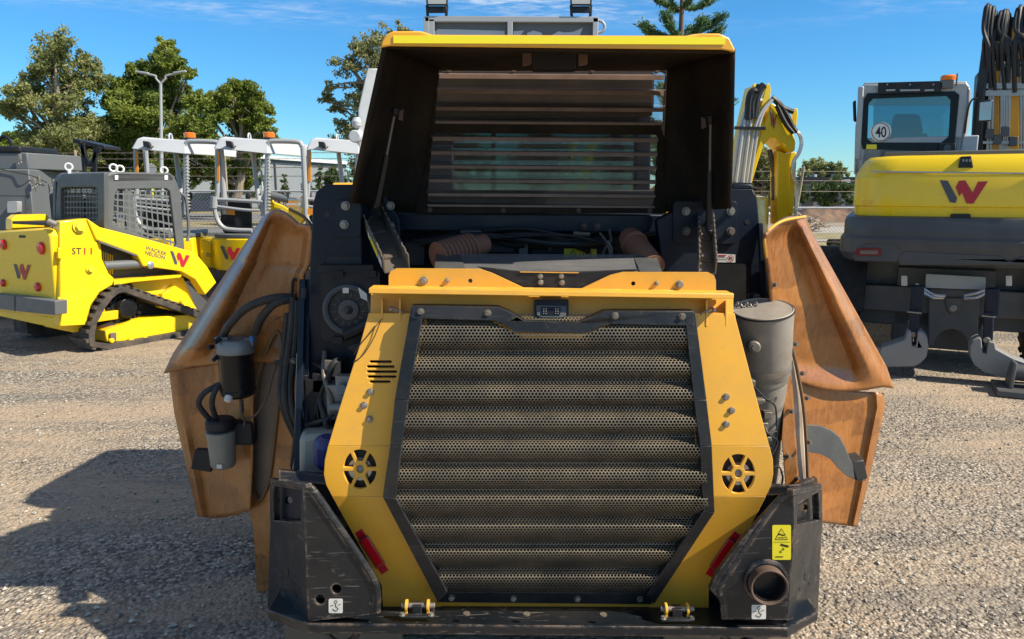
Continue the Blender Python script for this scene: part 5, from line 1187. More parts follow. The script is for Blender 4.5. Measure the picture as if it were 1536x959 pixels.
# swing body: rounded panels
m = MB(); ring = [(283, 352, 10.25), (300, 354, 10.12), (318, 350, 10.1), (321, 351, 9.95), (340, 357, 9.82), (375, 360, 9.8), (410, 357, 9.95), (425, 352, 10.3), (420, 350, 11.2), (300, 350, 11.2)]
tp = [at(*p) for p in ring]; zT = at(360, 358, 9.8).z; tp = [V((p.x, p.y, zT)) for p in tp]; zB = at(360, 407, 9.8).z
m.prism([tp], V((0, 0, zB-zT))); body = m.build('swing_body', M['lemon'], E, bevel=.02)
m = MB(); m.prism([[V((p.x*1.0, p.y, zT+.002)) for p in [tp[3], tp[4], tp[5], tp[6], tp[7], tp[8]]]], V((0, 0, .05))); m.build('body_trim', M['shedgrey'], E, bevel=.01)
def cyl_map(px, py, off=0.0):
    Y = pw(px, [(321, 9.95), (340, 9.82), (375, 9.8), (410, 9.95)]); return at(px, py, Y-off)
logo(body, [(330, 369), (361, 372), (358, 391), (333, 389)], cyl_map, .012)
m = MB(); m.prism([poly(YP(10.12), [(285, 358), (293, 358), (293, 395), (285, 395)], .01)], V((0, .01, 0))); m.prism([poly(YP(10.10), [(302, 360), (316, 366), (316, 400), (302, 395)], .02)], V((0, .02, 0))); m.build('body_panel', M['lemon'], E, bevel=.006)
text_mesh('WACKER\nNEUSON', [(309, 379), (316.5, 380), (316.5, 386), (309, 385)], M['inkgrey'], 'lettering', body, YP(10.10), .03, line=.85)
m = MB(); m.prism([poly(YP(9.98), [(458, 313), (473, 313), (473, 323), (458, 322)])], V((0, .02, 0))); m.build('orange_decal', M['barrier'], E)
m = MB()
for a, b in (((285, 295, 10.2), (284, 320, 10.2)), ((372, 296, 10.2), (376, 310, 10.2))): m.cyl(at(*a), at(*b), .014, n=8); m.lathe(at(*a), (0, 0, 1), [(-.04, .02), (0, .035), (.05, .03), (.06, .01)], 10)
m.pieces('control_lever', M['seat'], E)
# undercarriage
xa, xb = tp[0].x+.1, tp[7].x-.1
for Yc in (9.95, 11.1):
    m = MB(); pts = [V((xa+.02, Yc, .20))+V((.2*math.cos(R(a)), 0, .2*math.sin(R(a)))) for a in range(90, 271, 20)]+[V((xb-.02, Yc, .20))+V((.2*math.cos(R(a)), 0, .2*math.sin(R(a)))) for a in range(270, 451, 20)]
    m.prism([pts], V((0, .24, 0)))
    for i in range(len(pts)):
        a, b = pts[i], pts[(i+1) % len(pts)]; k = max(1, round((b-a).length/.09)); d = (b-a).normalized(); nn = d.cross(V((0, 1, 0)))
        for j in range(k):
            c = a.lerp(b, (j+.5)/k)
            if c.z > .06: m.bar(c+V((0, .0, 0)), c+V((0, .24, 0)), .04, .04, up=nn)
    m.build('rubber_track', M['track'], E)
m = MB(); m.box(((xa+xb)/2, 10.5, .42), (.8, .9, .32)); m.build('undercarriage', M['understeel'], E)
dxE = 1.128*at(768+125, 230, 10).x/1.128
E1 = copy_tree(E); E1.location.x -= dxE; E1.location.y += .05; E1['label'] = 'yellow mini excavator with pale canopy, leftmost of three, behind the small track loader'
# boom lugs and grey cylinder on its far side
m = MB(); m.prism([poly(YP(10.2), [(401, 290), (406, 290), (409, 303), (425, 309), (445, 322), (452, 318), (455, 300), (459, 290), (461, 325), (440, 345), (401, 350)])], V((0, .15, 0))); m.build('boom_bracket', M['lemon'], E, bevel=.01)
m = MB(); m.cyl(at(405, 293, 10.1), at(432, 299, 10.1), .055, n=14); cg = m.build('swing_cylinder', M['shedgrey'], E)
m = MB(); m.cyl(at(430, 298.5, 10.1), at(452, 301, 10.1), .026, n=12); m.build('cylinder_rod', M['chrome'], cg)
E2 = copy_tree(E); E2.location.x += dxE*1.06; E2.location.y += .15; E2['label'] = 'yellow mini excavator with pale canopy, rightmost of three, half hidden by the open hood'

# ---- yellow excavator with its boom folded over, behind the loader on the right
B = thing('excavator', 'yellow excavator with tall folded boom and bright pipes, behind the navy upright and fence post', 'excavator', (at(1120, 400, 9.4).x, 9.6, 0))
q = YP(9.0); wv = V((-.05, .38, 0))
m = MB(); m.prism([poly(q, [(1112, 278), (1120, 278), (1128, 275), (1137, 245), (1146, 218), (1155, 207), (1162, 206), (1186, 230), (1193, 226), (1194, 212), (1188, 196), (1165, 158), (1156, 154), (1148, 187), (1139, 213), (1128, 245)])], wv)
m.prism([poly(q, [(1101, 280), (1128, 276), (1148, 190), (1139, 128), (1131, 128), (1116, 192)], -.05)], V((-.02, .3, 0))); bm_ = m.build('boom', M['lemon'], B, bevel=.015)
m = MB(); m.prism([poly(q, [(1139, 170), (1150, 126), (1154, 125), (1157, 133), (1155, 150), (1146, 162), (1142, 178)], .02)], V((0, .06, 0))); m.prism([poly(q, [(1128, 150), (1130, 127), (1134, 125), (1137, 130), (1136, 160)], -.32)], V((0, .06, 0)))
m.prism([poly(q, [(1190, 165), (1196, 162), (1197, 170), (1195, 190), (1189, 189)], -.03)], V((0, .06, 0))); m.pieces('boom_lug', M['lemon'], bm_, bevel=.008)
m = MB(); m.prism([poly(q, [(1166, 226), (1185, 232), (1190, 240), (1189, 322), (1186, 332), (1166, 338)], -.06)], V((0, .26, 0))); m.prism([poly(q, [(1184, 230), (1195, 228), (1195, 246), (1190, 322), (1184, 322)], -.02)], V((0, .3, 0))); m.build('stick', M['lemon'], B, bevel=.012)
m = MB()
for i in range(6):
    x0, x1 = 1098+i*5.2, 1117+i*5.2; pts = [q(x0, 278, .06+.02*(i % 2)), q(x0+(x1-x0)*.62, 195-i*2, .06+.02*(i % 2)), q(x1+2, 165-i*3, .05), q(x1+10, 150, .02)]
    if i > 3: pts = [q(x0, 278, .06), q(x0+(x1-x0)*.8, 195-i*2, .07), q(1152+i, 152, .06), q(1160+i*1.4, 150+i*.5, .05), q(1172+i*2, 176-i, .05)]
    m.tube(pts, .019, 10)
m.build('hydraulic_pipe', M['brightpipe'], bm_)
m = MB()
for i, y in enumerate((192, 276)): m.bar(q(1099+(192-y)*-.0, y, .10) if i else q(1102, 192, .10), q(1148 if i == 0 else 1128, y+1, .10), .04, .035)
m.pieces('pipe_clamp', M['black'], bm_)
m = MB()
for pts in ([(1122, 180), (1124, 150), (1129, 138), (1136, 137), (1140, 128)], [(1131, 178), (1135, 150), (1138, 140), (1142, 132), (1146, 128)], [(1128, 178), (1128, 155), (1133, 142)]): m.tube([q(x, y, .08) for x, y in pts], .045, 8)
for pts in ([(1160, 148), (1172, 160), (1182, 165), (1190, 168)], [(1158, 146), (1170, 156), (1180, 172), (1190, 192), (1195, 198)], [(1165, 158), (1178, 185), (1190, 200)]): m.tube([q(x, y, .05) for x, y in pts], .03, 8)
m.build('hydraulic_hose', M['hose'], bm_)
m = MB()
for k in range(2): m.tube([q(x+k*2.2, y, .03) for x, y in [(1192, 195), (1198, 202), (1201, 212), (1200, 222), (1196, 232), (1190, 242), (1188, 258), (1191, 270), (1194, 280), (1193, 315)]], .015, 8)
m.pieces('hydraulic_pipe', M['chrome'], B)
logo(bm_, [(1155, 167), (1165, 173), (1163, 196), (1156, 189)], q, .008)
m = MB(); m.cyl(at(1154, 225, 9.2), at(1163, 270, 9.2), .03, n=10); m.cyl(at(1162, 265, 9.2), at(1163, 300, 9.2), .045, n=10); m.build('bucket_cylinder', M['understeel'], B)
m = MB(); zt_, zb_ = at(1130, 296, 8.6).z, at(1130, 430, 8.4).z
pl = [at(1030, 400, 8.5), at(1128, 400, 8.45), at(1143, 400, 8.6), at(1149, 400, 8.9), at(1140, 400, 10.4), at(1030, 400, 10.4)]
pr_ = [(zb_, .96), (lerp(zb_, zt_, .3), 1.0), (lerp(zb_, zt_, .8), .99), (zt_, .965)]
cc = V((at(1090, 400, 9.4).x, 9.4, 0)); vs = []; n_ = len(pl)
for z, k in pr_: vs += [V((cc.x+(p.x-cc.x)*k, cc.y+(p.y-cc.y)*k, z)) for p in pl]
m.add(vs, [(j*n_+i, j*n_+(i+1) % n_, (j+1)*n_+(i+1) % n_, (j+1)*n_+i) for j in range(3) for i in range(n_)]+[tuple(range(n_)), tuple(range(3*n_, 4*n_))]); m.build('counterweight', M['lemon'], B, bevel=.03)
m = MB(); m.box((cc.x, 9.5, .62), (.9, 1.4, .35)); m.build('undercarriage', M['understeel'], B)
for xx in (cc.x-.55, cc.x+.45):
    m = MB(); m.prism([[V((xx, 9.4+y, z)) for y, z in [(-1.0, .12), (-1.1, .3), (-.95, .5), (.95, .5), (1.1, .3), (1.0, .12), (.85, 0), (-.85, 0)]]], V((.32, 0, 0))); m.build('crawler_track', M['track'], B, bevel=.02)

# ---- wheeled excavator on the right
XTH = R(26); XO = at(1450, 400, 6.3); XH = V((math.sin(XTH), math.cos(XTH), 0)); XROT = Matrix.Rotation(XTH, 3, 'Z')
def XP(Y):                       # working plane of the turned machine, in the machine's own unturned frame
    pl_ = Plane(XO+XH*(Y-6.3), -XH)
    return lambda px, py, off=0.0: XO+XROT @ (pl_(px, py, off)-XO)
def XA(px, py, Y): return XP(Y)(px, py)
X = thing('wheeled_excavator', 'large yellow wheeled excavator with round 40 speed sign on its cab window', 'wheeled excavator', (XA(1450, 500, 7.2).x, 7.2, 0))
YR = 6.3; q = XP(YR)
def zy(py, Y=YR): return XA(1450, py, Y).z
xL, xR = XA(1279, 300, YR).x, XA(1622, 300, YR).x
def plan(inset, z, rc=.30, back=2.1):
    L, R_, y0 = xL+inset, xR-inset, YR+inset*.8; out = [V((L, YR+back, z))]
    for i in range(7): a = R(180+90*i/6); out.append(V((L+rc+rc*math.cos(a), y0+rc+rc*math.sin(a), z)))
    for i in range(7): a = R(270+90*i/6); out.append(V((R_-rc+rc*math.cos(a), y0+rc+rc*math.sin(a), z)))
    out.append(V((R_, YR+back, z))); return out
def shell(prof, name, mat, parent, bevel=0.0, back=2.1):
    m = MB(); rings = [plan(i, z, back=back) for i, z in prof]; n_ = len(rings[0]); vs = [p for r_ in rings for p in r_]
    m.add(vs, [(j*n_+i, j*n_+(i+1) % n_, (j+1)*n_+(i+1) % n_, (j+1)*n_+i) for j in range(len(rings)-1) for i in range(n_)]+[tuple(range(n_)), tuple(range((len(rings)-1)*n_, len(rings)*n_))])
    return m.build(name, mat, parent, bevel=bevel, ang=28)
cw = shell([(.02, zy(331)), (.012, zy(312)), (.0, zy(310)), (.0, zy(266)), (.012, zy(262)), (.015, zy(258)), (.07, zy(238)), (.11, zy(232.5)), (.18, zy(231))], 'engine_cover', M['lemon'], X)
m = MB(); f = [q(1304, 257.5, .0), q(1625, 265, .0)]; m.bar(q(1306, 257.5, -.008), q(1595, 261, -.008), .02, .012); m.build('chrome_strip', M['tilegrey'], cw)
shell([(.0, zy(400)), (-.05, zy(395)), (-.085, zy(384)), (-.085, zy(362)), (-.06, zy(357)), (-.06, zy(335)), (-.045, zy(328)), (.0, zy(326)), (.06, zy(325.5))], 'bumper', M['bumpergrey'], X)
QB = XP(YR-.068)
m = MB(); m.prism([poly(QB, [(1279, 385), (1296, 367), (1342, 366), (1352, 378), (1345, 393), (1283, 391)], .004)], V((0, .01, 0))); m.build('lamp_recess', M['bumpergrey'], X, bevel=.003)
m = MB(); m.prism([poly(QB, rrect(1283, 372.5, 1322, 384, 4), .016)], V((0, .02, 0))); tl = m.build('tail_light', M['darkred'], X, bevel=.004)
m = MB(); m.prism([poly(QB, rrect(1290, 376, 1317, 381.5, 2), .020)], V((0, .006, 0))); m.build('lens_strip', M['dirtysteel'], tl)
m = MB(); m.prism([poly(QB, [(1346, 385), (1358, 377), (1500, 384), (1514, 392), (1536, 384), (1600, 388), (1600, 398), (1350, 398)], .006)], V((0, .02, 0))); m.build('bumper_skirt', M['bumpergrey'], X, bevel=.006)
logo(cw, [(1409.5, 270.5), (1482, 271), (1481.5, 306), (1410, 305)], q, .006)
m = MB(); m.prism([poly(XP(YR-.0), [(1441, 235), (1457, 234), (1460, 252), (1437, 252)], -.02)], V((0, .1, 0))); cm = m.build('rear_camera', M['black'], X, bevel=.006)
m = MB()
for x in (1445, 1450, 1455): m.prism(poly(q, rrect(x-1.5, 239, x+1.5, 243, .5), -.014), V((0, .004, 0)))
m.pieces('camera_lens', M['steel'], cm)
m = MB(); m.prism([poly(q, rrect(1426, 321, 1456, 327, 2), .012)], V((0, .02, 0))); hd = m.build('cover_handle', M['black'], cw, bevel=.003)
def outline_decal(x0, y0, x1, y1, mp, par, tri=True):
    m = MB(); o = .004
    def st_(pts, w, closed=False):
        n = len(pts)
        for i in range(n if closed else n-1):
            (a, b), (c, d) = pts[i], pts[(i+1) % n]; L = math.hypot(c-a, d-b) or 1; nx, ny = -(d-b)/L*w/2, (c-a)/L*w/2
            m.add([mp(a+nx, b+ny, o), mp(c+nx, d+ny, o), mp(c-nx, d-ny, o), mp(a-nx, b-ny, o)], [(0, 1, 2, 3)])
    st_([(x0, y0), (x1, y0), (x1, y1), (x0, y1)], .7, True)
    if tri: xm = (x0*2+x1)/3; st_([(xm, y0+1.5), (xm+2.5, y1-1.5), (xm-2.5, y1-1.5)], .7, True); st_([(xm+4, y0+4), (xm+7, y0+5), (x1-1.5, y0+4)], 1.2)
    m.build('outline_decal', M['barrier'], par, smooth=False)
outline_decal(1294, 301, 1308, 310, q, cw); outline_decal(1431, 311.5, 1452, 315, q, cw, False)
m = MB(); m.box(((xL+xR)/2, YR+1.1, zy(231)+.01), (xR-xL-.45, 1.7, .06)); m.build('deck', M['greypaint'], X, bevel=.01)
# cab
YC = 7.0; qc = XP(YC); dC = 1.7
m = MB()
oc = [(1281, 262), (1283, 190), (1288, 160), (1291, 135), (1295, 126.5), (1320, 126.5), (1440, 124), (1450, 124), (1455, 130), (1452, 180), (1443, 232), (1430, 240)]
ic = [(1290, 205), (1296, 150), (1302, 142), (1428, 139), (1437, 143), (1430, 215), (1418, 226), (1295, 222)]
m.prism([poly(qc, oc), poly(qc, ic)], V((0, .05, 0)))
m.bar(qc(1286, 240), qc(1292, 130), .05, .05); cabx = m.build('cab_frame', TG, X, bevel=.012)
m = MB(); m.prism([poly(XP(YC+.02), [(1296, 124), (1450, 122), (1453, 130), (1294, 132)])], V((.0, dC, .0)))
for x0 in (1292, 1447): m.bar(qc(x0, 132, -dC), V((qc(x0, 232, -dC).x, YC+dC, 1.55)), .07, .07)
m.prism([[qc(1449, 128), qc(1455, 133), qc(1453, 180), qc(1444, 232), qc(1438, 232), qc(1446, 180)]], V((.02, .10, 0)))
m.prism([[qc(1281, 262), qc(1283, 190), qc(1287, 190), qc(1290, 232), qc(1290, 262)]], V((0, dC, 0))); m.box(qc(1370, 250, -dC/2), (.95, dC, .5)); m.build('cab_shell', TG, X, bevel=.01)
m = MB(); m.prism([poly(qc, [(1290, 207), (1296, 150), (1301, 140), (1432, 137), (1439, 143), (1432, 216), (1419, 228), (1294, 224)], .006), poly(qc, [(1303, 155), (1310, 148), (1420, 144), (1426, 150), (1423, 205), (1412, 214), (1308, 214), (1301, 208)], .006)], V((0, .008, 0))); m.build('window_border', M['blackglass'], cabx)
m = MB(); m.prism([poly(qc, [(1298, 148), (1430, 142), (1426, 212), (1412, 222), (1297, 218)], -.01)], V((0, .006, 0))); m.build('rear_window', M['tintglass'], cabx)
m = MB(); g = XP(YC+dC-.05); m.prism([poly(g, [(1310, 150), (1432, 148), (1432, 225), (1310, 225)])], V((0, .006, 0))); m.build('windscreen', M['tintglass'], cabx)
m = MB(); m.hexa(poly(XP(7.7), [(1340, 172), (1380, 172), (1386, 200), (1334, 200)]), poly(XP(7.85), [(1342, 171), (1378, 171), (1384, 200), (1336, 200)])); m.hexa(poly(XP(7.7), [(1330, 200), (1392, 200), (1394, 235), (1328, 235)]), poly(XP(7.9), [(1330, 200), (1392, 200), (1394, 235), (1328, 235)])); m.build('operator_seat', M['seat'], X, bevel=.03)
m = MB(); m.prism([poly(qc, [(1317, 124), (1412, 121.5), (1412, 138), (1317, 141)], .06)], V((0, .06, 0))); lb = m.build('roof_visor', M['black'], X, bevel=.004)
m = MB()
for x0 in (1329, 1350, 1387): m.prism(poly(qc, [(x0, 134.5), (x0+14 if x0 != 1350 else x0+30, 134), (x0+14 if x0 != 1350 else x0+30, 136.5), (x0, 137)], .064), V((0, .003, 0)))
for x0 in (1331, 1365, 1400): m.prism(poly(qc, ellipse(x0, 127, 1.2), .064), V((0, .003, 0)))
m.pieces('visor_slot', M['tilegrey'], lb)
p = qc(1422, 121, .02); m = MB(); m.lathe(p+V((0, 0, .0)), (0, 0, 1), [(0, .062), (.03, .066), (.045, .055), (.048, .01)], 18); bx = m.build('beacon_lens', M['amber'], X)
m = MB(); m.box(p+V((0, 0, -.035)), (.09, .1, .07)); m.cyl(p+V((.07, 0, -.05)), p+V((.07, 0, .06)), .008, n=8); m.build('beacon_base', M['shedgrey'], bx, bevel=.008)
c = qc(1321, 198, .03); m = MB(); m.lathe(c, (0, -1, 0), [(-.01, .09), (.0, .091), (.002, .089)], 36); sg = m.build('speed_sign', M['white'], X)
text_mesh('40', [(1313, 190), (1329.5, 190), (1329.5, 206.5), (1313, 206.5)], M['ink'], 'lettering', sg, qc, .0335, .95)
m = MB()
nR = 36
ro, ri = [(1321+14*math.cos(2*math.pi*i/nR), 198+14*math.sin(2*math.pi*i/nR)) for i in range(nR)], [(1321+12.8*math.cos(2*math.pi*i/nR), 198+12.8*math.sin(2*math.pi*i/nR)) for i in range(nR)]
m.prism([poly(qc, ro, .0335), poly(qc, ri, .0335)], V((0, .0005, 0))); m.build('sign_ring', M['sheet'], sg)
m = MB(); m.prism(poly(qc, [(1300, 217), (1315, 217), (1315, 224), (1299, 224)], .01), V((0, .002, 0))); m.build('yellow_decal', M['stickY'], cabx)
m = MB(); m.prism(poly(qc, [(1409, 215), (1434, 215), (1434, 229), (1407, 229)], .07), V((0, .07, 0))); lc = m.build('air_intake', M['black'], X, bevel=.008)
m = MB(); m.lathe(qc(1421, 222, .075), (0, -1, 0), [(0, .03), (.006, .03), (.007, .02)], 16); m.build('intake_ring', M['sheet'], lc)
m = MB(); m.hexa(poly(XP(7.2), [(1279, 153), (1284, 150), (1285, 184), (1280, 182)]), poly(XP(7.35), [(1279, 153), (1284, 150), (1285, 184), (1280, 182)])); m.build('side_mirror', M['black'], X, bevel=.01)
# boom bundle of hoses and pipes
qb = XP(7.6); qb = XP(7.6)
m = MB(); m.prism([poly(qb, [(1470, 228), (1476, 150), (1486, 60), (1492, 24), (1545, 26), (1550, 60), (1547, 228)], -.06)], V((0, .35, 0))); bm2 = m.build('boom', M['black'], X, bevel=.02)
m = MB(); m.prism([poly(qb, [(1487, 228), (1491, 120), (1496, 62), (1500, 62), (1499, 130), (1499, 228)], .02)], V((0, .1, 0))); m.prism([poly(qb, [(1513, 228), (1516, 120), (1520, 40), (1530, 26), (1531, 120), (1529, 228)], .02)], V((0, .1, 0)))
m.pieces('boom_plate', M['gold'], bm2, bevel=.008)
m = MB()
for x0, x1, yt in ((1481, 1486, 92), (1486, 1490, 88), (1500, 1502, 84), (1504, 1505, 92), (1508, 1509, 118), (1511, 1514, 92), (1531, 1530, 88), (1536, 1534, 95)):
    m.tube([qb(x0, 228, .10), qb((x0+x1)/2+1, 160, .12), qb(x1, yt, .10)], .014, 8)
for y, xa_, xb_ in ((98, 1480, 1541), (127, 1472, 1545), (131, 1472, 1545), (138, 1472, 1545), (142, 1474, 1545), (214, 1474, 1545)): m.bar(qb(xa_, y, .13), qb(xb_, y, .13), .02, .025)
m.build('hydraulic_pipe', M['dirtychrome'], bm2)
m = MB()
rnd = random.Random(3)
for i in range(24):
    x0 = 1468+i*3.1+rnd.uniform(-2, 2); top = (12 if i < 8 else (22 if i < 14 else 15))+rnd.uniform(-4, 4)
    x1 = (1482 if i < 8 else (1503 if i < 14 else 1530))+rnd.uniform(-7, 9)
    m.tube([qb(x0+rnd.uniform(8, 14), rnd.uniform(85, 140), .14), qb(x0+8, 70, .17+rnd.uniform(0, .05)), qb(x1-2, 45, .18), qb(x1+1, top, .12), qb(x1+2.5, top+1, .0), qb(x1+3, top+16, -.25)], rnd.choice((.013, .019, .016)), 8)
for i in range(4): m.tube([qb(1462+i*3, 225, .1), qb(1466+i*2, 160, .15), qb(1474+i*2, 95, .15), qb(1480+i*3, 50, .15), qb(1484+i*3, 18, .1)], .024, 8)
m.build('hydraulic_hose', M['hose'], bm2)
m = MB(); m.prism([poly(qb, [(1460, 228), (1467, 108), (1480, 100), (1478, 228)], -.0)], V((0, .3, 0))); m.build('boom_guard', M['black'], X, bevel=.02)
m = MB()
for i in range(4): m.box(qb(1484+i*12, 205+rnd.uniform(-8, 8), .13), (.07, .04, .09))
m.pieces('valve_block', M['understeel'], bm2, bevel=.006)
m = MB(); Qm = XP(6.9); mp_ = rrect(1466, 150, 1490, 185, 6); m.hexa(poly(Qm, [(1468, 151), (1490, 149), (1488, 182), (1466, 184)]), poly(XP(6.96), [(1469, 153), (1489, 151), (1487, 181), (1467, 182)])); mr = m.build('wing_mirror', M['black'], X, bevel=.015)
m = MB(); m.prism(poly(Qm, [(1470, 154), (1488, 152), (1486.5, 180), (1468.5, 181)], .003), V((0, .002, 0))); m.build('mirror_glass', M['clear'], mr)
m = MB(); m.tube([Qm(1467, 148, -.03), Qm(1458, 150, -.03), Qm(1452, 165, -.05), Qm(1447, 200, -.1)], .009, 6); m.build('mirror_arm', M['black'], mr)
# undercarriage, tyres, outriggers
YU = 6.75; u = XP(YU)
m = MB(); m.prism([poly(u, [(1397, 432), (1464, 434), (1470, 440), (1466, 525), (1453, 520), (1449, 508), (1440, 498), (1428, 494), (1415, 497), (1405, 507), (1400, 520), (1392, 519), (1394, 440)])], V((0, .12, 0)))
m.prism([poly(u, [(1417, 446), (1444, 447), (1440, 466), (1434, 472), (1426, 472), (1420, 466)], .03)], V((0, .03, 0))); m.box(((xL+xR)/2, 8.2, .75), (.8, 2.6, .35)); m.box(((xL+xR)/2, 7.25, .66), (1.5, .5, .62)); m.box(((xL+xR)/2, 7.3, .42), (.8, .6, .56)); m.box(((xL+xR)/2, 9.4, .5), (1.7, .5, .8)); m.box(((xL+xR)/2, YU+.25, .62), (1.5, .3, .25)); ucx = m.build('chassis', M['understeel'], X, bevel=.01)
m = MB(); m.lathe(u(1430, 462.5, .03), (0, -1, 0), [(0, .03), (.01, .03), (.014, .02), (.012, .008), (.02, .006)], 18); m.build('tow_pin', M['steel'], ucx)
m = MB(); m.prism([poly(XP(YU-.06), [(1389, 411), (1479, 416), (1478, 435), (1388, 432)])], V((0, .05, 0))); m.build('number_plate_holder', M['tilegrey'], ucx, bevel=.004)
m = MB()
for x0 in (1352, 1509): m.prism(poly(u, rrect(x0, 414, x0+9, 429, 1), .02), V((0, .01, 0)))
m.pieces('side_reflector', M['stickW'], ucx)
m = MB()
for pts in ([(1374, 426), (1386, 434), (1400, 442), (1418, 444)], [(1372, 428), (1384, 438), (1398, 446), (1416, 447)], [(1446, 444), (1464, 440), (1478, 435), (1492, 433)], [(1446, 448), (1466, 446), (1482, 438), (1494, 434), (1492, 460)]): m.tube([u(x, y, .12) for x, y in pts], .014, 8)
m.pieces('hydraulic_pipe', M['chrome'], ucx)
for (x0, y0), (x1, y1) in (((1377, 428), (1370, 510)), ((1489, 432), (1481, 518))):
    o = XP(6.35); m = MB(); m.bar(o(x0, y0), o(x0-3, (y0+y1)/2+5), .10, .09); m.hexa(poly(o, [(x0-13, y0+36), (x0+3, y0+36), (x1+8, y1-2), (x1-8, y1-2)], .06), poly(o, [(x0-13, y0+36), (x0+3, y0+36), (x1+8, y1-2), (x1-8, y1-2)], -.02)); oc_ = m.build('outrigger_cylinder', M['navy'], X, bevel=.012)
    m = MB(); m.bar(o(x0-16, (y0+y1)/2-1, .065), o(x0+5, (y0+y1)/2+1, .065), .012, .012); m.lathe(o(x1-1, y1-8, .05), (0, -1, 0), [(0, .028), (.03, .028), (.035, .02)], 14); m.pieces('cylinder_pin', M['steel'], oc_)
    m = MB(); m.cyl(o(x1-2, y1-30, .0), o(x1, y1+2, .0), .035, n=14); m.build('cylinder_rod', M['chrome'], oc_)
o = XP(6.2); m = MB()
m.prism([poly(o, [(1320, 531), (1322, 522), (1358, 510), (1362, 497), (1367, 497), (1368, 520), (1374, 520), (1377, 498), (1382, 497), (1391, 506), (1393, 520), (1390, 536), (1380, 546), (1372, 550), (1325, 551)])], V((0, .22, 0)))
m.bar(V((o(1325, 535).x-.45, 6.3, .22)), o(1330, 536, -.1), .12, .16); a1 = m.build('outrigger_arm', M['outrigger'], X, bevel=.03)
m = MB(); xx = o(1325, 535).x-.55; m.box((xx, 6.3, .03), (.5, .45, .05)); m.hexa([V((xx-.12, 6.2, .05)), V((xx+.12, 6.2, .05)), V((xx+.12, 6.4, .05)), V((xx-.12, 6.4, .05))], [V((xx-.05, 6.25, .25)), V((xx+.05, 6.25, .25)), V((xx+.05, 6.35, .25)), V((xx-.05, 6.35, .25))]); m.build('outrigger_foot', M['outrigger'], X, bevel=.01)
m = MB(); m.prism([poly(o, [(1456, 520), (1460, 512), (1468, 508), (1472, 508), (1474, 530), (1480, 532), (1484, 514), (1492, 514), (1494, 524), (1520, 538), (1540, 545), (1552, 556), (1550, 573), (1530, 571), (1500, 566), (1475, 558), (1462, 548), (1456, 536)])], V((0, .22, 0))); m.build('outrigger_arm', M['outrigger'], X, bevel=.03)
m = MB(); fp = XA(1560, 588, 6.0); m.box((fp.x, 6.05, .03), (.62, .42, .05)); m.hexa([V((fp.x-.22, 5.95, .055)), V((fp.x-.19, 5.95, .055)), V((fp.x-.19, 6.2, .055)), V((fp.x-.22, 6.2, .055))], [V((fp.x-.20, 6.0, .26)), V((fp.x-.17, 6.0, .26)), V((fp.x-.17, 6.15, .26)), V((fp.x-.20, 6.15, .26))]); m.cyl((fp.x-.20, 6.08, .17), (fp.x+.25, 6.08, .17), .07, n=16); m.build('outrigger_foot', M['understeel'], X, bevel=.008)
def tyre(cx, cy, r=.50, w=.52):
    m = MB(); m.lathe((cx-w/2, cy, r), (1, 0, 0), [(0, .22), (.01, r*.72), (.05, r*.93), (.10, r*.985), (w-.10, r*.985), (w-.05, r*.93), (w-.01, r*.72), (w, .22)], 36)
    for i in range(22):
        t = 2*math.pi*i/22; d = V((0, math.cos(t), math.sin(t)))
        for s in (-1, 1):
            e = V((0, math.cos(t+.13*s), math.sin(t+.13*s)))
            m.bar(V((cx+s*.02, cy, r))+d*(r*.98), V((cx+s*(w/2-.03), cy, r))+e*(r*.95), .055, .045, up=d)
    return m.build('tyre', M['tyre'], X, bevel=.008)
xm = (xL+xR)/2
for cx in (xm-.96, xm+.96):
    for cy in (7.25, 9.75):
        t_ = tyre(cx, cy)
        m = MB(); s = -1 if cx < xm else 1; m.lathe((cx+s*.18, cy, .5), (s, 0, 0), [(0, .27), (.06, .25), (.065, .12), (.12, .11), (.13, .05)], 22); m.build('wheel_rim', M['understeel'], t_)
m = MB()
for s in (-1, 1):
    cx = xm+s*.96; pts = [V((cx-.29, 7.25+.58*math.cos(R(a)), .5+.58*math.sin(R(a)))) for a in range(20, 181, 16)]; pi_ = [V((cx-.29, 7.25+.55*math.cos(R(a)), .5+.55*math.sin(R(a)))) for a in range(180, 19, -16)]
    m.prism([pts+pi_], V((.58, 0, 0)))
m.pieces('mudguard', M['tyre'], X, bevel=.01)

X.rotation_euler = (0, 0, -XTH); X.location = XO+XROT.transposed() @ (V(X.location)-XO)
# ================================================================== setting
def sstep(a, b, x): t = min(1, max(0, (x-a)/(b-a))); return t*t*(3-2*t)
def terrain(x, y): return -2.3*sstep(45, 62, y)*sstep(4, 9, x-(y-45)*.05)
ys = [-40, -15, -5, 0, 2, 4, 6, 8, 10, 12, 15, 20, 26, 32, 38, 44, 47, 50, 53, 56, 59, 62, 70, 85, 110, 150, 250, 500, 900]
xs = [-700, -300, -120, -60, -30, -15, -8, -4, 0, 2, 4, 5, 6, 7, 8, 9, 10, 11, 13, 16, 20, 30, 60, 120, 300, 700]
m = MB(); nx = len(xs)
m.add([V((x, y, terrain(x, y))) for y in ys for x in xs], [(j*nx+i, j*nx+i+1, (j+1)*nx+i+1, (j+1)*nx+i) for j in range(len(ys)-1) for i in range(nx-1)])
g = m.build('ground', M['gravel'], recalc=False); structure(g)
def sheet(name, x0, x1, y0, y1, z, mat, slope=0.0):
    m = MB(); m.add([(x0, y0, z), (x1, y0+slope*(x1-x0), z), (x1, y1+slope*(x1-x0), z), (x0, y1, z)], [(0, 1, 2, 3)])
    return structure(m.build(name, M[mat], recalc=False, smooth=False))
sheet('road', 1.5, 60, 15.2, 20.2, .012, 'asphalt')
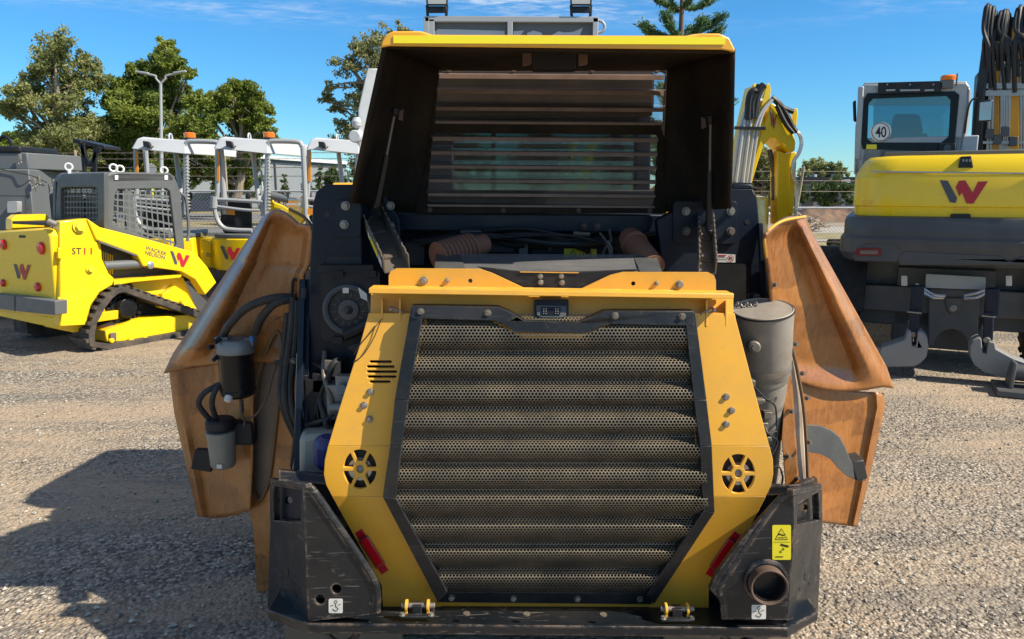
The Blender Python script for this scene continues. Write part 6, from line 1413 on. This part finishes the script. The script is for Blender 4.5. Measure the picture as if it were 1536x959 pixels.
sheet('ground', 1.5, 60, 20.25, 23.6, .012, 'verge'); sheet('path', 1.5, 60, 23.8, 25.0, .020, 'kerb'); sheet('ground', 1.5, 60, 25.1, 28.5, .012, 'verge'); sheet('path', 1.5, 60, 28.6, 33.5, .012, 'kerb')
sheet('ground', -90, 1.3, 15.4, 27.5, .012, 'verge'); sheet('road', -90, 1.3, 27.6, 31.5, .012, 'asphalt'); sheet('ground', -90, 1.3, 31.6, 38.5, .012, 'verge'); sheet('road', -90, 1.3, 38.6, 52, .012, 'asphalt'); sheet('ground', -90, 1.3, 52.1, 58, .012, 'verge'); sheet('lawn', -140, 1.3, 58.1, 90, .014, 'lawn')
def kerb(x0, x1, y):
    m = MB(); m.box(((x0+x1)/2, y, .06), (x1-x0, .15, .13)); structure(m.build('kerb', M['kerb'], bevel=.01))
kerb(1.5, 60, 20.3); kerb(-90, 1.3, 31.6); kerb(-90, 1.3, 38.5)
# fences
def fence(px0, px1, Y, wires, rail, base_py, posts, label, posttop):
    x0, x1 = at(px0, 300, Y).x, at(px1, 300, Y).x
    F = thing('wire_fence', label, 'fence', ((x0+x1)/2, Y, 0))
    for py in wires:
        z = at(768, py, Y).z; m = MB()
        m.tube([V((x0, Y, z)), V(((x0+x1)/2, Y, z-.01)), V((x1, Y, z))], .006, 5)
        n = int((x1-x0)/.14)
        for i in range(n): p = V((x0+(x1-x0)*i/n, Y, z-.005)); m.bar(p+V((-.02, -.012, -.02)), p+V((.02, .012, .02)), .004, .004)
        m.build('barbed_wire', M['dirtysteel'], F, smooth=False)
    z = at(768, rail, Y).z
    if rail: m = MB(); m.cyl((x0, Y, z), (x1, Y, z), .02, n=8); m.build('rail', M['tilegrey'], F)
    m = MB(); m.add([(x0, Y, 0.02), (x1, Y, 0.02), (x1, Y, z), (x0, Y, z)], [(0, 1, 2, 3)]); m.uv = {0: (0, 0), 1: (x1-x0, 0), 2: (x1-x0, z), 3: (0, z)}; m.build('chain_link', M['chain'], F, smooth=False, recalc=False)
    for px in posts:
        x = at(px, 300, Y).x; m = MB(); zt = at(768, posttop, Y).z; m.cyl((x, Y+.03, 0), (x, Y+.03, z), .03, n=10); m.cyl((x, Y+.03, z), (x+.04, Y-.08, zt), .026, n=10); m.build('post', M['timber'], F)
    return F
fence(-160, 620, 14.5, (229, 238, 251, 264), 287, 400, (-20, 120, 222, 340, 462, 585), 'chain link fence with barbed wire strands behind the mini excavators', 226)
fence(1060, 1700, 14.8, (257, 271, 287), 312, 420, (1080, 1197, 1345, 1480, 1620), 'chain link fence with barbed wire between folded boom and wheeled excavator', 250)
# warehouse, shed, office
A, Bq = V((at(255, 280, 60).x, 60, 0)), V((at(520, 280, 88).x, 88, 0)); d = (Bq-A).normalized(); nb = V((-d.y, d.x, 0))
W_ = thing('warehouse', 'long grey clad warehouse with pale roof edge behind the mini excavators', 'warehouse', A)
m = MB(); m.prism([[A, Bq, Bq+nb*30, A+nb*30]], V((0, 0, 4.55))); m.build('wall', M['cladding'], W_)
m = MB(); m.prism([[A+V((0, 0, 4.56))-nb*.4-d*.4, Bq+V((0, 0, 4.56))-nb*.4+d*.4, Bq+V((0, 0, 4.9))-nb*.3, A+V((0, 0, 4.9))-nb*.3]], nb*.5); m.prism([[A+V((0, 0, 4.72)), Bq+V((0, 0, 4.72)), Bq+nb*30+V((0, 0, 4.72)), A+nb*30+V((0, 0, 4.72))]], V((0, 0, .1))); m.build('roof', M['rooflight'], W_)
m = MB(); m.bar(A-nb*.05+V((0, 0, 4.35)), Bq-nb*.05+V((0, 0, 4.35)), .06, .35)
for t in (.25, .5, .72, .95): p = A.lerp(Bq, t)-nb*.1; m.bar(p, p+V((0, 0, 4.3)), .16, .16)
m.build('gutter', M['inkgrey'], W_)
sA = at(35, 300, 55); sB = at(215, 300, 55)
S_ = thing('shed', 'dark low shed seen between tree trunks at far left', 'shed', ((sA.x+sB.x)/2, 57, 0))
m = MB(); m.box(((sA.x+sB.x)/2, 58, 1.8), (sB.x-sA.x, 6, 3.6)); m.build('wall', M['claddark'], S_)
m = MB(); zq = 3.6; m.prism([[V((sA.x-.3, 54.8, zq)), V((sA.x-.3, 61.2, zq)), V((sA.x-.3, 58, zq+.8))]], V((sB.x-sA.x+.6, 0, 0))); m.build('roof', M['claddark'], S_)
zO = -2.3; YO = 110; oL, oR = at(1120, 300, YO).x, at(1420, 300, YO).x
O_ = thing('office_building', 'low grey office building with black fascia beyond the right fence', 'building', ((oL+oR)/2, YO, zO))
def zo(py): return at(1240, py, YO).z
m = MB(); m.prism([[V((oL, YO, zO)), V((oR, YO, zO)), V((oR, YO+20, zO)), V((oL, YO+20, zO))]], V((0, 0, zo(276)-zO))); m.build('wall', M['office'], O_)
m = MB(); m.box(((oL+oR)/2, YO+9, zo(271)), (oR-oL+2, 22, zo(266)-zo(276))); fa = m.build('fascia', M['black'], O_)
m = MB(); m.prism(poly(YP(YO-2.1), [(1262, 270), (1275, 269), (1276, 274), (1263, 275)]), V((0, .1, 0))); m.build('sign_panel', M['tilegrey'], fa)
m = MB(); m.prism(poly(YP(YO-2.1), [(1255, 269), (1260, 270), (1258, 273), (1255, 273)]), V((0, .1, 0))); m.build('red_emblem', M['inkred'], fa)
m = MB()
for x in (1190, 1220, 1252, 1262, 1290, 1330, 1370): MB().cyl(at(x, 262, YO+5), at(x, 267, YO+5), .5, n=10).build('roof_vent', M['tilegrey'], O_)
for x0, x1 in ((1130, 1160), (1166, 1196), (1202, 1220), (1229, 1262), (1268, 1300), (1306, 1340)):
    for y0, y1 in ((279, 289), (297, 309)):
        m = MB(); m.prism(poly(YP(YO-.05), [(x0, y0), (x1, y0), (x1, y1), (x0, y1)]), V((0, .15, 0))); m.build('window', M['winglass'], O_)
# soil heap with rubble and timber beyond the fence
m = MB()
hx0, hx1 = at(1190, 330, 40).x, at(1330, 330, 40).x
def heap(u, v):
    x = lerp(hx0, hx1, u); y = 38+v*5; e = math.sin(math.pi*v)*min(1, math.sin(math.pi*min(1, max(0, u)))*2)
    return V((x, y, .0+e*(.55+.35*noise.noise(V((x*.8, y*.8, 0)))+.12*noise.noise(V((x*3, y*3, 1))))))
hp_ = m.grid(heap, 60, 20).build('soil_heap', M['soil'], recalc=False); tag(hp_, 'low heap of brown soil beyond the right fence', 'soil heap')
m = MB(); rnd = random.Random(11)
for i in range(40):
    p = at(rnd.gauss(1218, 9), 300, 30); p.z = .1+rnd.random()*.5*max(0, 1-abs(p.x-at(1218, 300, 30).x)/.8); p.y += rnd.uniform(-.6, .6)
    dd = V((rnd.uniform(-1, 1), rnd.uniform(-1, 1), rnd.uniform(-.2, .4))).normalized()*rnd.uniform(.2, .6); m.bar(p-dd, p+dd, .07, .03)
tag(m.build('timber_pile', M['timber'], smooth=False), 'untidy pile of broken timber planks behind the right fence', 'timber pile')
# barriers
for i in range(5):
    x = at(412+i*19, 300, 48).x; br = thing('barrier', 'orange slatted barrier standing in the row before the warehouse', 'barrier', (x, 48+i*.8, 0), 'orange barriers in a row')
    m = MB()
    for z in (.35, .6, .85, 1.1): m.box((x, 48+i*.8, z), (.86, .05, .12))
    m.build('slat', M['barrier'], br)
    for s in (-.38, .38): MB().box((x+s, 48+i*.8+.05, .6), (.06, .06, 1.2)).build('post', M['barrier'], br); 
# street lamp
Lp = at(240, 300, 34); L_ = thing('street_lamp', 'tall double arm galvanised street lamp in front of the left trees', 'street lamp', (Lp.x, 34, 0))
q = YP(34); m = MB(); jn = q(241, 126); m.cyl((Lp.x, 34, 0), jn, .10, .06, n=12); m.build('pole', M['tilegrey'], L_)
for s, tip, mid in ((-1, (204, 107.5), (233, 114)), (1, (279, 107), (249, 114))):
    m = MB(); m.tube([jn, q(mid[0]-s*1, mid[1]+4), q(mid[0], mid[1]), q((mid[0]+tip[0])/2, (mid[1]+tip[1])/2), q(*tip)], .045, 8); ar = m.build('arm', M['tilegrey'], L_)
    m = MB(); t = q(*tip); m.bar(t, t+V((-s*.55, 0, -.08)), .2, .08); m.build('lamp_head', M['tilegrey'], ar, bevel=.02)
# round sign by the fence
sgn = thing('road_sign', 'round pale sign back on a post beside the fence', 'sign', (at(226, 300, 16).x, 16, 0)); q = YP(16)
m = MB(); m.lathe(q(226, 254), (0, -1, 0), [(0, .125), (.01, .125)], 24); m.build('sign_disc', M['tilegrey'], sgn)
m = MB(); m.cyl(V((q(226, 300).x, 16.03, 0)), q(226, 245, -.03), .025, n=8); m.build('post', M['stickY'], sgn)
# white mast with camera behind the hood's left edge
mw = thing('camera_mast', 'white mast with camera domes just left of the open hood', 'mast', (at(553, 300, 7.5).x, 7.5, 0)); q = YP(7.5)
zb0 = V((q(550, 300).x, 7.5, 0))
m = MB(); m.prism([[q(551, 103), q(558, 103), q(575, 103), q(562, 200), V((q(560, 200).x, 7.5, 0)), V((q(534, 200).x, 7.5, 0)), q(537, 165)]], V((0, .12, 0))); m.build('mast_panel', M['white'], mw, bevel=.01)
m = MB(); m.lathe(q(535, 186, .1), (0, 0, 1), [(-.04, .02), (-.02, .045), (.02, .05), (.06, .03)], 16); m.lathe(q(533, 205, .1), (0, -1, 0), [(-.05, .06), (.03, .06), (.04, .05)], 18); m.bar(q(535, 195, .08), q(545, 205, 0), .04, .04); m.build('camera_dome', M['canopy'], mw)
# cars
def car(px, py, Y, rz, col, label, sc=1.0, z=0.0):
    loc = at(px, py, Y); loc = V((loc.x, Y, z)); C = thing('parked_car', label, 'car', (0, 0, 0)); 
    mt = paint('car_paint', col, .25, .3, var=.05, coat=.8)
    # side profile x (length) z
    low = [(-2.1, .35), (-2.15, .6), (-2.0, .85), (-1.3, .95), (-.2, .98), (1.2, .95), (2.0, .85), (2.15, .55), (2.1, .35)]
    m = MB(); m.prism([[V((x, -.85, z_)) for x, z_ in low]], V((0, 1.7, 0))); b = m.build('body', mt, C, bevel=.08)
    hi = [(-1.75, .93), (-1.2, 1.38), (-.3, 1.46), (.6, 1.38), (1.35, .95)]
    m = MB(); nn = len(hi); vs = [V((x, -.80, z_)) if z_ < 1 else V((x, -.62, z_)) for x, z_ in hi]+[V((x, .80, z_)) if z_ < 1 else V((x, .62, z_)) for x, z_ in hi]
    m.add(vs, [(i, (i+1) % nn, nn+(i+1) % nn, nn+i) for i in range(nn)]+[tuple(range(nn)), tuple(range(nn, 2*nn))]); m.build('windows', M['winglass'], C, bevel=.03)
    m = MB(); m.hexa([V((-1.1, -.6, 1.42)), V((.5, -.6, 1.40)), V((.5, .6, 1.40)), V((-1.1, .6, 1.42))], [V((-1.0, -.55, 1.48)), V((.4, -.55, 1.46)), V((.4, .55, 1.46)), V((-1.0, .55, 1.48))])
    for y in (-.72, .72): m.bar((-.4, y, .95), (-.38, y*.88, 1.42), .05, .05)
    m.build('roof', mt, C)
    for x in (-1.3, 1.32):
        for s in (-1, 1):
            w = MB().lathe((x, s*.70, .32), (0, s, 0), [(0, .31), (.16, .32), (.17, .28)], 18).build('wheel', M['tyre'], C); MB().lathe((x, s*.72, .32), (0, s, 0), [(.14, .2), (.165, .19), (.17, .05)], 14).build('hub_cap', M['tilegrey'], w)
    for s in (-1, 1):
        MB().box((2.08, s*.6, .68), (.1, .4, .14)).build('headlight', M['clear'], C, bevel=.02); MB().box((-2.08, s*.62, .72), (.1, .3, .16)).build('tail_light', M['red'], C, bevel=.02)
    C.location = loc; C.rotation_euler = (0, 0, R(rz)); C.scale = (sc, sc, sc); return C
car(305, 304, 46, -155, (.035, .04, .075), 'dark blue car driving behind the mini excavator posts')
car(270, 304, 60, -165, (.5, .5, .5), 'silver car driving ahead of the dark blue car beyond the fence')
car(1159, 320, 100, 200, (.42, .43, .45), 'silver car parked right of the folded stick, nearest in the car park', z=-2.3)
car(1140, 314, 112, 200, (.65, .65, .66), 'white car parked left of the silver car beyond the fence', z=-2.3)
car(1122, 310, 118, 190, (.05, .12, .35), 'blue car parked furthest left in the distant car park', z=-2.3)
car(1203, 320, 98, 170, (.5, .52, .54), 'pale grey car parked beside the fence post in the distance', z=-2.3)
# ------------------------------------------------------------------ vegetation
def leaves(m, c, r, n, size, rnd, squash=.8, droop=.3):
    for _ in range(n):
        while True:
            u = V((rnd.uniform(-1, 1), rnd.uniform(-1, 1), rnd.uniform(-1, 1)))
            if u.length < 1: break
        k = u.length; u = u*(.25+.95*k*k)
        p = c+V((u.x*r, u.y*r, u.z*r*squash))
        a = V((rnd.uniform(-1, 1), rnd.uniform(-1, 1), rnd.uniform(-1, 1)-droop)).normalized(); b = a.cross(V((rnd.uniform(-1, 1), rnd.uniform(-1, 1), rnd.uniform(-1, 1)))).normalized()
        s = size*rnd.uniform(.6, 1.3); a = a*s; b = b*s*.42
        o = len(m.v); m.v += [p-a, p+b, p+a, p-b]; m.f.append((o, o+1, o+2, o+3))
def tree(name, label, base_px, Y, clumps, mat, bark, density=420, size=.16, sub=5, seed=1, group=None, squash=.75, limbs=True, z0=0.0, trunk_r=.25):
    rnd = random.Random(seed); k = mpp(Y)
    base = V((at(base_px, 300, Y).x, Y, z0)); T = thing(name, label, 'tree', base, group)
    cs = []
    for px, py, rp in clumps:
        c = at(px, py, Y); r = rp*k*1.08; c.y += rnd.uniform(-1, 1)*r*1.2; cs.append((c, r))
    m = MB()
    for c, r in cs:
        for s in range(int(sub*3.2)):
            u = V((rnd.gauss(0, 1), rnd.gauss(0, 1), rnd.gauss(0, .8))); u = u.normalized()*r*rnd.uniform(.25, 1.08); rs = r*rnd.uniform(.22, .46)
            leaves(m, c+u, rs, int(density*.95*(rs/.6)**1.6), size*.70, rnd, squash)
    cr = m.build('crown', M[mat], T, smooth=False, recalc=False)
    m = MB(); top = max(cs, key=lambda t: t[0].z)[0]; low = min(c.z-r*.4 for c, r in cs)
    mid = V((lerp(base.x, top.x, .5), Y, max(low, z0+1)+.5))
    m.tube([base, base.lerp(mid, .5)+V((rnd.uniform(-.1, .1), 0, 0)), mid, mid.lerp(top, .5)+V((rnd.uniform(-.3, .3), rnd.uniform(-.3, .3), 0)), top], [trunk_r, trunk_r*.9, trunk_r*.85, trunk_r*.7, trunk_r*.5, trunk_r*.2], 8, 5)
    if limbs:
        for c, r in cs:
            t = rnd.uniform(.1, .7); s = mid.lerp(top, t); s = s if s.z < c.z else mid
            m.tube([s, s.lerp(c, .5)+V((rnd.uniform(-.2, .2), rnd.uniform(-.2, .2), .2)), c+V((0, 0, r*.3))], [trunk_r*.36, trunk_r*.3, trunk_r*.2, trunk_r*.1], 6, 4)
            for _ in range(2):
                e = c+V((rnd.gauss(0, .5), rnd.gauss(0, .5), rnd.gauss(.2, .3)))*r; m.tube([c.lerp(s, .3), c, e], [trunk_r*.16, trunk_r*.1, trunk_r*.05], 5, 3)
    m.build('trunk', M[bark], T)
    return T
tree('gum_tree', 'tall open olive gum tree with pale trunk behind the grey machine housing', 80, 42, [(95, 72, 24), (62, 84, 20), (122, 92, 20), (82, 105, 26), (112, 128, 26), (52, 115, 16), (24, 144, 19), (6, 160, 17), (62, 148, 26), (105, 165, 28), (84, 188, 30), (55, 200, 22), (132, 186, 22), (100, 218, 30), (62, 225, 24), (120, 240, 24), (80, 250, 22), (125, 110, 22), (45, 135, 18), (30, 165, 18), (120, 205, 24), (36, 152, 14), (90, 145, 26), (-15, 158, 15)], 'leafolive', 'bark', 235, .15, 6, 1, trunk_r=.28)
tree('broadleaf_tree', 'tallest dense green tree behind the double street lamp', 205, 45, [(230, 88, 22), (200, 102, 22), (265, 104, 22), (288, 114, 14), (238, 115, 28), (184, 130, 22), (162, 150, 20), (205, 150, 28), (252, 142, 28), (276, 148, 18), (182, 178, 32), (232, 180, 34), (158, 196, 24), (205, 215, 36), (152, 226, 28), (268, 190, 24), (240, 225, 30), (175, 250, 26), (225, 255, 26), (145, 205, 24), (135, 240, 26), (150, 265, 24), (200, 275, 24), (255, 270, 22), (285, 225, 20), (215, 120, 24), (250, 75, 14)], 'leafgreen', 'bark', 480, .16, 6, 2, trunk_r=.32)
tree('broadleaf_tree', 'rounded green tree behind the middle mini excavator canopy', 345, 40, [(352, 136, 20), (326, 147, 18), (380, 150, 19), (345, 165, 28), (384, 178, 24), (402, 196, 13), (318, 190, 26), (360, 205, 32), (390, 222, 20), (290, 205, 24), (300, 238, 28), (340, 245, 28), (368, 262, 22), (395, 180, 16), (330, 275, 20), (310, 160, 20), (365, 130, 14), (405, 215, 12), (285, 260, 24), (350, 285, 22), (315, 225, 26), (275, 235, 22)], 'leafgreen', 'bark', 480, .15, 6, 3, trunk_r=.26)
tree('gum_tree', 'grey green gum tree rising left of the open hood', 575, 34, [(545, 76, 20), (573, 66, 20), (604, 58, 18), (522, 96, 18), (556, 106, 26), (590, 105, 30), (534, 135, 20), (487, 144, 14), (503, 160, 12), (545, 160, 20), (516, 186, 16), (580, 155, 30), (498, 132, 10), (545, 200, 22), (525, 215, 20), (565, 235, 26), (535, 255, 20)], 'leafgum', 'bark', 270, .12, 6, 4, trunk_r=.24)
tree('broadleaf_tree', 'green tree seen under the folded yellow boom', 1145, 55, [(1128, 240, 18), (1148, 236, 16), (1162, 252, 14), (1120, 262, 18), (1145, 262, 20), (1135, 285, 20), (1158, 280, 14), (1108, 285, 16)], 'leafgum', 'bark', 420, .2, 6, 5)
tree('broadleaf_tree', 'distant bushy tree standing above the office roof', 1232, 125, [(1232, 250, 14), (1215, 256, 11), (1250, 255, 12), (1205, 261, 8), (1260, 261, 8), (1232, 262, 16)], 'leafolive', 'bark', 60, .42, 6, 6, z0=-2.3)
tree('broadleaf_tree', 'small dark tree left in front of the office', 1194, 92, [(1194, 283, 13), (1186, 292, 9), (1202, 293, 10), (1194, 298, 12)], 'leafdark', 'pinebark', 120, .26, 6, 7, z0=-2.3, trunk_r=.14)
tree('broadleaf_tree', 'wider dark tree before the office next to the excavator cover', 1250, 90, [(1250, 279, 14), (1236, 288, 13), (1264, 287, 13), (1250, 295, 17), (1270, 297, 9), (1232, 298, 10)], 'leafdark', 'pinebark', 120, .26, 6, 8, z0=-2.3, trunk_r=.14)
for i, (px, py, s, lab) in enumerate(((426, 272, 1.0, 'slim dark conifer shrub, leftmost before the warehouse wall'), (458, 262, 1.1, 'slim dark conifer shrub hidden by a canopy post before the warehouse'), (480, 262, 1.25, 'broader dark conifer shrub, rightmost before the warehouse wall'))):
    tree('conifer_shrub', lab, px, 56, [(px, py-8*s, 3.2*s), (px, py, 4.4*s), (px, py+8*s, 5.5*s), (px, py+16*s, 6*s), (px, py+23, 6*s)], 'leafdark', 'pinebark', 330, .12, 5, 20+i, limbs=False, trunk_r=.07)
tree('broadleaf_tree', 'dark low bushy tree near the third canopy post', 500, 50, [(500, 262, 12), (510, 270, 12), (495, 275, 12), (515, 285, 14), (498, 290, 12)], 'leafdark', 'bark', 300, .15, 5, 24, trunk_r=.1)
for i, (px, py, r) in enumerate(((8, 210, 10), (30, 204, 9), (-20, 205, 14))):
    tree('broadleaf_tree', ['small distant green tree above the lid of the grey machine housing', 'small distant green tree between grey machine and gum tree', 'distant green tree beyond the grey machine, furthest from the gum tree'][i], px, 80, [(px, py, r), (px-6, py+8, r*.9), (px+6, py+9, r), (px, py+22, r*1.2)], 'leafgreen', 'bark', 160, .25, 6, 30+i)
for i, (px, r, lab) in enumerate(((690, 20, 'bushy green tree seen through the left of the louvred hood window'), (815, 24, 'bushy green tree seen through the middle of the louvred hood window'), (930, 22, 'bushy green tree seen through the right of the louvred hood window'))):
    tree('broadleaf_tree', lab, px, 52, [(px, 205, r*.8), (px-r*.8, 220, r*.8), (px+r*.8, 222, r*.8), (px-r, 245, r), (px+r, 246, r), (px, 235, r), (px, 262, r)], 'leafgreen', 'bark', 300, .16, 6, 40+i)
# pine with tiers of rising branches
def norfolk():
    Y = 30; base = V((at(1012, 300, Y).x, Y, 0)); T = thing('norfolk_pine', 'tiered pine tree with upswept branches rising above the open hood', 'tree', base)
    rnd = random.Random(5); zb = at(1012, 62, Y).z; H = at(1012, -140, Y).z
    m = MB(); m.cyl(base, base+V((0, 0, H)), .20, .04, n=10); m.build('trunk', M['pinebark'], T)
    m = MB(); b = MB(); z = 1.8; k = 0
    tiers = [z0 for z0 in (2.2, 3.2, 4.2, 5.2, 6.2, 7.2)] + [at(1012, y, Y).z for y in (56, 14, -30, -66, -95, -120)]
    for z in tiers:
        Lb = 1.95*(1-(z/H)**2.2)+.25; k += 1
        for i in range(4):
            a = 2*math.pi*(i+.5*(k % 2))/4+.25+rnd.uniform(-.12, .12); dd = V((math.cos(a), math.sin(a), 0)); p0 = base+V((0, 0, z))
            P = [p0, p0+dd*Lb*.4+V((0, 0, .02*Lb)), p0+dd*Lb*.75+V((0, 0, .16*Lb)), p0+dd*Lb+V((0, 0, .36*Lb))]; sp = smooth_path(P, 6); b.tube(P, [.035, .03, .02, .01], 5, 4)
            n = len(sp)
            for j, p in enumerate(sp):
                t = j/(n-1)
                if t < .16: continue
                for _ in range(int(18+24*t)):
                    w = .085*(.5+t*.9); c = p+V((rnd.gauss(0, w), rnd.gauss(0, w), rnd.gauss(.05, w*.55)))
                    aa = (dd*rnd.uniform(.2, 1)+V((rnd.uniform(-.7, .7), rnd.uniform(-.7, .7), rnd.uniform(-.1, 1)))).normalized()*.13; bb = aa.cross(V((rnd.uniform(-1, 1), rnd.uniform(-1, 1), rnd.uniform(-1, 1)))).normalized()*.028
                    o = len(m.v); m.v += [c-aa, c+bb, c+aa, c-bb]; m.f.append((o, o+1, o+2, o+3))
    m.build('foliage', M['leafpine'], T, smooth=False, recalc=False); b.build('branches', M['pinebark'], T)
norfolk()
# loose stones lying on the yard
m = MB(); rnd = random.Random(9)
for _ in range(9000):
    y = 1.6+rnd.random()**1.8*6.5; x = rnd.uniform(-.85, .85)*(y+.6)
    if abs(x) < .85 and 2.1 < y < 4.3: continue
    s = rnd.choice((.005, .006, .008, .009, .011))*rnd.uniform(.7, 1.3); p = V((x, y, s*.35)); o = len(m.v)
    for dx, dy, dz in ((1, 0, 0), (0, 1, 0), (-1, 0, 0), (0, -1, 0), (0, 0, 1), (0, 0, -1)): m.v.append(p+V((dx*s*rnd.uniform(.7, 1.3), dy*s*rnd.uniform(.7, 1.3), dz*s*rnd.uniform(.5, .9))))
    m.f += [(o, o+1, o+4), (o+1, o+2, o+4), (o+2, o+3, o+4), (o+3, o, o+4), (o+1, o, o+5), (o+2, o+1, o+5), (o+3, o+2, o+5), (o, o+3, o+5)]
n = newmat('loose_stone'); vv = n.new('ShaderNodeTexVoronoi'); vv.inputs['Scale'].default_value = 40; n.link(n.coord(), vv.inputs['Vector']); sc_ = n.new('ShaderNodeSeparateColor'); n.link(vv.outputs['Color'], sc_.inputs[0])
n.base(n.ramp(sc_.outputs[0], [(0, (.10, .095, .09)), (.4, (.28, .26, .22)), (1, (.52, .47, .39))])); n.rough(.85)
stuff(m.build('loose_stones', n.m, smooth=False, recalc=False), 'loose crushed stones scattered over the gravel yard', 'gravel')
# ================================================================== camera, light, sky
cam = bpy.data.cameras.new('camera'); co = bpy.data.objects.new('camera', cam); COL.objects.link(co); S.camera = co
cam.sensor_fit = 'HORIZONTAL'; cam.sensor_width = 36; cam.lens = 36*FPX/1536; cam.clip_end = 3000; cam.clip_start = .05
co.location = CAM; co.rotation_euler = (R(90)-PITCH, 0, 0)
SUN = V((1.0, -.34, 1.0)).normalized()
sl_ = bpy.data.lights.new('sun', 'SUN'); so_ = bpy.data.objects.new('sun', sl_); COL.objects.link(so_); so_.location = (20, -10, 30)
sl_.energy = 5.0; sl_.angle = R(.5); sl_.color = (1.0, .92, .78); so_.rotation_euler = SUN.to_track_quat('Z', 'Y').to_euler()
w = bpy.data.worlds.new('World'); S.world = w; w.use_nodes = True; nt = w.node_tree
bg = nt.nodes['Background']; sky = nt.nodes.new('ShaderNodeTexSky'); sky.sky_type = 'NISHITA'; sky.sun_disc = False
sky.sun_elevation = math.asin(SUN.z); sky.sun_rotation = math.atan2(SUN.x, SUN.y); sky.air_density = 1.25; sky.dust_density = 0.0; sky.altitude = 800; sky.ozone_density = 2.6
tc = nt.nodes.new('ShaderNodeTexCoord'); sp_ = nt.nodes.new('ShaderNodeSeparateXYZ'); nt.links.new(tc.outputs['Generated'], sp_.inputs[0])
def wm(op, a, b):
    n_ = nt.nodes.new('ShaderNodeMath'); n_.operation = op
    for i, v in enumerate((a, b)):
        if isinstance(v, (int, float)): n_.inputs[i].default_value = v
        else: nt.links.new(v, n_.inputs[i])
    return n_.outputs[0]
# thin cirrus on a layer high above: direction divided by its height
zc = wm('MAXIMUM', sp_.outputs[2], .02); cb = nt.nodes.new('ShaderNodeCombineXYZ'); nt.links.new(wm('DIVIDE', sp_.outputs[0], zc), cb.inputs[0]); nt.links.new(wm('DIVIDE', sp_.outputs[1], zc), cb.inputs[1])
def wn(scale, detail, rough, st):
    mp = nt.nodes.new('ShaderNodeMapping'); mp.inputs['Scale'].default_value = st; nt.links.new(cb.outputs[0], mp.inputs[0])
    t_ = nt.nodes.new('ShaderNodeTexNoise'); t_.inputs['Scale'].default_value = scale; t_.inputs['Detail'].default_value = detail; t_.inputs['Roughness'].default_value = rough; t_.inputs['Distortion'].default_value = .4; nt.links.new(mp.outputs[0], t_.inputs[0]); return t_.outputs['Fac']
def wr(v, lo, hi):
    r = nt.nodes.new('ShaderNodeMapRange'); r.interpolation_type = 'SMOOTHSTEP'; r.inputs[1].default_value = lo; r.inputs[2].default_value = hi; nt.links.new(v, r.inputs[0]); return r.outputs[0]
cl = wm('MULTIPLY', wr(wn(1.1, 3, .5, (1, 1.6, 1)), .34, .62), wr(wn(5.5, 8, .68, (.8, 1.5, 1)), .36, .72))
cl = wm('MULTIPLY', cl, wr(sp_.outputs[2], .18, .25))
hs = nt.nodes.new('ShaderNodeHueSaturation'); hs.inputs['Saturation'].default_value = 1.18; tn = nt.nodes.new('ShaderNodeMix'); tn.data_type = 'RGBA'; tn.blend_type = 'MULTIPLY'; tn.inputs[0].default_value = 1; nt.links.new(sky.outputs[0], tn.inputs[6]); tg = nt.nodes.new('ShaderNodeMix'); tg.data_type = 'RGBA'; nt.links.new(wr(sp_.outputs[2], -.02, .42), tg.inputs[0]); tg.inputs[6].default_value = (.70, 1.12, 1.50, 1); tg.inputs[7].default_value = (1.05, 1.30, 1.58, 1); th = nt.nodes.new('ShaderNodeMix'); th.data_type = 'RGBA'; nt.links.new(wr(sp_.outputs[2], .40, .80), th.inputs[0]); nt.links.new(tg.outputs[2], th.inputs[6]); th.inputs[7].default_value = (1.5, 1.05, .88, 1); nt.links.new(th.outputs[2], tn.inputs[7]); nt.links.new(tn.outputs[2], hs.inputs['Color'])  # tint overhead, out of view, warmed to take blue out of the fill light
mx = nt.nodes.new('ShaderNodeMix'); mx.data_type = 'RGBA'; nt.links.new(wm('MULTIPLY', cl, .95), mx.inputs[0]); nt.links.new(hs.outputs[0], mx.inputs[6]); mx.inputs[7].default_value = (8.2, 9.0, 10.0, 1)
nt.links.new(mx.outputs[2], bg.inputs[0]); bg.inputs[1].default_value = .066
S.view_settings.view_transform = 'Standard'; S.view_settings.look = 'None'; S.view_settings.exposure = 0.62; S.view_settings.gamma = 1.0; S.view_settings.use_curve_mapping = False
S.cycles.max_bounces = 8; S.cycles.transparent_max_bounces = 24; S.cycles.use_denoising = True
